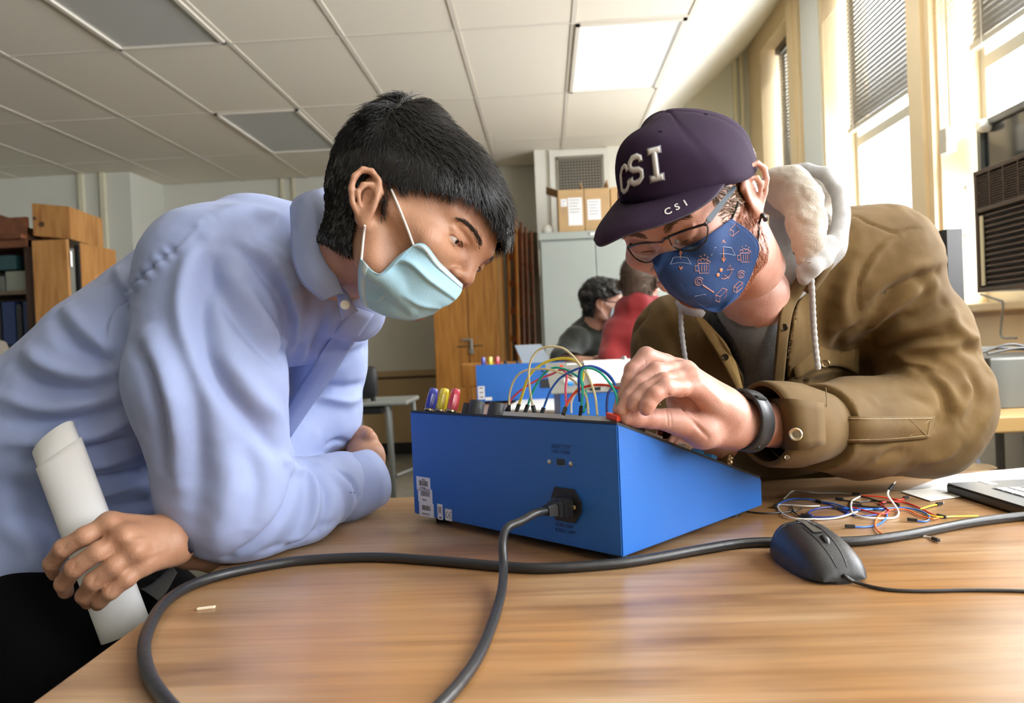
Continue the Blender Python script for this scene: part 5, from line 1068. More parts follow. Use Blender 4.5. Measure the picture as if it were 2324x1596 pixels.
# left hand holding the paper (seen at lower left)
def H4(x, y, d, r): return (40+x/3.069, 940+y/3.069, d, r)
sH = SDF(np.min([at(90, 1130, .86), at(500, 1400, 1.12), at(90, 1400, .86), at(500, 1130, 1.12)], 0)-.03, np.max([at(90, 1130, .86), at(500, 1400, 1.12), at(90, 1400, .86), at(500, 1130, 1.12)], 0)+.03, .0016)
P4 = lambda x, y, d: at(40+x/3.069, 940+y/3.069, d)
palm = [((640, 760), (1050, 830), .0135, .020, .925), ((740, 850), (1060, 870), .0145, .019, .915), ((820, 950), (1080, 920), .0145, .018, .912), ((880, 1040), (1110, 950), .0135, .018, .918)]
for (a, b, r0_, r1_, d) in palm: sH.cap(P4(*a, d), P4(*b, d+.045), r0_, r1_, .012)
sH.cap(P4(1050, 860, .965), P4(1200, 900, 1.03), .026, .030, .015); sH.cap(P4(1200, 900, 1.03), P4(1420, 960, 1.08), .030, .032, .015)
wristflat = None
fing = [[(650, 765, .925, .0125), (470, 850, .905, .0112), (320, 935, .905, .0108), (240, 1040, .918, .0098), (232, 1110, .930, .0090)],
        [(745, 850, .915, .0120), (560, 960, .895, .0112), (395, 1075, .893, .0110), (320, 1180, .905, .0098), (335, 1235, .918, .0090)],
        [(825, 950, .912, .0118), (670, 1060, .893, .0108), (530, 1165, .890, .0105), (465, 1265, .902, .0095), (490, 1310, .915, .0085)],
        [(885, 1045, .918, .0108), (760, 1150, .900, .0098), (650, 1235, .896, .0095), (575, 1300, .905, .0086), (560, 1325, .912, .0080)]]
for fch in fing:
    T = SDF(sH.lo, sH.lo+(sH.n-1)*sH.h, sH.h); T.chain([P4(x, y, d) for x, y, d, r in fch], [c[3] for c in fch], .004)
    T.F = T.F[:sH.F.shape[0], :sH.F.shape[1], :sH.F.shape[2]]
    a_ = P4(*fch[0][:3]); g = np.meshgrid(*[sH.lo[k]+sH.h*np.arange(sH.F.shape[k]) for k in range(3)], indexing='ij', sparse=True)
    kk = np.clip(.010-(np.sqrt((g[0]-a_[0])**2+(g[1]-a_[1])**2+(g[2]-a_[2])**2)-.012)*.3, .0006, .010).astype(np.float32)
    h_ = np.clip(.5+.5*(sH.F-T.F)/kk, 0, 1); sH.F = sH.F*(1-h_)+T.F*h_-kk*h_*(1-h_)
for x, y, d in ((650, 765, .912), (745, 850, .902), (825, 950, .899)): sH.ell(P4(x, y, d+.003), (.008, .008, .008), .012)   # knuckles
sH.chain([P4(1000, 900, .96), P4(760, 860, 1.0), P4(520, 900, 1.0), P4(420, 900, .985)], [.016, .013, .011, .009], .006)      # thumb behind the paper
V1, Q1 = sH.mesh(); V1 = smooth_mesh(V1, Q1, 2, .5); N1 = normals(V1, Q1); bh = bvh_of(V1, Q1)
V1 = strokes(V1, N1, bh, [([(40+a/3.069, 940+b/3.069), (40+c/3.069, 940+d/3.069)], .0012, -.0007) for a, b, c, d in ((330, 900, 300, 960), (350, 880, 322, 950), (400, 1040, 370, 1110), (415, 1030, 385, 1095), (540, 1130, 505, 1200), (555, 1120, 520, 1190), (655, 1200, 625, 1260), (250, 1040, 220, 1050), (330, 1170, 300, 1180))]+
   [([(40+a/3.069, 940+b/3.069) for a, b in P], .004, am) for P, am in (([(700, 880), (800, 880), (900, 860)], .0012), ([(620, 800), (600, 880), (560, 900)], -.0015), ([(860, 1010), (960, 960), (1050, 930)], .0010), ([(1030, 760), (1060, 880), (1080, 980)], -.001))])
# right hand gripping the far sleeve
sG = SDF(at(775, 1080, 1.40)-np.array([.04, .10, .02]), at(890, 950, 1.40)+np.array([.05, .08, .04]), .0018)
sG.cap(A(838, 1100, 1.33), A(828, 1040, 1.35), .030, .031, .01); sG.cap(A(828, 1040, 1.35), A(826, 1005, 1.37), .032, .026, .015); sG.ell(A(836, 1030, 1.345), (.024, .022, .022), .012)
for k, (x, y, d) in enumerate(((838, 992, 1.345), (832, 985, 1.36), (824, 982, 1.375), (814, 990, 1.385))): sG.chain([A(834, 1030, 1.35), A(x, y, d), A(x-24, y+4, d+.012), A(x-40, y+22, d+.012)], [.013, .011, .010, .009], .006)
V2, Q2 = sG.mesh(); V2 = smooth_mesh(V2, Q2, 2)
# trunk core under the clothes
sT = SDF((-1.10, .95, .30), (-.1, 1.6, 1.30), .012)
for dd in (-.05, .05): sT.cap(hipA+fw*dd, chest+fw*dd, .115, .12, .03); sT.cap(chest+fw*dd, A(600, 690, 1.20), .11, .06, .03)
sT.cap(A(600, 690, 1.20), A(740, 612, 1.11), .055, .045, .03); sT.chain([A(560, 620, 1.08), sh_, A(470, 860, 1.01), eb], [.05, .055, .05, .038], .02); sT.chain([eb, f1, f2, A(838, 1094, 1.325)], [.038, .036, .032, .028], .015)
sT.chain([A(760, 720, 1.32), A(745, 830, 1.37), A(738, 950, 1.37), A(500, 1150, 1.11), A(420, 1235, 1.04)], [.045, .045, .04, .034, .026], .015)
sT.chain([hipA, hipA-[0, 0, .35]], [.12, .09], .05)
V3, Q3_ = sT.mesh(); V3 = smooth_mesh(V3, Q3_, 1)
Vb = np.concatenate([Wh, V1, V2, V3]); Qb = np.concatenate([Qh, Q1+len(Wh), Q2+len(Wh)+len(V1), Q3_+len(Wh)+len(V1)+len(V2)])
bodyA = mesh('body', Vb, Qb, m_skinA, mA, smooth=True); bvH = bvh_of(Wh, Qh)
# eyes
NA = normals(Wh, Qh)
for q in (-1, 1):
    c = WA(HA((.0775, q*.0325, .0215)))[0]; f_ = RA@np.array([.90, .22*q, -.22]); eyeball(mA, c, f_, 'brown', .0122); lashes(mA, WA, HA, q, .0222, m_hairA)
# nails
for x, y, d in ((225, 1110, .915),): pass
# ---- hair: cap of strands, eyebrows
def hairline_A(P):   # P local head coordinates -> True where scalp hair grows
    x, y, z = P[:, 0], np.abs(P[:, 1]), P[:, 2]
    top = z > (.062+.35*np.clip(x-.05, 0, 1)-.0*y); side = (z > .012+np.clip(x+.0, -.03, .09)*.62+0*y)
    back = (x < -.022) & (z > -.052+np.clip(-.03-x, 0, .05)*.2); front = x < .086+.02*(z > .08)
    sb = (x < .012) & (x > -.02) & (z > -.004) & (y > .05)
    return ((top & front) | (side & (z > .03) & front & (x < .075)) | back | sb)
fc = Vh[Qh].mean(1); Nl = normals(Vh, Qh); fn_ = Nl[Qh].mean(1); ok = hairline_A(fc) & ~((np.abs(fc[:, 1]) > .0765) & (fc[:, 0] > -.036) & (fc[:, 0] < .012) & (fc[:, 2] < .036)) & ~((np.abs(fc[:, 1]) > .058) & (fc[:, 0] > -.024) & (fc[:, 0] < .008) & (fc[:, 2] < .030))
ii = np.where(ok)[0]; g = np.random.default_rng(5); pick = g.choice(ii, 26000); R0 = fc[pick]+g.normal(0, .0010, (len(pick), 3)); Nn = fn_[pick]
flow = np.array([.75, 0, -.25])+np.zeros_like(R0); topm = np.clip((R0[:, 2]-.05)/.06, 0, 1); flow[:, 0] = .25+.9*topm; flow[:, 2] = -.9+.9*topm; flow[R0[:, 0] < -.03, 0] = -.15; flow[:, 1] = .25*np.sign(-R0[:, 1])*topm+value_noise(R0, 45, 2)*.8; flow[:, 0] += value_noise(R0, 40, 9)*.6; flow[:, 2] += value_noise(R0, 38, 12)*.5
flow -= Nn*np.sum(flow*Nn, 1)[:, None]; flow /= np.linalg.norm(flow, axis=1)[:, None]+1e-9
lift = .35+.75*topm; D_ = flow+Nn*lift[:, None]; D_ /= np.linalg.norm(D_, axis=1)[:, None]
Ln = (.010+.022*topm+.003*np.clip(R0[:, 0]*10, 0, 1))*g.uniform(.7, 1.2, len(R0)); low = np.clip((.02-R0[:, 2])/.05, 0, 1); Ln *= (1-.15*low)
tkr = np.clip(R0[:, 2]/.08, .08, 1); Vs, Fs = strand_mesh(R0+Nn*(.0016+.0085*tkr)[:, None], D_, Nn, Ln, .00055, .9, 4, .42, 3)
# under-layer so no scalp shows
sc_ = Vh[np.unique(Qh[ii])]; um = np.unique(Qh[ii]); mp_ = -np.ones(len(Vh), int); mp_[um] = np.arange(len(um)); tk = np.clip((Vh[um][:, 2]-.0)/.08, .08, 1); Vu = Vh[um]+Nl[um]*(.0022+.010*tk+.002*value_noise(Vh[um], 45, 8)*tk)[:, None]; Fu = mp_[Qh[ii]]
Vhair = np.concatenate([Vu, Vs]); Fhair = np.concatenate([Fu, Fs+len(Vu)])
mesh('hair', WA(HA(Vhair)), Fhair, m_hairA, mA, smooth=True)
def brow(par, HF, WF, RR, q, mat, n=260, bv=None):
    g = np.random.default_rng(3); t = g.uniform(0, 1, n); x = .1035-.020*t**1.6; y = q*(.012+.036*t); z = .041+.010*np.sin(t*2.4)-.004*t+g.normal(0, .0025, n)*(1-.6*t)
    R = np.stack([x, y, z], 1); 
    for i in range(n):
        h_ = bvL.find_nearest(Vector(R[i])); R[i] = np.array(h_[0])
    Nn = np.tile([.9, q*.3, .1], (n, 1)); D = np.stack([-.25+0*t, q*(.8+0*t), .55-1.0*t], 1); D /= np.linalg.norm(D, axis=1)[:, None]; D = D+Nn*.25
    V, F = strand_mesh(R, D/np.linalg.norm(D, axis=1)[:, None], Nn, .0075, .00033, .3, 3, .1); return mesh('eyebrow', WF(HF(V)), F, mat, par, smooth=True)
bvL = bvh_of(Vh, Qh)
for q in (-1, 1): brow(mA, HA, WA, RA, q, pm('brow_black', (.03, .02, .014), .7), 190)
# ---- surgical mask: pleated sheet laid over the lower face
m_mask = pm('mask_blue', (.40, .66, .80), .75, bump=.25, bscale=900); m_maskl = pm('mask_edge_pale', (.60, .78, .86), .7); m_loop = pm('ear_loop_white', (.80, .76, .72), .8)
rowsA = [[(818, 585), (872, 622), (940, 552), (1000, 600), (1052, 645)],
         [(815, 607), (858, 625), (922, 575), (985, 625), (1044, 668)],
         [(813, 640), (852, 655), (905, 612), (968, 655), (1022, 690)],
         [(816, 668), (850, 682), (892, 655), (950, 690), (1000, 700)],
         [(823, 690), (855, 705), (895, 712), (940, 720), (984, 712)],
         [(845, 703), (870, 715), (905, 724), (935, 727), (972, 716)]]
rowsA[0] = [(818, 587), (868, 622), (950, 552), (1002, 600), (1050, 646)]
G = []
for r_ in rowsA:
    row = []
    for j, (x, y) in enumerate(r_):
        p = hit(bvH, x, y); d = np.dot(p-CAM, fw) if p is not None else None; row.append([x, y, d])
    dl = [c[2] for c in row if c[2] is not None]; 
    for c in row:
        if c[2] is None: c[2] = (dl[-1] if dl else .93)+.012
    G.append(row)
Gd = np.array([[c[2] for c in r_] for r_ in G]); Gd = np.minimum(Gd, np.median(Gd)+.05)
for _ in range(2): Gd = (Gd+np.pad(Gd, 1, 'edge')[1:-1, :-2]+np.pad(Gd, 1, 'edge')[1:-1, 2:]+np.pad(Gd, 1, 'edge')[:-2, 1:-1]+np.pad(Gd, 1, 'edge')[2:, 1:-1])/5
G3 = [[at(c[0], c[1], Gd[i, j]-.009-.006*(j in (2, 3))) for j, c in enumerate(r_)] for i, r_ in enumerate(G)]
V_, F_, (mm, nn_) = patch(G3, 10, 10); Vg = V_.reshape(mm, nn_, 3); vdir = -ray(930, 640); vdir /= np.linalg.norm(vdir)
for i in range(mm):
    t = i/(mm-1); ple = ((t*3.2) % 1); amp = .0075*(ple**4)*(.1 < t < .9); Vg[i] += vdir*amp*np.sin(np.pi*np.clip(np.arange(nn_)/(nn_-1), .05, .95))[:, None]**.3
    Vg[i] += vdir*(.0035*np.sin(np.linspace(0, 9, nn_)+t*5)*np.clip(t, 0, 1)*.5)[:, None]
Vg = push_front(Vg.reshape(-1, 3), bvH, .0042).reshape(mm, nn_, 3)
for _ in range(1): Vg[1:-1, 1:-1] = (Vg[1:-1, 1:-1]*4+Vg[:-2, 1:-1]+Vg[2:, 1:-1]+Vg[1:-1, :-2]+Vg[1:-1, 2:])/8
Vg = push_front(Vg.reshape(-1, 3), bvH, .003).reshape(mm, nn_, 3)
mkA = solidify(mesh('surgical_mask', Vg.reshape(-1, 3), F_, m_mask, mA, smooth=True), .0012, 0)
for nm, idx in (('top_band', 0), ('side_band', 1)):
    line = [Vg[1, j]+vdir*.0012 for j in range(int(nn_*.48), nn_)] if idx == 0 else [Vg[i, 1]+vdir*.0012 for i in range(mm)]
    l2 = [Vg[4, j]+vdir*.0016 for j in range(int(nn_*.48), nn_)] if idx == 0 else [Vg[i, 4]+vdir*.0012 for i in range(mm)]
    V_, F_, _ = patch([line, l2], 1, 1); solidify(mesh(nm, V_, F_, m_maskl, mkA, smooth=True), .0008, 0)
for k, P in enumerate(([(820, 590), (823, 560), (826, 530), (828, 512)], [(938, 556), (925, 520), (905, 470), (888, 430)])):
    Q_ = []
    for x, y in P: p = hit(bvH, x, y); Q_.append(p-fw*.003 if p is not None else A(x, y, .88))
    dq = [np.dot(p-CAM, fw) for p in Q_]; Q_ = [at(x, y, min(d_, dq[0]*.5+dq[-1]*.5+.01)) for (x, y), d_ in zip(P, dq)]
    MB().tube(spline(Q_, 5), .0014, 8).build('ear_loop', m_loop, mkA, smooth=True)
V, F = textmesh('EKK', .0052, .0001); c = Vg[3, int(nn_*.60)]+vdir*.0016; e_ = Vg[3, int(nn_*.66)]-Vg[3, int(nn_*.56)]; e_ /= np.linalg.norm(e_); u_ = np.cross(-vdir, e_)*-1; u_ = u_ if np.dot(u_, up) > 0 else -u_
mesh('mask_print', c+V[:, :1]*e_+V[:, 1:2]*u_, F, m_ink, mkA)
# ---- trousers and shoes, shirt hem
s = SDF((-1.25, .80, .0), (-.30, 1.65, 1.0), .010)
hp = A(-90, 1420, 1.18)
for k, (dd, foot) in enumerate(((-.10, (-1.00, 1.05)), (.10, (-.78, 1.38)))):
    h_ = hipA*[1, 1, 0]+np.array([.10, dd, .78]); kn = np.array([foot[0]+.16, foot[1], .47]); s.cap(hipA+np.array([.06, dd*.8, -.07]), h_, .145, .125, .05); s.cap(h_, kn, .115, .085, .03); s.cap(kn, (foot[0], foot[1], .10), .082, .065, .02)
s.cap(A(60, 1370, 1.12), A(250, 1455, 1.15), .075, .07, .05); s.cap(A(250, 1455, 1.15), A(330, 1380, 1.24), .055, .05, .03); s.cap(A(60, 1430, 1.05), A(160, 1580, 1.02), .085, .085, .04); s.cap(A(160, 1580, 1.02), (-.72, 1.1, .3), .085, .075, .03); s.cap((-.72, 1.1, .3), (-.74, 1.12, .1), .07, .06, .02)
V, Q = s.mesh(); V = smooth_mesh(V, Q, 2); mesh('trousers', V, Q, m_trous, mA, smooth=True)
for x, y in ((-1.0, 1.05), (-.74, 1.12), (-.78, 1.38)): MB().bbox((x-.05, y-.048, .001), (x+.20, y+.048, .10), .03).build('shoe', m_bk, mA, smooth=True) if (x, y) != (-.74, 1.12) else None
strip_d('shirt_hem', [(300, 1345), (345, 1325), (390, 1285)], [(330, 1382), (372, 1352), (402, 1300)], [1.19, 1.2, 1.21], pm('lining_grey', (.5, .52, .55), .7), mA)
# ---- rolled paper in his hand
t = thing('rolled_paper', 'rolled sheaf of white paper held in the left hand of the man in blue', 'paper', tuple(A(290, 1440, .975)))
pa_, pb2 = A(126, 1012, .985), A(286, 1440, .975); pd = (pb2-pa_)/np.linalg.norm(pb2-pa_); pu = np.cross(pd, fw); pu /= np.linalg.norm(pu); pv = np.cross(pd, pu)
V = []; n_ = 90; m_ = 12
for i in range(m_+1):
    f_ = i/m_
    for k in range(n_):
        th = 2*math.pi*2.15*k/(n_-1)-1.0; rr = .0335-.0035*k/(n_-1)*1.6; e = .014*math.sin(th*.5+1)*(f_ < .02)
        V.append(pa_+pd*(np.linalg.norm(pb2-pa_)*f_+(e if i == 0 else 0)-.010*(i == 0)*math.cos(th))+pu*rr*math.cos(th)+pv*rr*.55*math.sin(th))
F = [(i*n_+k, i*n_+k+1, (i+1)*n_+k+1, (i+1)*n_+k) for i in range(m_) for k in range(n_-1)]
solidify(mesh('sheet_roll', V, F, pm('paper_roll', (.93, .93, .93), .75), t, smooth=True), .0008, 0)
# ================================================================ RIGHT MAN (cap, patterned mask, brown jacket)
m_skinB = pm('skin_fair', (.66, .38, .30), .45, col2=(.56, .27, .20), vscale=22, bump=.2, bscale=420, sss=.14, bump2=.25, b2scale=60, spec=.45)
m_jack = pm('jacket_canvas', (.135, .082, .027), .8, bump=.3, bscale=1100, col2=(.105, .062, .019), vscale=16, sheen=.04, spec=.25, bump2=.3, b2scale=35)
m_jdark = pm('jacket_stitch', (.22, .16, .075), .7)
m_cap = pm('cap_cotton', (.030, .015, .038), .85, bump=.35, bscale=1300, spec=.2, col2=(.024, .012, .031), vscale=12)
m_flc = pm('hood_fleece', (.56, .50, .42), .95, bump=.9, bscale=700, sheen=.5, bump2=.5, b2scale=120)
m_hood = pm('hood_grey_jersey', (.42, .42, .42), .85, bump=.5, bscale=1000, var=.12, vscale=120, sheen=.3)
m_tee = pm('tee_grey', (.17, .17, .165), .85, bump=.3, bscale=1200, var=.2, vscale=160)
m_inner = pm('hoodie_shade_black', (.012, .012, .014), .9)  # shade inside the grey hoodie painted as near-black; also the black ear loops
m_hairB = pm('hair_brown', (.16, .085, .035), .45); m_beard = pm('beard_red', (.30, .095, .035), .5)
mB = thing('person', 'bearded man in a purple cap, glasses, patterned blue mask and brown jacket', 'person', (.75, 1.75, 0))
# ---- jacket
s = SDF((.12, .93, .72), (1.22, 2.05, 1.30), .0044)
SL_, SR_ = A(1985, 618, 1.34), A(1540, 772, 1.38)
s.cap(A(2000, 592, 1.34), A(1905, 600, 1.33), .098, .098, .02); s.cap(SL_, A(1850, 660, 1.34), .092, .095, .02); s.cap(A(1850, 660, 1.34), A(1700, 790, 1.40), .095, .100, .03); s.cap(A(1700, 790, 1.40), SR_, .095, .080, .03)
s.cap(A(1712, 722, 1.285), A(1745, 840, 1.40), .080, .10, .03); s.cap(A(1700, 800, 1.42), A(1760, 960, 1.52), .115, .12, .03); s.cap(A(1850, 700, 1.42), A(1900, 980, 1.58), .11, .12, .03); s.cap(A(1900, 980, 1.58), A(2130, 1135, 1.66), .12, .095, .03); s.cap(A(2130, 1120, 1.66), A(2235, 1105, 1.68), .085, .050, .02)
s.cap(SL_, A(2085, 765, 1.34), .088, .084, .02); s.cap(A(2085, 765, 1.34), A(2125, 925, 1.32), .084, .088, .02)
s.cap(A(2125, 925, 1.32), A(2100, 960, 1.30), .088, .088, .02); s.cap(A(2100, 960, 1.30), A(1940, 972, 1.24), .086, .080, .025); s.cap(A(1940, 972, 1.24), A(1840, 969, 1.155), .078, .064, .02)
s.cap(SR_, A(1500, 900, 1.42), .076, .068, .02); s.cap(A(1500, 900, 1.42), A(1520, 1010, 1.36), .066, .056, .02); s.cap(A(1520, 1010, 1.36), A(1600, 1040, 1.26), .054, .045, .02)
X, Y, Z = np.meshgrid(*[s.lo[k]+s.h*np.arange(s.n[k]) for k in range(3)], indexing='ij', sparse=True)
s.F = np.maximum(s.F, np.where(Y < 1.53, (TZ+.003)-Z, -1.).astype(np.float32))
# perpendicular end of the sleeve at the cuff
ce_, cdir = A(1858, 969, 1.168), (A(1940, 972, 1.24)-A(1840, 969, 1.155)); cdir /= np.linalg.norm(cdir)
pln = -((X-ce_[0])*cdir[0]+(Y-ce_[1])*cdir[1]+(Z-ce_[2])*cdir[2]); near = ((X-ce_[0])**2+(Y-ce_[1])**2+(Z-ce_[2])**2) < .13**2
s.F = np.where(near, np.maximum(s.F, pln-.002), s.F).astype(np.float32)
def poly_cut(F, s, poly, dmax, offs=0.):
    """removes what projects inside the outline and lies nearer than dmax: the open front"""
    Xf, Yf, Zf = np.broadcast_arrays(*np.meshgrid(*[s.lo[k]+s.h*np.arange(s.n[k]) for k in range(3)], indexing='ij', sparse=True))
    zc = (Xf-CAM[0])*fw[0]+(Yf-CAM[1])*fw[1]+(Zf-CAM[2])*fw[2]; u = 1162+F_PX*((Xf-CAM[0])*rt[0]+(Yf-CAM[1])*rt[1]+(Zf-CAM[2])*rt[2])/zc; v = 798-F_PX*((Xf-CAM[0])*up[0]+(Yf-CAM[1])*up[1]+(Zf-CAM[2])*up[2])/zc
    P = np.array(poly, float); m = (u > P[:, 0].min()-60) & (u < P[:, 0].max()+60) & (v > P[:, 1].min()-60) & (v < P[:, 1].max()+60) & (zc < dmax+.03)
    uu, vv, zz = u[m], v[m], zc[m]; dd = np.full(len(uu), 1e9); ins = np.zeros(len(uu), bool); n = len(P)
    for i in range(n):
        a, b = P[i], P[(i+1) % n]; e = b-a; t = np.clip(((uu-a[0])*e[0]+(vv-a[1])*e[1])/(e@e), 0, 1); dd = np.minimum(dd, np.hypot(uu-a[0]-t*e[0], vv-a[1]-t*e[1]))
        c = ((a[1] > vv) != (b[1] > vv)); x = (b[0]-a[0])*(vv-a[1])/(b[1]-a[1]+1e-9)+a[0]; ins ^= c & (uu < x)
    d2 = np.where(ins, -dd, dd)*zz/F_PX; d = np.maximum(d2, zz-dmax)
    F = F.copy(); F[m] = np.maximum(F[m], -d); return F
F0 = s.F.copy(); _v, _q = s.mesh(); bv0 = bvh_of(_v, _q)
openJ = spline([(1572, 668), (1640, 640), (1720, 560), (1800, 540), (1862, 560), (1868, 612), (1835, 650), (1808, 690), (1796, 740), (1786, 800), (1776, 900), (1700, 905), (1685, 850), (1655, 795), (1615, 752), (1580, 722), (1565, 700), (1572, 668)], 4)[:-1]
s.F = poly_cut(np.maximum(F0, -(F0+.016)) if 0 else F0, s, openJ, 1.47)
V, Q = s.mesh(); V = smooth_mesh(V, Q, 2); N = normals(V, Q); bvJ = bvh_of(V, Q)
def J(x, y): return 1400+x/2.347, 440+y/2.347
S = []
def jf(P, w_, a_): S.append(([J(*p) for p in P], w_*.9, a_*1.45))
jf([(1215, 130), (1270, 115), (1330, 150), (1400, 180), (1480, 205), (1560, 185), (1620, 185)], .0025, -.0025); jf([(1500, 218), (1420, 255), (1360, 320), (1320, 380), (1290, 460), (1282, 540), (1290, 620)], .003, -.003)
jf([(1510, 225), (1440, 265), (1385, 330), (1345, 390), (1318, 460)], .006, .003); jf([(1760, 345), (1660, 380), (1560, 400), (1450, 450), (1360, 520), (1320, 580)], .012, .006)
jf([(1700, 420), (1560, 470), (1440, 540), (1370, 610)], .010, -.006); jf([(1690, 480), (1560, 540), (1450, 610), (1380, 680), (1360, 720)], .012, .008)
jf([(1480, 470), (1460, 540), (1400, 600)], .014, -.003); jf([(1600, 440), (1640, 500), (1620, 560), (1540, 620)], .012, -.005)
jf([(1740, 590), (1600, 650), (1480, 680), (1380, 740), (1340, 800)], .012, -.008); jf([(1790, 640), (1650, 700), (1520, 730), (1400, 780)], .013, .007)
jf([(1760, 775), (1650, 770), (1540, 790), (1430, 830), (1350, 840)], .009, -.008); jf([(1900, 770), (1780, 800), (1660, 810), (1540, 830), (1440, 870)], .011, .007)
jf([(2010, 800), (1900, 770), (1800, 700), (1780, 640)], .012, .006); jf([(2000, 850), (1900, 840), (1820, 790)], .012, -.006)
jf([(1500, 850), (1560, 900), (1640, 920), (1720, 940)], .010, .007); jf([(1480, 880), (1560, 950), (1680, 980), (1760, 1050), (1800, 1120)], .013, .006)
jf([(1620, 960), (1700, 1010), (1750, 1080), (1760, 1180), (1700, 1230)], .011, -.009); jf([(1780, 900), (1860, 960), (1920, 1050), (1900, 1150), (1850, 1230)], .014, -.008)
jf([(1720, 880), (1830, 940), (1880, 1020), (1870, 1110), (1800, 1200)], .012, .007); jf([(1950, 900), (2000, 1000), (2000, 1120), (1960, 1220)], .012, .004)
jf([(1060, 960), (1150, 935), (1260, 940), (1360, 960), (1440, 990)], .007, .004); jf([(1030, 1010), (1120, 1000), (1180, 990), (1230, 1030)], .010, -.005); jf([(1000, 1000), (1040, 1060), (1080, 1070), (1140, 1050)], .006, -.006)
jf([(1400, 1090), (1500, 1060), (1600, 1080), (1680, 1120)], .012, -.004); jf([(1250, 1310), (1400, 1330), (1520, 1310), (1600, 1300)], .010, -.005)
jf([(900, 1430), (1100, 1480), (1300, 1520), (1500, 1530), (1700, 1480)], .014, .004); jf([(1380, 1440), (1460, 1390), (1540, 1370)], .012, -.005); jf([(1600, 1420), (1720, 1400), (1840, 1320)], .012, .005)
jf([(1150, 900), (1100, 780), (1090, 660), (1130, 560), (1160, 470)], .016, -.006); jf([(1230, 700), (1200, 560), (1230, 440), (1280, 330)], .014, .006); jf([(1200, 900), (1190, 780), (1280, 700)], .012, -.005)
jf([(160, 600), (140, 660), (90, 720), (70, 800)], .008, -.005); jf([(200, 520), (150, 580), (80, 650)], .008, .004); jf([(330, 690), (300, 760), (330, 850), (380, 880)], .014, -.006); jf([(420, 700), (430, 800), (480, 880)], .014, .006); jf([(520, 820), (560, 920), (600, 1010)], .014, -.006)
jf([(60, 700), (110, 740), (150, 830)], .010, -.004); jf([(230, 560), (280, 640), (290, 720)], .012, .004)
V = strokes(V, N, bvJ, S); V += N*(.0016*value_noise(V, 26, 13)+.0010*value_noise(V, 55, 15))[:, None]
V[:, 2] = np.where((V[:, 1] < 1.53) & (V[:, 2] < TZ+.002), TZ+.002, V[:, 2])
mesh('jacket', V, Q, m_jack, mB, smooth=True); bvJ = bvh_of(V, Q)
def crop_layer(name, iso, poly, dmax, mat, lo, hi, dest=None):
    t = SDF.__new__(SDF); i0 = np.maximum(0, ((np.array(lo)-s.lo)/s.h).astype(int)); i1 = np.minimum(s.n, ((np.array(hi)-s.lo)/s.h).astype(int)); t.lo = s.lo+s.h*i0; t.h = s.h; t.n = i1-i0
    t.F = F0[i0[0]:i1[0], i0[1]:i1[1], i0[2]:i1[2]]-iso*-1.; t.F = t.F.copy()
    t.F[[0, -1], :, :] = .1; t.F[:, [0, -1], :] = .1; t.F[:, :, [0, -1]] = .1
    if poly is not None: t.F = poly_cut(t.F, t, poly, dmax)
    V, Q = t.mesh(); V = smooth_mesh(V, Q, 2)
    if dest is not None: dest.append((V, Q)); return
    return mesh(name, V, Q, mat, mB, smooth=True)
cl_, ch_ = (.25, 1.10, .78), (.57, 1.62, 1.25)
crop_layer('hoodie', .010, spline([(1640, 690), (1700, 600), (1800, 560), (1850, 620), (1800, 690), (1780, 760), (1765, 840), (1762, 915), (1705, 915), (1690, 850), (1670, 790), (1640, 740), (1620, 705), (1640, 690)], 4)[:-1], 1.47, m_inner, cl_, ch_)
crop_layer('t_shirt', .016, spline([(1600, 640), (1625, 690), (1655, 718), (1688, 738), (1722, 732), (1765, 704), (1800, 660), (1850, 560), (1720, 500), (1600, 640)], 4)[:-1], 1.45, m_tee, cl_, ch_)
chestskin = []; crop_layer('', .022, None, 0, None, cl_, ch_, chestskin)
nk = [hit(bvh_of(*chestskin[0]), x, y, .006, 1.3) for x, y in ((1625, 694), (1657, 722), (1688, 740), (1724, 734), (1765, 706), (1795, 665))]
MB().tube(spline(nk, 5), .0035, 8).build('neckband', m_tee, mB, smooth=True)
# plackets and their snaps
def hd(x, y, bv, dflt): p = hit(bv, x, y); return dflt if p is None else np.dot(p-CAM, fw)
m_jlin = pm('jacket_lining', (.25, .155, .045), .75, bump=.3, bscale=900)
strip_d('left_placket', [(1858, 606), (1826, 655), (1800, 700), (1788, 760), (1782, 820), (1776, 885)], [(1838, 590), (1796, 648), (1772, 705), (1764, 765), (1758, 825), (1752, 890)], [1.205, 1.215, 1.225, 1.25, 1.27, 1.28], m_jack, mB, .005, bulge=.002, pbv=bv0)
strip_d('right_placket', [(1558, 694), (1600, 728), (1640, 772), (1668, 822), (1684, 880)], [(1572, 712), (1592, 745), (1622, 792), (1650, 842), (1676, 890)], [1.24, 1.25, 1.255, 1.26, 1.265], m_jlin, mB, .004, bulge=.002, pbv=bv0)
m_snap = pm('snap_brass', (.42, .32, .18), .35, metal=1)
def snap(x, y, d, r, par=None, mat=None): MB().lathe([(r, 0), (r, .0016), (r*.85, .0028), (r*.6, .0022), (r*.55, .0012), (r*.25, .0014)], at(x, y, d), -ray(x, y), 24).build('snap', mat or m_snap, par or mB, smooth=True)
snap(1646, 811, min(1.252, hd(1646, 811, bv0, 1.3)-.005), .0055, mat=pm('snap_dark', (.07, .06, .04), .4, metal=1)); snap(1780, 743, min(1.243, hd(1780, 743, bv0, 1.3)-.006), .0058, mat=_mats['snap_dark'])
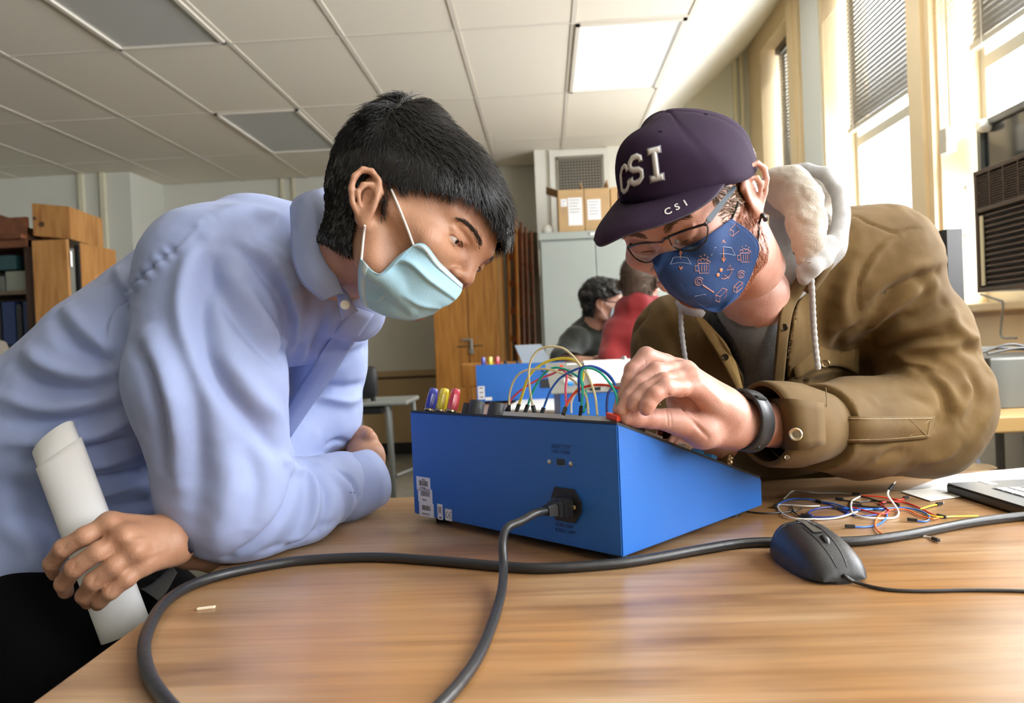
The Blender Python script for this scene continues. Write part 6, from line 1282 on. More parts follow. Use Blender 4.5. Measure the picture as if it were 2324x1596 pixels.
# pocket flap
fx = lambda x, y, o=.004: at(x, y, hd(x, y, bvJ, 1.3)-o)
strip_d('pocket_flap', [(1800, 830), (1850, 790), (1900, 780), (1948, 775)], [(1806, 862), (1858, 835), (1905, 832), (1948, 850)], [hd(1806, 846, bvJ, 1.3)-.008, hd(1854, 812, bvJ, 1.3)-.008, hd(1902, 806, bvJ, 1.3)-.006, hd(1940, 806, bvJ, 1.3)-.004], m_jack, mB, .004); snap(1874, 826, min(1.27, hd(1874, 826, bvJ, 1.3)-.013), .0068)
# collar of the jacket, left point standing up beside the hood
strip_d('jacket_collar', [(1860, 560), (1884, 580), (1888, 600), (1862, 640), (1838, 668)], [(1800, 575), (1828, 600), (1845, 615), (1838, 640), (1826, 662)], [1.20, 1.18, 1.175, 1.19, 1.20], m_jack, mB, .006, bulge=.01)
# cuff
wr0, wr1 = A(1732, 962, 1.085), A(1872, 968, 1.165); wd = (wr1-wr0)/np.linalg.norm(wr1-wr0); wu = np.cross(wd, fw); wu /= np.linalg.norm(wu); wv = np.cross(wd, wu)
tilt_ = lambda c, a, b, k: (c, wu*a+wd*k, wv*b)
V_, F_ = ring_loft([tilt_(wr0, .0560, .046, -.010), tilt_(wr0+wd*.012, .0585, .049, -.009), tilt_(wr0+wd*.05, .0600, .052, -.006), tilt_(wr0+wd*.074, .0590, .053, -.003), tilt_(wr1+wd*.002, .047, .043, 0)], 56)
cf = solidify(mesh('cuff', V_, F_, m_jack, mB, smooth=True), .0055, 0)
cfb = bvh_of(np.array(V_), np.array(F_)); 
for P in ([(1722, 890), (1722, 950), (1735, 1010), (1770, 1045)], [(1868, 880), (1870, 930), (1862, 1000), (1870, 1015)]):
    MB().tube(spline([hit(cfb, x+6, y, .0032, 1.08) for x, y in P], 8), .0007, 5).build('seam', m_jdark, cf)
strip_d('cuff_tab', [(1735, 905), (1790, 905), (1868, 915)], [(1752, 1010), (1800, 1022), (1872, 1008)], [hd(1750, 960, cfb, 1.05)-.006, hd(1800, 960, cfb, 1.07)-.006, hd(1862, 960, cfb, 1.1)-.006], m_jack, cf, .004, bulge=.006)
snap(1806, 986, hd(1806, 986, cfb, 1.07)-.019, .0088, cf, pm('snap_bright', (.72, .62, .45), .3, metal=1)); snap(1786, 1038, hd(1786, 1038, cfb, 1.07)-.006, .0035, cf, _mats['snap_bright'])
# sleeve placket with a stitched cross
G = [[fx(x, y, .004) for x, y in r_] for r_ in ([(1862, 944), (1950, 946), (2040, 946), (2120, 945)], [(1868, 970), (1950, 973), (2040, 972), (2116, 970)], [(1872, 1004), (1950, 1004), (2040, 1000), (2110, 994)])]
V_, F_, _ = patch(G, 6, 8); tp = solidify(mesh('sleeve_placket', V_, F_, m_jack, mB, smooth=True), .0045, 0); bt = bvh_of(np.array(V_), np.array(F_))
for P in ([(1870, 949), (1950, 951), (2040, 951), (2116, 950)], [(1878, 999), (1950, 999), (2040, 995), (2106, 989)], [(2066, 952), (2062, 992)], [(2112, 952), (2105, 990)], [(2068, 954), (2104, 990)], [(2110, 954), (2066, 990)]):
    q = [hit(bt, x, y, .0042) for x, y in P]; q = [p for p in q if p is not None]
    if len(q) > 1: MB().tube(spline(q, 5), .0008, 4).build('stitching', m_jdark, tp)
# ---- head
RB = rotm(-2.365, .701, -.021); cB = A(1596, 481, 1.0)
def HB(p): return cB+.985*(np.asarray(p)@RB.T)
def invB(w_): return ((np.asarray(w_)-cB)/.985)@RB
hs = build_head(invB(A(1716, 652, 1.19)), sides=(1, -1), neck_r=.055, closed=True); Vh2, Qh2 = hs.mesh(); Vh2 = smooth_mesh(Vh2, Qh2, 1, .4); _sk = np.array([-.012, 0, .045]); _t = np.clip((Vh2[:, 2]-(.062-.30*np.clip(-Vh2[:, 0], 0, .1)-.15*np.clip(.05-Vh2[:, 0], 0, .1)))/.025, 0, 1); _t = _t*(1-((np.abs(Vh2[:, 1]) > .0715) & (Vh2[:, 0] > -.034) & (Vh2[:, 0] < .008) & (Vh2[:, 2] < .045))); Vh2 = _sk+(Vh2-_sk)*(1-.16*_t)[:, None]; W2 = HB(Vh2)
LMB = [((0, .082, .004), (1703, 443)), ((.083, .034, .023), (1566, 530)), ((.083, -.034, .023), (1462, 560)), ((.098, 0, .028), (1508, 550)), ((.122, 0, -.012), (1488, 618)), ((.082, 0, -.088), (1600, 690)), ((.095, 0, .07), (1465, 478)), ((.02, .055, -.055), (1700, 590)), ((-.01, 0, .135), (1530, 300))]
srcB = [HB(p) for p, _ in LMB]; dstB = [at(*px, np.dot(HB(p)-CAM, fw)) for p, px in LMB]
WB = lambda P: warp(np.atleast_2d(P), srcB, dstB, .11)
W2 = WB(W2); bvB = bvh_of(W2, Qh2)
# left hand pinching the plug
def H3(x, y, d): return at(1340+x/4.434, 740+y/4.434, d)
bx = [H3(x, y, d) for x in (150, 1800) for y in (200, 1300) for d in (.90, 1.12)]
sH = SDF(np.min(bx, 0), np.max(bx, 0), .0015)
sH.cap(H3(1530, 975, 1.05), H3(2000, 1010, 1.13), .0295, .034, .01); sH.cap(H3(1530, 975, 1.05), H3(1330, 880, 1.025), .029, .030, .02)
for (a, da), (b, db), r0_, r1_ in ((((900, 440), 1.02), ((1380, 800), 1.04), .0120, .022), (((960, 450), 1.0), ((1380, 830), 1.03), .0125, .022), (((1010, 520), .982), ((1390, 860), 1.02), .0125, .022), (((1040, 610), .970), ((1400, 900), 1.01), .012, .022)): sH.cap(H3(*a, da), H3(*b, db), r0_, r1_, .012)
sH.cap(H3(1500, 1040, 1.05), H3(1130, 1060, 1.0), .026, .0215, .015); sH.cap(H3(1130, 1060, 1.0), H3(870, 960, .985), .0205, .0155, .012)
sH.ell(H3(930, 760, 1.015), (.022, .02, .022), .012)
fing = [[(900, 430, 1.02, .0118), (760, 370, 1.015, .0112), (560, 300, 1.0, .0115), (425, 445, .992, .0105), (390, 560, .985, .0098), (330, 740, .972, .0092), (290, 850, .962, .0085)],
        [(960, 455, 1.0, .0120), (820, 450, .99, .0112), (655, 460, .975, .0118), (500, 590, .965, .0108), (400, 720, .958, .0098), (320, 850, .955, .0088)],
        [(1010, 520, .982, .0118), (870, 545, .97, .0110), (740, 560, .955, .0112), (570, 650, .95, .0102), (470, 750, .945, .0095), (440, 805, .945, .0088)],
        [(1040, 610, .970, .0115), (900, 630, .955, .0105), (760, 620, .940, .0108), (650, 690, .934, .0098), (580, 790, .932, .0090), (558, 838, .932, .0083)],
        [(880, 965, .985, .0155), (780, 945, .980, .0142), (600, 930, .970, .0128), (460, 925, .962, .0118), (350, 930, .957, .0092)]]
for fi, fch in enumerate(fing):
    T = SDF(sH.lo, sH.lo+(sH.n-1)*sH.h, sH.h); T.chain([H3(x, y, d) for x, y, d, r in fch], [c[3] for c in fch], .004); T.F = T.F[:sH.F.shape[0], :sH.F.shape[1], :sH.F.shape[2]]
    a_ = H3(*fch[0][:3]); g = np.meshgrid(*[sH.lo[k]+sH.h*np.arange(sH.F.shape[k]) for k in range(3)], indexing='ij', sparse=True)
    kk = np.clip(.010-(np.sqrt((g[0]-a_[0])**2+(g[1]-a_[1])**2+(g[2]-a_[2])**2)-.014)*.3, .0006, .010).astype(np.float32)
    h_ = np.clip(.5+.5*(sH.F-T.F)/kk, 0, 1); sH.F = sH.F*(1-h_)+T.F*h_-kk*h_*(1-h_)
V1, Q1 = sH.mesh(); V1 = smooth_mesh(V1, Q1, 2, .5); N1 = normals(V1, Q1); bh = bvh_of(V1, Q1)
hz = lambda P: [(1340+x/4.434, 740+y/4.434) for x, y in P]
V1 = strokes(V1, N1, bh, [(hz([(760, 830), (775, 900), (780, 1000)]), .0014, -.0014), (hz([(790, 840), (810, 920), (815, 1020)]), .0014, -.0010), (hz([(800, 720), (880, 790), (980, 880), (1080, 1010), (1180, 1120)]), .003, -.003), (hz([(960, 690), (870, 760), (790, 720)]), .003, -.0012), (hz([(780, 690), (860, 770), (960, 800)]), .002, -.0015), (hz([(500, 440), (550, 400), (555, 360)]), .0015, -.0012), (hz([(1080, 520), (1200, 640), (1330, 780)]), .004, .001)])
# right hand, working behind the sloping panel
sK = SDF(A(1470, 1060, 1.20)-[.05, .10, .03], A(1700, 960, 1.30)+[.05, .12, .05], .002)
sK.cap(A(1640, 1010, 1.27), A(1600, 1010, 1.20), .026, .024, .01)
for k, (x, y, d) in enumerate(((1500, 975, 1.09), (1512, 985, 1.12), (1530, 995, 1.14), (1550, 1008, 1.15))): sK.chain([A(1600, 1010, 1.20), A(x+45, y-8, d+.05), A(x+12, y, d+.02), A(x, y+18, d)], [.015, .011, .010, .009], .008)
V2, Q2 = sK.mesh(); V2 = smooth_mesh(V2, Q2, 2)
sT = SDF((.15, 1.0, .45), (1.15, 2.1, 1.28), .012)
sT.chain([A(1712, 668, 1.24), A(1760, 800, 1.46), A(1800, 900, 1.54), A(1950, 1050, 1.68)], [.056, .07, .085, .09], .03); sT.cap(A(1850, 680, 1.36), SL_, .06, .05, .03); sT.cap(A(1700, 790, 1.40), SR_, .06, .045, .03)
sT.chain([SL_, A(2085, 765, 1.34), A(2125, 935, 1.32), A(1940, 972, 1.24), A(1800, 968, 1.14), H3(1600, 980, 1.06)], [.05, .048, .045, .04, .033, .027], .015); sT.chain([SR_, A(1500, 900, 1.42), A(1520, 1010, 1.36), A(1600, 1030, 1.27), A(1640, 1010, 1.27)], [.045, .042, .036, .03, .022], .015)
V3, Q3_ = sT.mesh(); V3 = smooth_mesh(V3, Q3_, 1); parts = [(W2, Qh2), (V1, Q1), (V2, Q2), (V3, Q3_), chestskin[0]]; n0 = 0; VV = []; QQ = []
for a, b in parts: VV.append(a); QQ.append(b+n0); n0 += len(a)
mesh('body', np.concatenate(VV), np.concatenate(QQ), m_skinB, mB, smooth=True)
for q in (1, -1): lashes(mB, WB, HB, q, .0170, m_hairB)
bvL = bvh_of(Vh2, Qh2)
for q in (1, -1): brow(mB, HB, WB, RB, q, m_hairB, 300)
# hair at the temple, nape and the red beard along the jaw
Nl2 = normals(Vh2, Qh2); fc = Vh2[Qh2].mean(1); fn_ = Nl2[Qh2].mean(1); g = np.random.default_rng(8)
ay_ = np.abs(fc[:, 1]); earz = (ay_ > .0755) & (fc[:, 0] > -.04) & (fc[:, 0] < .012)
def grow(name, mask, n, fl, Lr, rad, bend, mat, lift, seed):
    ii = np.where(mask)[0]; pk = g.choice(ii, n); R_ = fc[pk]+g.normal(0, .0012, (n, 3)); Nn = fn_[pk]; f_ = np.array(fl)+np.stack([value_noise(R_, 60, seed), .3*value_noise(R_, 60, seed+1), value_noise(R_, 60, seed+2)], 1)*.5+g.normal(0, .12, (n, 3))
    f_ -= Nn*np.sum(f_*Nn, 1)[:, None]; f_ /= np.linalg.norm(f_, axis=1)[:, None]+1e-9; D_ = f_+Nn*lift; D_ /= np.linalg.norm(D_, axis=1)[:, None]
    V, F = strand_mesh(R_, D_, Nn, Lr*g.uniform(.6, 1.2, n), rad, bend, 3, .1, seed); return mesh(name, WB(HB(V)), F, mat, mB, smooth=True)
side = (ay_ > .05) & ~earz & (((fc[:, 2] > .012-.25*np.clip(fc[:, 0], 0, 1)) & (fc[:, 2] < .062) & (fc[:, 0] < .050) & (fc[:, 0] > -.03)))
back = (fc[:, 0] < -.03) & (fc[:, 2] > -.045) & (fc[:, 2] < .06) & ~earz
grow('hair', side | back, 12000, (-.75, 0, -.45), .017, .0005, .6, m_hairB, .18, 21)
jaw = (ay_ > .016) & ~earz & (fc[:, 0] > -.012) & (fc[:, 2] < .012) & (fc[:, 2] > -.11) & (fc[:, 2] < .015-.75*fc[:, 0]) & (fc[:, 2] > -.088-.0*fc[:, 0]) & (ay_ > .03)
chin = (fc[:, 2] < -.058) & (fc[:, 2] > -.10) & (fc[:, 0] > .01)
grow('beard', jaw | chin, 7000, (.35, 0, -.8), .0075, .00038, .5, m_beard, .45, 31)
# ---- cap
m_ = MB(); VC = []; n1, n2 = 40, 72
for i in range(n1+1):
    th = math.pi/2*i/n1
    for k in range(n2):
        ph = 2*math.pi*k/n2; x = .1085*math.cos(ph)*math.sin(th)**.92-.012; y = .0885*math.sin(ph)*math.sin(th)**.92; z = .050+.100*math.cos(th)**.85
        if i == n1: z -= .004
        front = max(0, math.cos(ph))**3; x += .010*front*math.sin(th*1.4); z += .006*front*math.sin(th)
        sm = min(abs(((ph/(math.pi/3)+.5) % 1)-.5), 1)*math.pi/3*math.sin(th); rr = 1-.010*math.exp(-(sm/.022)**2); c0 = np.array([-.012, 0, .05]); VC.append(c0+(np.array([x, y, z])-c0)*rr+np.array([0, 0, -.20*(x+.012)*0]))
VC = np.array(VC); VC[:, 2] += -.16*(VC[:, 0]-.0)*(VC[:, 2] < .2)*(-1)*np.clip(1-(VC[:, 2]-.05)/.10, 0, 1)
FC = [(i*n2+k, i*n2+(k+1) % n2, (i+1)*n2+(k+1) % n2, (i+1)*n2+k) for i in range(n1) for k in range(n2)]
LMC = [((-.012, 0, .150), (1517, 256)), ((.108, 0, .085), (1407, 405)), ((.035, .083, .060), (1652, 404)), ((-.045, .082, .045), (1706, 386)), ((-.10, .03, .085), (1678, 325)), ((-.07, .015, .135), (1630, 262)), ((.07, -.03, .13), (1440, 305)), ((.095, .02, .07), (1475, 456)), ((.07, .065, .065), (1592, 424)), ((.09, -.045, .07), (1410, 450)), ((.03, .05, .12), (1560, 330))]
WC_ = lambda P: warp(np.atleast_2d(P), [HB(p) for p, _ in LMC], [at(*px, np.dot(HB(p)-CAM, fw)-.004) for p, px in LMC], .085)
WCv = WC_(HB(VC)); cap = mesh('cap', WCv, FC, m_cap, mB, smooth=True); solidify(cap, .002, -1); bvC = bvh_of(WCv, np.array(FC))
MB().lathe([(.009, 0), (.0095, .002), (.006, .005), (.001, .006)], WCv[0]-RB[:, 2]*.002, RB[:, 2], 18).build('button', m_cap, cap, smooth=True)
for kk in (.5, 1.5, 2.5, 5.5, 4.5, 3.5):
    k = int(kk/6*n2+.5) % n2; L = WCv[[i*n2+k for i in range(2, n1)]]; nn = normals(WCv, np.array(FC))[[i*n2+k for i in range(2, n1)]]; sg = 1 if np.dot(nn[10], -fw) > -1 and np.dot(nn[10], L[10]-WCv.mean(0)) > 0 else -1
    MB().tube(L+nn*sg*.0002, .0010, 5).build('panel_seam', m_cap, cap, smooth=True)
band = WCv[[(n1-1)*n2+k for k in list(range(n2))+[0]]]; MB().tube(band, .0014, 6).build('band_edge', m_cap, cap, smooth=True)
for (x, y) in ((1498, 303), (1600, 264)): p = hit(bvC, x, y, .0008); 
for (x, y) in ((1498, 303), (1600, 264)):
    p = hit(bvC, x, y, .0004, .95); r_ = -ray(x, y); MB().lathe([(.0030, 0), (.0034, .0008), (.0022, .0012), (.0012, .0004)], p, r_, 14).build('eyelet', m_cap, cap, smooth=True)
bm_ = [[(1640, 408, .900), (1600, 418, .893), (1555, 433, .891), (1510, 446, .897), (1465, 455, .912), (1435, 455, .932), (1411, 446, .960)],
       [(1641, 411, .898), (1606, 432, .886), (1556, 454, .878), (1494, 471, .876), (1432, 483, .884), (1392, 491, .905), (1384, 480, .945)],
       [(1642, 415, .896), (1611, 443, .880), (1560, 471, .868), (1493, 496, .862), (1425, 512, .866), (1374, 527, .884), (1358, 518, .930)],
       [(1643, 418, .895), (1614, 452, .877), (1562, 485, .866), (1494, 512, .860), (1425, 531, .864), (1366, 557, .880), (1350, 545, .925)]]
V_, F_, _ = patch([[at(*p) for p in r_] for r_ in bm_], 5, 8); br = solidify(mesh('brim', V_, F_, m_cap, cap, smooth=True), .0035, 0); bvR = bvh_of(np.array(V_), np.array(F_))
eg = spline([at(*p) for p in bm_[3]], 8); MB().tube(eg, .0017, 6).build('brim_edge', pm('cap_edge', (.03, .022, .04), .7), br, smooth=True)
def text_on(name, txt, c, ex, ey, size, bv, off, depth, mat, par, bold=.0, bevel=0., dflt=.9):
    V, F = textmesh(txt, 1., depth, bevel, bold); o = []
    for x, y, z in V:
        px, py = c[0]+ex[0]*x*size+ey[0]*y*size, c[1]+ex[1]*x*size+ey[1]*y*size; p = hit(bv, px, py, off+z, None)
        if p is None: p = at(px, py, dflt-off-z)
        o.append(p)
    return mesh(name, np.array(o), F, mat, par)
m_let = pm('letter_silver', (.62, .60, .56), .55, sheen=.3); m_lsh = pm('letter_outline', (.16, .15, .17), .7)
def block(ch, quad, mat, off, th, nm, grow_=0.):
    """varsity letter drawn from strokes on a 5 x 7 block and laid on the cap"""
    Ls = {'C': [[(1, .75), (1, .1), (.72, -.0), (.28, 0), (0, .2), (0, .8), (.28, 1), (.72, 1), (1, .88)]], 'S': [[(1, .78), (1, .9), (.72, 1), (.28, 1), (0, .85), (0, .65), (.25, .53), (.75, .47), (1, .35), (1, .12), (.72, 0), (.28, 0), (0, .1), (0, .25)]], 'I': [[(.5, .0), (.5, 1)], [(.08, 0), (.92, 0)], [(.08, 1), (.92, 1)]]}
    if ch == 'C': Ls['C'] = [[(1, .72), (1, .85), (.72, 1), (.3, 1), (0, .82), (0, .18), (.3, 0), (.72, 0), (1, .14), (1, .3)]]
    a, b, c_, d = [np.array(q, float) for q in quad]; o = MB(); W = .30+grow_
    for L in Ls[ch]:
        L = np.array(L, float); R = []
        for i in range(len(L)):
            t = (L[min(i+1, len(L)-1)]-L[max(i-1, 0)])*[1, 1.6]; t /= np.linalg.norm(t)+1e-9; nrm = np.array([-t[1], t[0]/1.6]); e = 0
            if i == 0: L[0] = L[0]-(L[1]-L[0])/np.linalg.norm((L[1]-L[0])*[1, 1.6])*grow_*.5
            if i == len(L)-1: L[i] = L[i]+(L[i]-L[i-1])/np.linalg.norm((L[i]-L[i-1])*[1, 1.6])*grow_*.5
            R.append([L[i]+nrm*W*f_ for f_ in (-.5, -.35, 0, .35, .5)])
        D2 = []
        n_ = len(R)
        if n_ == 2: R = [[R[0][j]*(1-t)+R[1][j]*t for j in range(5)] for t in np.linspace(0, 1, 7)]
        else: R = [[R[i][j]*(1-t)+R[i+1][j]*t for j in range(5)] for i in range(n_-1) for t in (0, .5)]+[R[-1]]
        G = []
        for r_ in R:
            row = []
            for j, uv in enumerate(r_):
                p = (1-uv[1])*((1-uv[0])*a+uv[0]*b)+uv[1]*((1-uv[0])*d+uv[0]*c_); hgt = (0, .8, 1, .8, 0)[j]*th
                q = hit(bvC, p[0], p[1], off+hgt); row.append(q if q is not None else at(p[0], p[1], .93-off-hgt))
            G.append(row)
        m, n = len(G), 5; V = [p for r_ in G for p in r_]; o.add(V, [(i*n+j, i*n+j+1, (i+1)*n+j+1, (i+1)*n+j) for i in range(m-1) for j in range(n-1)])
    ob = mesh(nm, o.V, o.F, mat, cap, smooth=True); return solidify(ob, .0012, 0)
LQ = [('C', [(1412, 440), (1428, 426), (1421, 372), (1408, 388)]), ('S', [(1434, 420), (1458, 408), (1452, 352), (1428, 362)]), ('I', [(1474, 408), (1508, 400), (1500, 338), (1468, 346)])]
for ch, qd in LQ: block(ch, qd, m_lsh, .0012, .0010, 'letter_outline', .20); block(ch, qd, m_let, .0020, .0026, 'letter_'+ch.lower())
for ch, c, an in (('C', (1516, 480), -23), ('S', (1537, 470), -27), ('I', (1556, 461), -32)):
    a_ = math.radians(an); text_on('brim_letter', ch, c, (math.cos(a_), math.sin(a_)), (math.sin(a_)*.8, -math.cos(a_)*.8), 25, bvR, .0032, .0006, m_let, br, .02, dflt=.87)
# ---- glasses
gn = RB[:, 0]; gp = HB((.1045, 0, .02)); GL = lambda x, y, k=0.: onpl(x, y, gp, gn)-ray(x, y)/np.linalg.norm(ray(x, y))*k
m_fr = pm('glasses_black', (.012, .012, .014), .25, coat=.5); m_tmp = pm('glasses_temple', (.015, .028, .045), .45)
gs = thing('glasses', 'thin black glasses worn low on the nose of the man in the cap', 'glasses', tuple(GL(1510, 545)))
gs.parent = mB; gs.location = Vector(GL(1510, 545))-Vector(mB.location); 
for k_ in ('label', 'category'): del gs[k_]
l1 = [(1516, 538), (1555, 523), (1600, 509), (1606, 530), (1598, 552), (1576, 567), (1548, 568), (1527, 558)]; l2 = [(1424, 562), (1452, 553), (1484, 550), (1502, 549), (1500, 568), (1488, 588), (1466, 596), (1442, 586)]
for L in (l1, l2):
    P = [GL(*p) for p in L]; C_ = spline(P+[P[0]], 5); MB().tube(C_, .0010, 6, False).build('rim', m_fr, gs, smooth=True); MB().tube(spline([P[0], P[1], P[2]] if L is l1 else [P[0], P[1], P[3]], 5), .0016, 6).build('brow_bar', m_fr, gs, smooth=True)
    ctr = np.mean(C_, 0); nC = len(C_)-1; mesh('lens', [ctr+gn*.001]+list(C_[:-1]), [(0, 1+i, 1+(i+1) % nC) for i in range(nC)], glass('lens_glass', (.97, .985, 1), .09, .02), gs, smooth=True)
MB().tube(spline([GL(1502, 550), GL(1508, 543, .002), GL(1517, 539)], 5), .0014, 6).build('bridge', m_fr, gs, smooth=True)
eT = WB(HB((.006, .080, .036)))[0]; eT = at(1668, 424, np.dot(eT-CAM, fw)-.004); h0 = GL(1600, 510); h1 = h0+(eT-h0)*.12+np.array([.004, -.003, 0])
V_ = []; pts = [h0, h0+(eT-h0)*.5-fw*.004, eT]; MB().tube([h0, h0+(eT-h0)*.10], [.0024, .0022], 6).build('hinge', m_fr, gs)
d_ = (eT-h0)/np.linalg.norm(eT-h0); uu_ = np.cross(d_, -fw); uu_ /= np.linalg.norm(uu_); a0 = h0+(eT-h0)*.09; MB().hexa([a0-uu_*.0035, a0+uu_*.0035, a0+uu_*.0035-fw*.002, a0-uu_*.0035-fw*.002, eT-uu_*.0026, eT+uu_*.0026, eT+uu_*.0026-fw*.0018, eT-uu_*.0026-fw*.0018]).build('temple', m_tmp, gs)
MB().tube([GL(1425, 562), GL(1446, 537, -.03)], .0018, 6).build('temple', m_fr, gs)
MB().tube(spline([A(1728, 486, .955), A(1734, 492, .955), A(1738, 500, .958)], 4), .0032, 8).build('temple_tip', m_fr, gs, smooth=True)
for x, y in ((1513, 552), (1536, 549)): MB().lathe([(.0028, 0), (.002, .0015)], GL(x, y, -.004), -ray(x, y), 10).build('nose_pad', pm('pad_grey', (.2, .2, .2), .3), gs, smooth=True)
# ---- patterned mask
m_msk = pm('mask_navy', (.014, .052, .175), .8, bump=.3, bscale=1200); m_pr = pm('mask_print_rose', (.50, .24, .20), .7); m_pb = pm('mask_print_blue', (.28, .34, .50), .7); m_po = pm('mask_print_orange', (.85, .33, .17), .7)
rows = [[(1482, 590), (1502, 578), (1545, 567), (1600, 541), (1660, 499)], [(1487, 607), (1517, 612), (1572, 602), (1638, 572), (1702, 529)], [(1500, 637), (1532, 648), (1592, 642), (1657, 607), (1721, 561)],
        [(1526, 669), (1562, 677), (1617, 671), (1667, 641), (1709, 608)], [(1565, 691), (1592, 696), (1630, 692), (1662, 673), (1691, 648)], [(1597, 701), (1610, 704), (1629, 707), (1651, 692), (1673, 675)]]
D0 = []
for i, r_ in enumerate(rows):
    row = [hit(bvB, x, y) for x, y in r_]; row = [np.dot(p-CAM, fw) if p is not None else None for p in row]; ok_ = [v for v in row if v is not None]; D0.append([v if v is not None else (ok_[0] if ok_ else .92)+.012 for v in row])
D0 = np.array(D0); D0 = np.minimum(D0, .97)
for _ in range(2): D0 = (D0*1.0+np.pad(D0, 1, 'edge')[1:-1, :-2]+np.pad(D0, 1, 'edge')[1:-1, 2:]+np.pad(D0, 1, 'edge')[:-2, 1:-1]+np.pad(D0, 1, 'edge')[2:, 1:-1])/5
def fit_sheet(G, nu, nv, bv, gap):
    V, F, sh_ = patch(G, nu, nv); x, y, z = proj(V)
    for i in range(len(V)):
        h_ = hit(bv, x[i], y[i])
        if h_ is not None:
            dh = np.dot(h_-CAM, fw)-gap
            if z[i] > dh: V[i] = at(x[i], y[i], dh)
    G2 = V.reshape(*sh_, 3); 
    for _ in range(3): G2[1:-1, 1:-1] = (G2[1:-1, 1:-1]*2+G2[:-2, 1:-1]+G2[2:, 1:-1]+G2[1:-1, :-2]+G2[1:-1, 2:])/6
    return G2.reshape(-1, 3), F, sh_
G = [[at(x, y, D0[i, j]-.007-.012*(j in (1, 2))*(i in (1, 2, 3))-.004*(j == 3)) for j, (x, y) in enumerate(r_)] for i, r_ in enumerate(rows)]
V_, F_, sh_ = fit_sheet(G, 9, 10, bvB, .0045); mk = solidify(mesh('cloth_mask', V_, F_, m_msk, mB, smooth=True), .0018, 0); bvM = bvh_of(V_, np.array(F_)); Gm = V_.reshape(*sh_, 3)
loop_ = np.concatenate([Gm[0, :], Gm[1:, -1], Gm[-1, ::-1][1:], Gm[::-1, 0][1:]]); MB().tube(loop_, .0013, 6, False).build('mask_hem', m_msk, mk, smooth=True)
MB().tube(spline([Gm[2, 2]*.5+Gm[2, 3]*.5]+[hit(bvM, x, y, .0005, .9) for x, y in ((1517, 600), (1540, 640), (1575, 680), (1606, 703))], 6), .0006, 5).build('mask_seam', m_msk, mk)
def icon(P, mat, r=.00055, closed=False, c=(0, 0), k=1.):
    o = MB(); L = [hit(bvM, c[0]+x*k, c[1]+y*k, .0012) for x, y in (P+[P[0]] if closed else P)]; L = [p for p in L if p is not None]
    if len(L) > 1: o.tube(L, r, 5); o.build('print_icon', mat, mk)
circ = lambda r, a0=0, a1=360, n=14, cx=0, cy=0: [(cx+r*math.cos(math.radians(a0+(a1-a0)*i/n)), cy+r*math.sin(math.radians(a0+(a1-a0)*i/n))) for i in range(n+1)]
for cx, cy, k in ((1642, 566, 1.), (1545, 588, .85)):   # bow and arrow
    icon([(-28, 14), (-20, -4), (0, -6), (18, -3), (27, 14)], m_pb, c=(cx, cy), k=k); icon([(-28, 14), (-8, 10), (8, 10), (27, 14)], m_pb, .0004, c=(cx, cy), k=k); icon([(-1, -22), (0, 28)], m_po, .0006, c=(cx, cy), k=k); icon([(-4, -14), (-1, -22), (4, -14)], m_po, c=(cx, cy), k=k); icon([(-4, 20), (0, 28), (4, 20)], m_po, .0008, c=(cx, cy), k=k)
for cx, cy, k in ((1596, 606, 1.), (1690, 582, .9)):    # foaming mug
    icon([(-12, -8), (-9, 14), (12, 14), (12, -8)], m_pr, closed=True, c=(cx, cy), k=k); icon([(-11, -4), (-19, -2), (-18, 9), (-10, 9)], m_pr, c=(cx, cy), k=k)
    for q_ in (-4, 2, 7): icon([(q_, -4), (q_, 10)], m_pr, .0005, c=(cx, cy), k=k)
    for a_, b_ in ((-9, -12), (-2, -15), (6, -14), (11, -10)): icon(circ(4.2, 170, 370, 8, a_, b_), m_pr, .0005, c=(cx, cy), k=k)
    for a_, b_ in ((-6, -24), (3, -27), (10, -22)): icon(circ(1.2, 0, 360, 6, a_, b_), m_pr, .0004, c=(cx, cy), k=k)
for cx, cy, k in ((1586, 640, 1.), (1682, 624, .9)):    # lollipop
    icon([(r*math.cos(t), r*math.sin(t)) for t in np.linspace(0, 12, 30) for r in [2+9*t/12]], m_pr, .0005, c=(cx, cy), k=k); icon([(8, 7), (34, 24)], m_pr, .0009, c=(cx, cy), k=k)
icon(circ(18, -40, 110), m_pr, c=(1642, 615)); icon([(10, -14), (0, -2), (18, -4)], m_pr, .0005, c=(1648, 615)); icon([(0, 14), (2, 4), (12, 12)], m_pr, .0005, c=(1642, 620))
for a_, b_ in ((1636, 613), (1629, 624)): icon(circ(2.0, 0, 360, 8, a_, b_), m_po, .0013)
for cx, cy, k in ((1638, 668, 1.), (1676, 650, .8), (1668, 520, .9)):     # book / cube
    icon([(-14, 2), (2, -14), (12, -10), (10, 4), (-6, 18), (-14, 14)], m_pr, closed=True, c=(cx, cy), k=k); icon([(-14, 2), (-4, 5), (12, -10)], m_pr, .0005, c=(cx, cy), k=k); icon([(-4, 5), (-6, 18)], m_pr, .0005, c=(cx, cy), k=k)
icon([(-16, -4), (6, -8), (18, 6), (12, 18), (-6, 14)], m_pb, .0004, True, (1594, 676), 1.)
for P in ([(1660, 499), (1668, 480), (1676, 458), (1682, 438)], [(1718, 556), (1722, 530), (1722, 510), (1728, 492)]):
    L = [hit(bvB, x, y, .002, .95) for x, y in P]; MB().tube(spline(L, 6), .0012, 6).build('ear_loop', m_inner, mk, smooth=True)
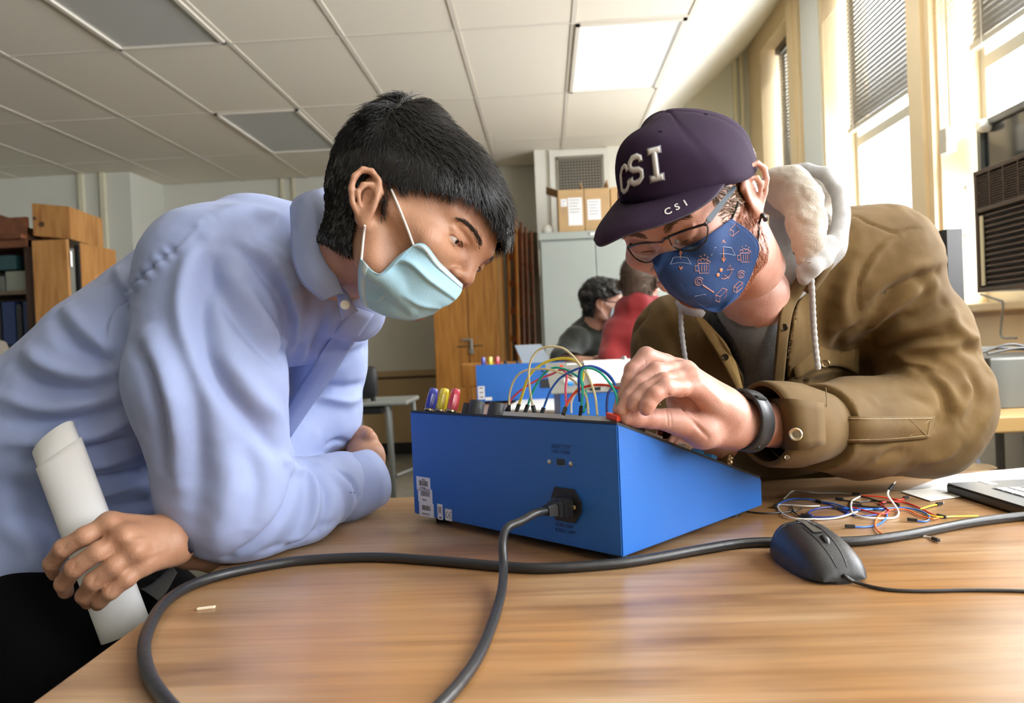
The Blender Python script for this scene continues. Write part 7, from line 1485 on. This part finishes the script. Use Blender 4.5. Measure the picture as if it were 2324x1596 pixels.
# ---- hood
sd_ = SDF(A(1720, 680, 1.05)-[.04, .05, .02], A(1950, 340, 1.45)+[.06, .02, .03], .003)
sd_.ell(A(1835, 500, 1.30), (.062, .085, .075), .02); sd_.cap(A(1760, 440, 1.26), A(1860, 440, 1.30), .035, .045, .02); sd_.cap(A(1855, 560, 1.27), A(1780, 640, 1.26), .05, .04, .02)
V, Q = biggest(*sd_.mesh()); V = smooth_mesh(V, Q, 2); V += normals(V, Q)*(.004*value_noise(V, 22, 4))[:, None]; mesh('hood', V, Q, m_hood, mB, smooth=True)
sf = SDF(A(1700, 700, 1.0)-[.04, .02, .0], A(1960, 340, 1.35)+[.05, .02, .03], .0028)
sf.chain([A(1757, 402, 1.13), A(1800, 412, 1.12), A(1822, 455, 1.11), A(1830, 505, 1.105), A(1836, 550, 1.10), A(1822, 590, 1.10)], [.015, .022, .026, .026, .022, .010], .012, flat=None)
sf.chain([A(1740, 425, 1.15), A(1772, 440, 1.14), A(1800, 470, 1.13)], [.014, .018, .016], .01); sf.chain([A(1862, 490, 1.17), A(1872, 530, 1.16), A(1860, 575, 1.15)], [.016, .018, .014], .006); sf.ell(A(1862, 450, 1.20), (.04, .04, .04), .01)
V, Q = sf.mesh(); V = smooth_mesh(V, Q, 2); V += normals(V, Q)*(.0022*value_noise(V, 60, 7)+.0012*value_noise(V, 150, 9))[:, None]; mesh('hood_lining', V, Q, m_flc, mB, smooth=True)
so_ = SDF(A(1700, 720, 1.0)-[.04, .02, .0], A(1980, 340, 1.35)+[.05, .02, .03], .0026)
so_.chain([A(1790, 386, 1.17), A(1830, 384, 1.16), A(1872, 396, 1.15), A(1902, 436, 1.14), A(1908, 490, 1.13), A(1898, 545, 1.12), A(1868, 586, 1.105), A(1842, 606, 1.095), A(1826, 632, 1.10), A(1818, 612, 1.10)], [.007, .009, .010, .0105, .011, .012, .014, .014, .009, .008], .005)
so_.chain([A(1860, 560, 1.11), A(1876, 548, 1.11)], [.012, .010], .006)
V, Q = so_.mesh(); V = smooth_mesh(V, Q, 2); V += normals(V, Q)*(.0012*value_noise(V, 70, 17))[:, None]; mesh('hood_edge', V, Q, m_hood, mB, smooth=True)
MB().tube(spline([A(1540, 684, 1.225), A(1556, 696, 1.21), A(1574, 702, 1.20), A(1596, 716, 1.20)], 6), [.006+.006*math.sin(math.pi*i/18) for i in range(19)], 12).build('hood_front_edge', m_hood, mB, smooth=True)
def cordon(P, r, nm):
    C_ = spline(P, 26); T = np.gradient(C_, axis=0); L = np.cumsum(np.linalg.norm(T, axis=1)); R = r*(1+.10*np.sin(L/.0016)); return MB().tube(C_, R, 10).build(nm, m_hood, mB, smooth=True)
cordon([A(1838, 592, 1.085), A(1842, 650, 1.10), A(1846, 730, 1.125), A(1851, 790, 1.135), A(1857, 838, 1.14)], .0042, 'drawstring'); cordon([A(1545, 702, 1.205), A(1546, 740, 1.21), A(1551, 785, 1.215), A(1557, 826, 1.22)], .0038, 'drawstring')
# ---- watch strap on the left wrist
w0, w1 = A(1676, 952, 1.03), A(1722, 960, 1.075); wd = (w1-w0)/np.linalg.norm(w1-w0); wu = np.cross(wd, fw); wu /= np.linalg.norm(wu); wv = np.cross(wd, wu); m_wt = pm('watch_rubber', (.018, .019, .021), .45)
V_, F_ = ring_loft([(w0+wd*t, wu*(.0395+k)+wd*-.010, wv*(.034+k)) for t, k in ((.0, -.002), (.002, .0005), (.032, .0018), (.035, -.001))], 48); wt = solidify(mesh('watch_strap', V_, F_, m_wt, mB, smooth=True), .003, 0); bw = bvh_of(np.array(V_), np.array(F_))
for x, y in ((1706, 926), (1709, 945), (1710, 962)): p = hit(bw, x, y, .0016, 1.03); MB().lathe([(.0016, 0), (.0012, .0006)], p, -fw, 10).build('strap_hole', m_ink, wt)
p = hit(bw, 1690, 905, .001, 1.03); MB().bbox((-.016, -.016, -.002), (.016, .016, .009), .004, lambda q: w0+wd*(.016+q[0]*.9)+(wu*.72*np.sign(np.dot(wu, up))-fw*.28)*(.042+q[2])+np.cross(wd, wu)*q[1]).build('watch_case', m_wt, wt, smooth=True)
MB().tube(spline([hit(bw, x, y, .001, 1.03) for x, y in ((1702, 978), (1708, 998), (1720, 1015))], 6), .0045, 8).build('strap_loop', m_wt, wt, smooth=True)
MB().tube([H3(640, 735, .962), H3(705, 790, .955)], .0010, 6).build('wire_tip', m_steel, mB)
# ---- trousers and shoes behind the table
s = SDF((.45, 1.55, 0), (1.3, 2.35, 1.05), .012)
for fx_, fy_ in ((.72, 2.0), (1.05, 1.98)): h_ = np.array([.86+.3*(fx_-.88), 1.95, .78]); s.cap((.86, 1.82, .84), h_, .10, .10, .03); s.cap(h_, (fx_, fy_-.04, .48), .10, .075, .02); s.cap((fx_, fy_-.04, .48), (fx_, fy_, .10), .07, .058, .02)
V, Q = s.mesh(); mesh('trousers', smooth_mesh(V, Q, 2), Q, pm('jeans_dark', (.03, .035, .05), .8), mB, smooth=True)
for x in (.72, 1.05): MB().bbox((x-.05, 1.80, .001), (x+.05, 2.07, .10), .03).build('shoe', m_bk, mB, smooth=True)
# ================================================================ TWO STUDENTS AT THE FAR TABLE
def small_head(par, R, c, sc, neck, skin, h=.0042):
    hs = build_head(((np.asarray(neck)-c)/sc)@R, h=h); V, Q = hs.mesh(); return V, smooth_mesh(V, Q, 1, .4), Q
def blob_hair(name, par, V, Q, R, c, sc, fn, th, mat, ns, na, extra=0, seed=1):
    N = normals(V, Q); fc = V[Q].mean(1); I = np.where(fn(fc))[0]; um = np.unique(Q[I]); mp_ = -np.ones(len(V), int); mp_[um] = np.arange(len(um)); P = V[um]+N[um]*(th+na*value_noise(V[um], ns, seed)+na*.5*value_noise(V[um], ns*2.2, seed+1))[:, None]
    g = np.random.default_rng(seed); pk = g.choice(I, extra); Fn = N[Q].mean(1)[pk]; D = Fn+g.normal(0, .7, (extra, 3)); D /= np.linalg.norm(D, axis=1)[:, None]; Vs, Fs = strand_mesh(fc[pk]+Fn*(th*.7), D, Fn, .02, .0016, .8, 3, .8, seed)
    A_ = np.concatenate([P, Vs]); F_ = np.concatenate([mp_[Q[I]], Fs+len(P)]); return mesh(name, c+sc*(A_@R.T), F_, mat, par, smooth=True)
# dark green hoodie
m_grn = pm('hoodie_green', (.022, .028, .022), .85, sheen=.2); m_red = pm('hoodie_red', (.24, .012, .016), .85, sheen=.2); m_hairC = pm('hair_dark_brown', (.085, .055, .038), .6)
mC = thing('person', 'seated student in a dark green hoodie, glasses and pale mask facing right', 'person', (.38, 4.3, 0))
RC = rotm(-.12, .12, 0); cC = at(1368, 697, 4.0)
_, Vc, Qc = small_head(mC, RC, cC, 1., at(1345, 760, 4.05), m_skinA); Wc = cC+Vc@RC.T
s = SDF(at(1230, 900, 4.15)-[.1, .4, .35], at(1420, 690, 4.1)+[.1, .35, .1], .011)
s.cap(at(1340, 770, 4.10), at(1345, 860, 4.12), .125, .15, .03); s.cap(at(1305, 775, 3.98), at(1375, 768, 4.22), .075, .08, .04); s.cap(at(1352, 735, 4.05), at(1340, 765, 4.1), .065, .10, .04)
s.chain([at(1303, 772, 3.96), at(1277, 815, 3.85), at(1290, 822, 3.78)], [.07, .062, .055], .03); s.cap(at(1290, 822, 3.78), at(1325, 824, 3.72), .052, .045, .02); s.cap(at(1345, 860, 4.12), at(1345, 930, 4.12), .15, .16, .03)
V, Q = s.mesh(); V = smooth_mesh(V, Q, 2); V += normals(V, Q)*(.010*value_noise(V, 11, 3)+.005*value_noise(V, 24, 5))[:, None]; mesh('hoodie', V, Q, m_grn, mC, smooth=True)
s = SDF(at(1300, 860, 3.8)-[.1, .3, .1], at(1400, 790, 3.8)+[.1, .3, .1], .004); s.cap(at(1318, 824, 3.73), at(1346, 822, 3.70), .034, .026, .01)
for k in range(4): s.chain([at(1344, 821, 3.70), at(1356, 815+2*k, 3.69+.02*k), at(1366, 813+4*k, 3.68+.02*k)], [.018, .011, .009], .005)
s.chain([at(1344, 821, 3.70), at(1352, 812, 3.67), at(1360, 810, 3.66)], [.013, .010, .009], .005); V2, Q2 = s.mesh()
s = SDF((.0, 3.7, .3), (.8, 4.6, 1.3), .02); s.chain([at(1352, 735, 4.05), at(1342, 800, 4.12), at(1345, 920, 4.12)], [.05, .10, .11], .03); s.chain([at(1303, 772, 3.96), at(1279, 815, 3.85), at(1330, 823, 3.72)], [.045, .04, .03], .02); V3, Q3_ = s.mesh()
mesh('body', np.concatenate([Wc, V2, V3]), np.concatenate([Qc, Q2+len(Wc), Q3_+len(Wc)+len(V2)]), pm('skin_light_tan', (.62, .36, .26), .5), mC, smooth=True)
blob_hair('hair', mC, Vc, Qc, RC, cC, 1., lambda P: (P[:, 2] > .035+.5*np.clip(P[:, 0]-.01, 0, 1)) | ((P[:, 0] < -.03) & (P[:, 2] > -.055)), .017, m_hairA, 40, .010, 2600, 4)
HC = lambda p: cC+np.asarray(p)@RC.T
G = [[HC(p) for p in r_] for r_ in ([(.055, -.070, -.002), (.09, -.045, .0), (.130, -.005, .005), (.09, .045, 0)], [(.045, -.071, -.04), (.09, -.048, -.04), (.128, 0, -.035), (.09, .048, -.04)], [(.04, -.062, -.085), (.085, -.035, -.098), (.108, 0, -.098), (.085, .035, -.098)])]
V_, F_, _ = patch(G, 4, 4); ms_ = solidify(mesh('surgical_mask', V_, F_, pm('mask_pale', (.55, .75, .88), .7), mC, smooth=True), .002, 0); MB().tube([HC((.06, -.070, -.005)), HC((.0, -.083, .028))], .0016, 5).build('ear_loop', m_loop, ms_); MB().tube([HC((.045, -.068, -.075)), HC((-.005, -.080, -.02))], .0016, 5).build('ear_loop', m_loop, ms_)
eg_ = MB(); eg_.tube([HC((.0, -.08, .03)), HC((.10, -.058, .025))], .002, 5); eg_.tube([HC((.112, -.032+.026*math.cos(t), .02+.018*math.sin(t))) for t in np.linspace(0, 6.28, 14)], .0016, 5); eg_.tube([HC((.112, .032+.026*math.cos(t), .02+.018*math.sin(t))) for t in np.linspace(0, 6.28, 14)], .0016, 5); eg_.build('glasses', m_fr, mC, smooth=True)
for q in (-1, 1): eyeball(mC, HC((.0775, q*.0325, .0215)), RC[:, 0], 'brown', .0122)
def legs(par, hx, hy, mat, dirx):
    s = SDF((hx-.5, hy-.6, 0), (hx+.6, hy+.3, .75), .014)
    for q in (-.1, .1): s.chain([(hx, hy+q*.8, .55), (hx+.38*dirx, hy+q-.05, .52), (hx+.38*dirx, hy+q-.05, .10)], [.10, .075, .055], .02)
    V, Q = s.mesh(); mesh('trousers', smooth_mesh(V, Q, 1), Q, mat, par, smooth=True)
    for q in (-.1, .1): MB().bbox((hx+.38*dirx-.06, hy+q-.10, .001), (hx+.38*dirx+.16, hy+q, .09), .03).build('shoe', m_bk, par, smooth=True)
b_ = at(1345, 930, 4.12); legs(mC, b_[0], b_[1], m_trous, 1)
def seat_(x, y, lb):
    t = thing('stool', lb, 'stool', (x, y, 0)); MB().lathe([(.16, .43), (.17, .44), (.17, .46), (.15, .47)], (x, y, 0), (0, 0, 1), 28).build('seat', m_bk, t, smooth=True)
    for a in range(4): c_, s_ = math.cos(a*1.57+.78), math.sin(a*1.57+.78); MB().tube([(x+.11*c_, y+.11*s_, .435), (x+.17*c_, y+.17*s_, 0)], .011, 8).build('leg', m_metalg, t)
seat_(b_[0]-.03, b_[1]+.02, 'black round stool under the student in green')
# red hoodie
mD = thing('person', 'seated student in a red hoodie seen from behind with short brown hair', 'person', (.5, 3.7, 0))
RD = rotm(1.15, .15, 0); cD = at(1452, 652, 3.6)
_, Vd, Qd = small_head(mD, RD, cD, 1., at(1445, 725, 3.62), m_skinB); Wd_ = cD+Vd@RD.T
s = SDF(at(1350, 900, 3.65)-[.1, .35, .3], at(1520, 660, 3.65)+[.15, .35, .1], .010)
s.cap(at(1450, 770, 3.66), at(1450, 850, 3.68), .16, .16, .03); s.cap(at(1412, 755, 3.62), at(1492, 745, 3.75), .085, .09, .04); s.chain([at(1405, 760, 3.6), at(1392, 810, 3.55), at(1400, 860, 3.5)], [.08, .065, .055], .02)
s.chain([at(1418, 700, 3.60), at(1445, 688, 3.56), at(1480, 690, 3.60)], [.045, .055, .05], .03); s.cap(at(1440, 710, 3.6), at(1440, 760, 3.6), .07, .13, .04); s.cap(at(1450, 850, 3.68), at(1450, 950, 3.68), .16, .16, .03)
V, Q = s.mesh(); V = smooth_mesh(V, Q, 2); V += normals(V, Q)*(.008*value_noise(V, 11, 3)+.005*value_noise(V, 26, 5))[:, None]; mesh('hoodie', V, Q, m_red, mD, smooth=True)
s = SDF(at(1450, 950, 3.68)-[.3, .3, .1], at(1450, 700, 3.68)+[.3, .3, .1], .02); s.chain([at(1445, 725, 3.62), at(1450, 790, 3.66), at(1450, 930, 3.68)], [.05, .11, .11], .03); s.chain([at(1405, 760, 3.6), at(1392, 810, 3.55), at(1400, 865, 3.5)], [.045, .04, .035], .02); s.cap(at(1400, 865, 3.5), at(1390, 880, 3.42), .03, .025, .01); V3, Q3_ = s.mesh()
mesh('body', np.concatenate([Wd_, V3]), np.concatenate([Qd, Q3_+len(Wd_)]), m_skinB, mD, smooth=True)
blob_hair('hair', mD, Vd, Qd, RD, cD, 1., lambda P: (P[:, 2] > .03+.5*np.clip(P[:, 0]-.0, 0, 1)) | ((P[:, 0] < -.02) & (P[:, 2] > -.05)), .009, m_hairC, 30, .003, 1500, 7)
b_ = at(1450, 940, 3.68); legs(mD, b_[0], b_[1], m_trous, -1); seat_(b_[0], b_[1]+.02, 'black round stool under the student in red')
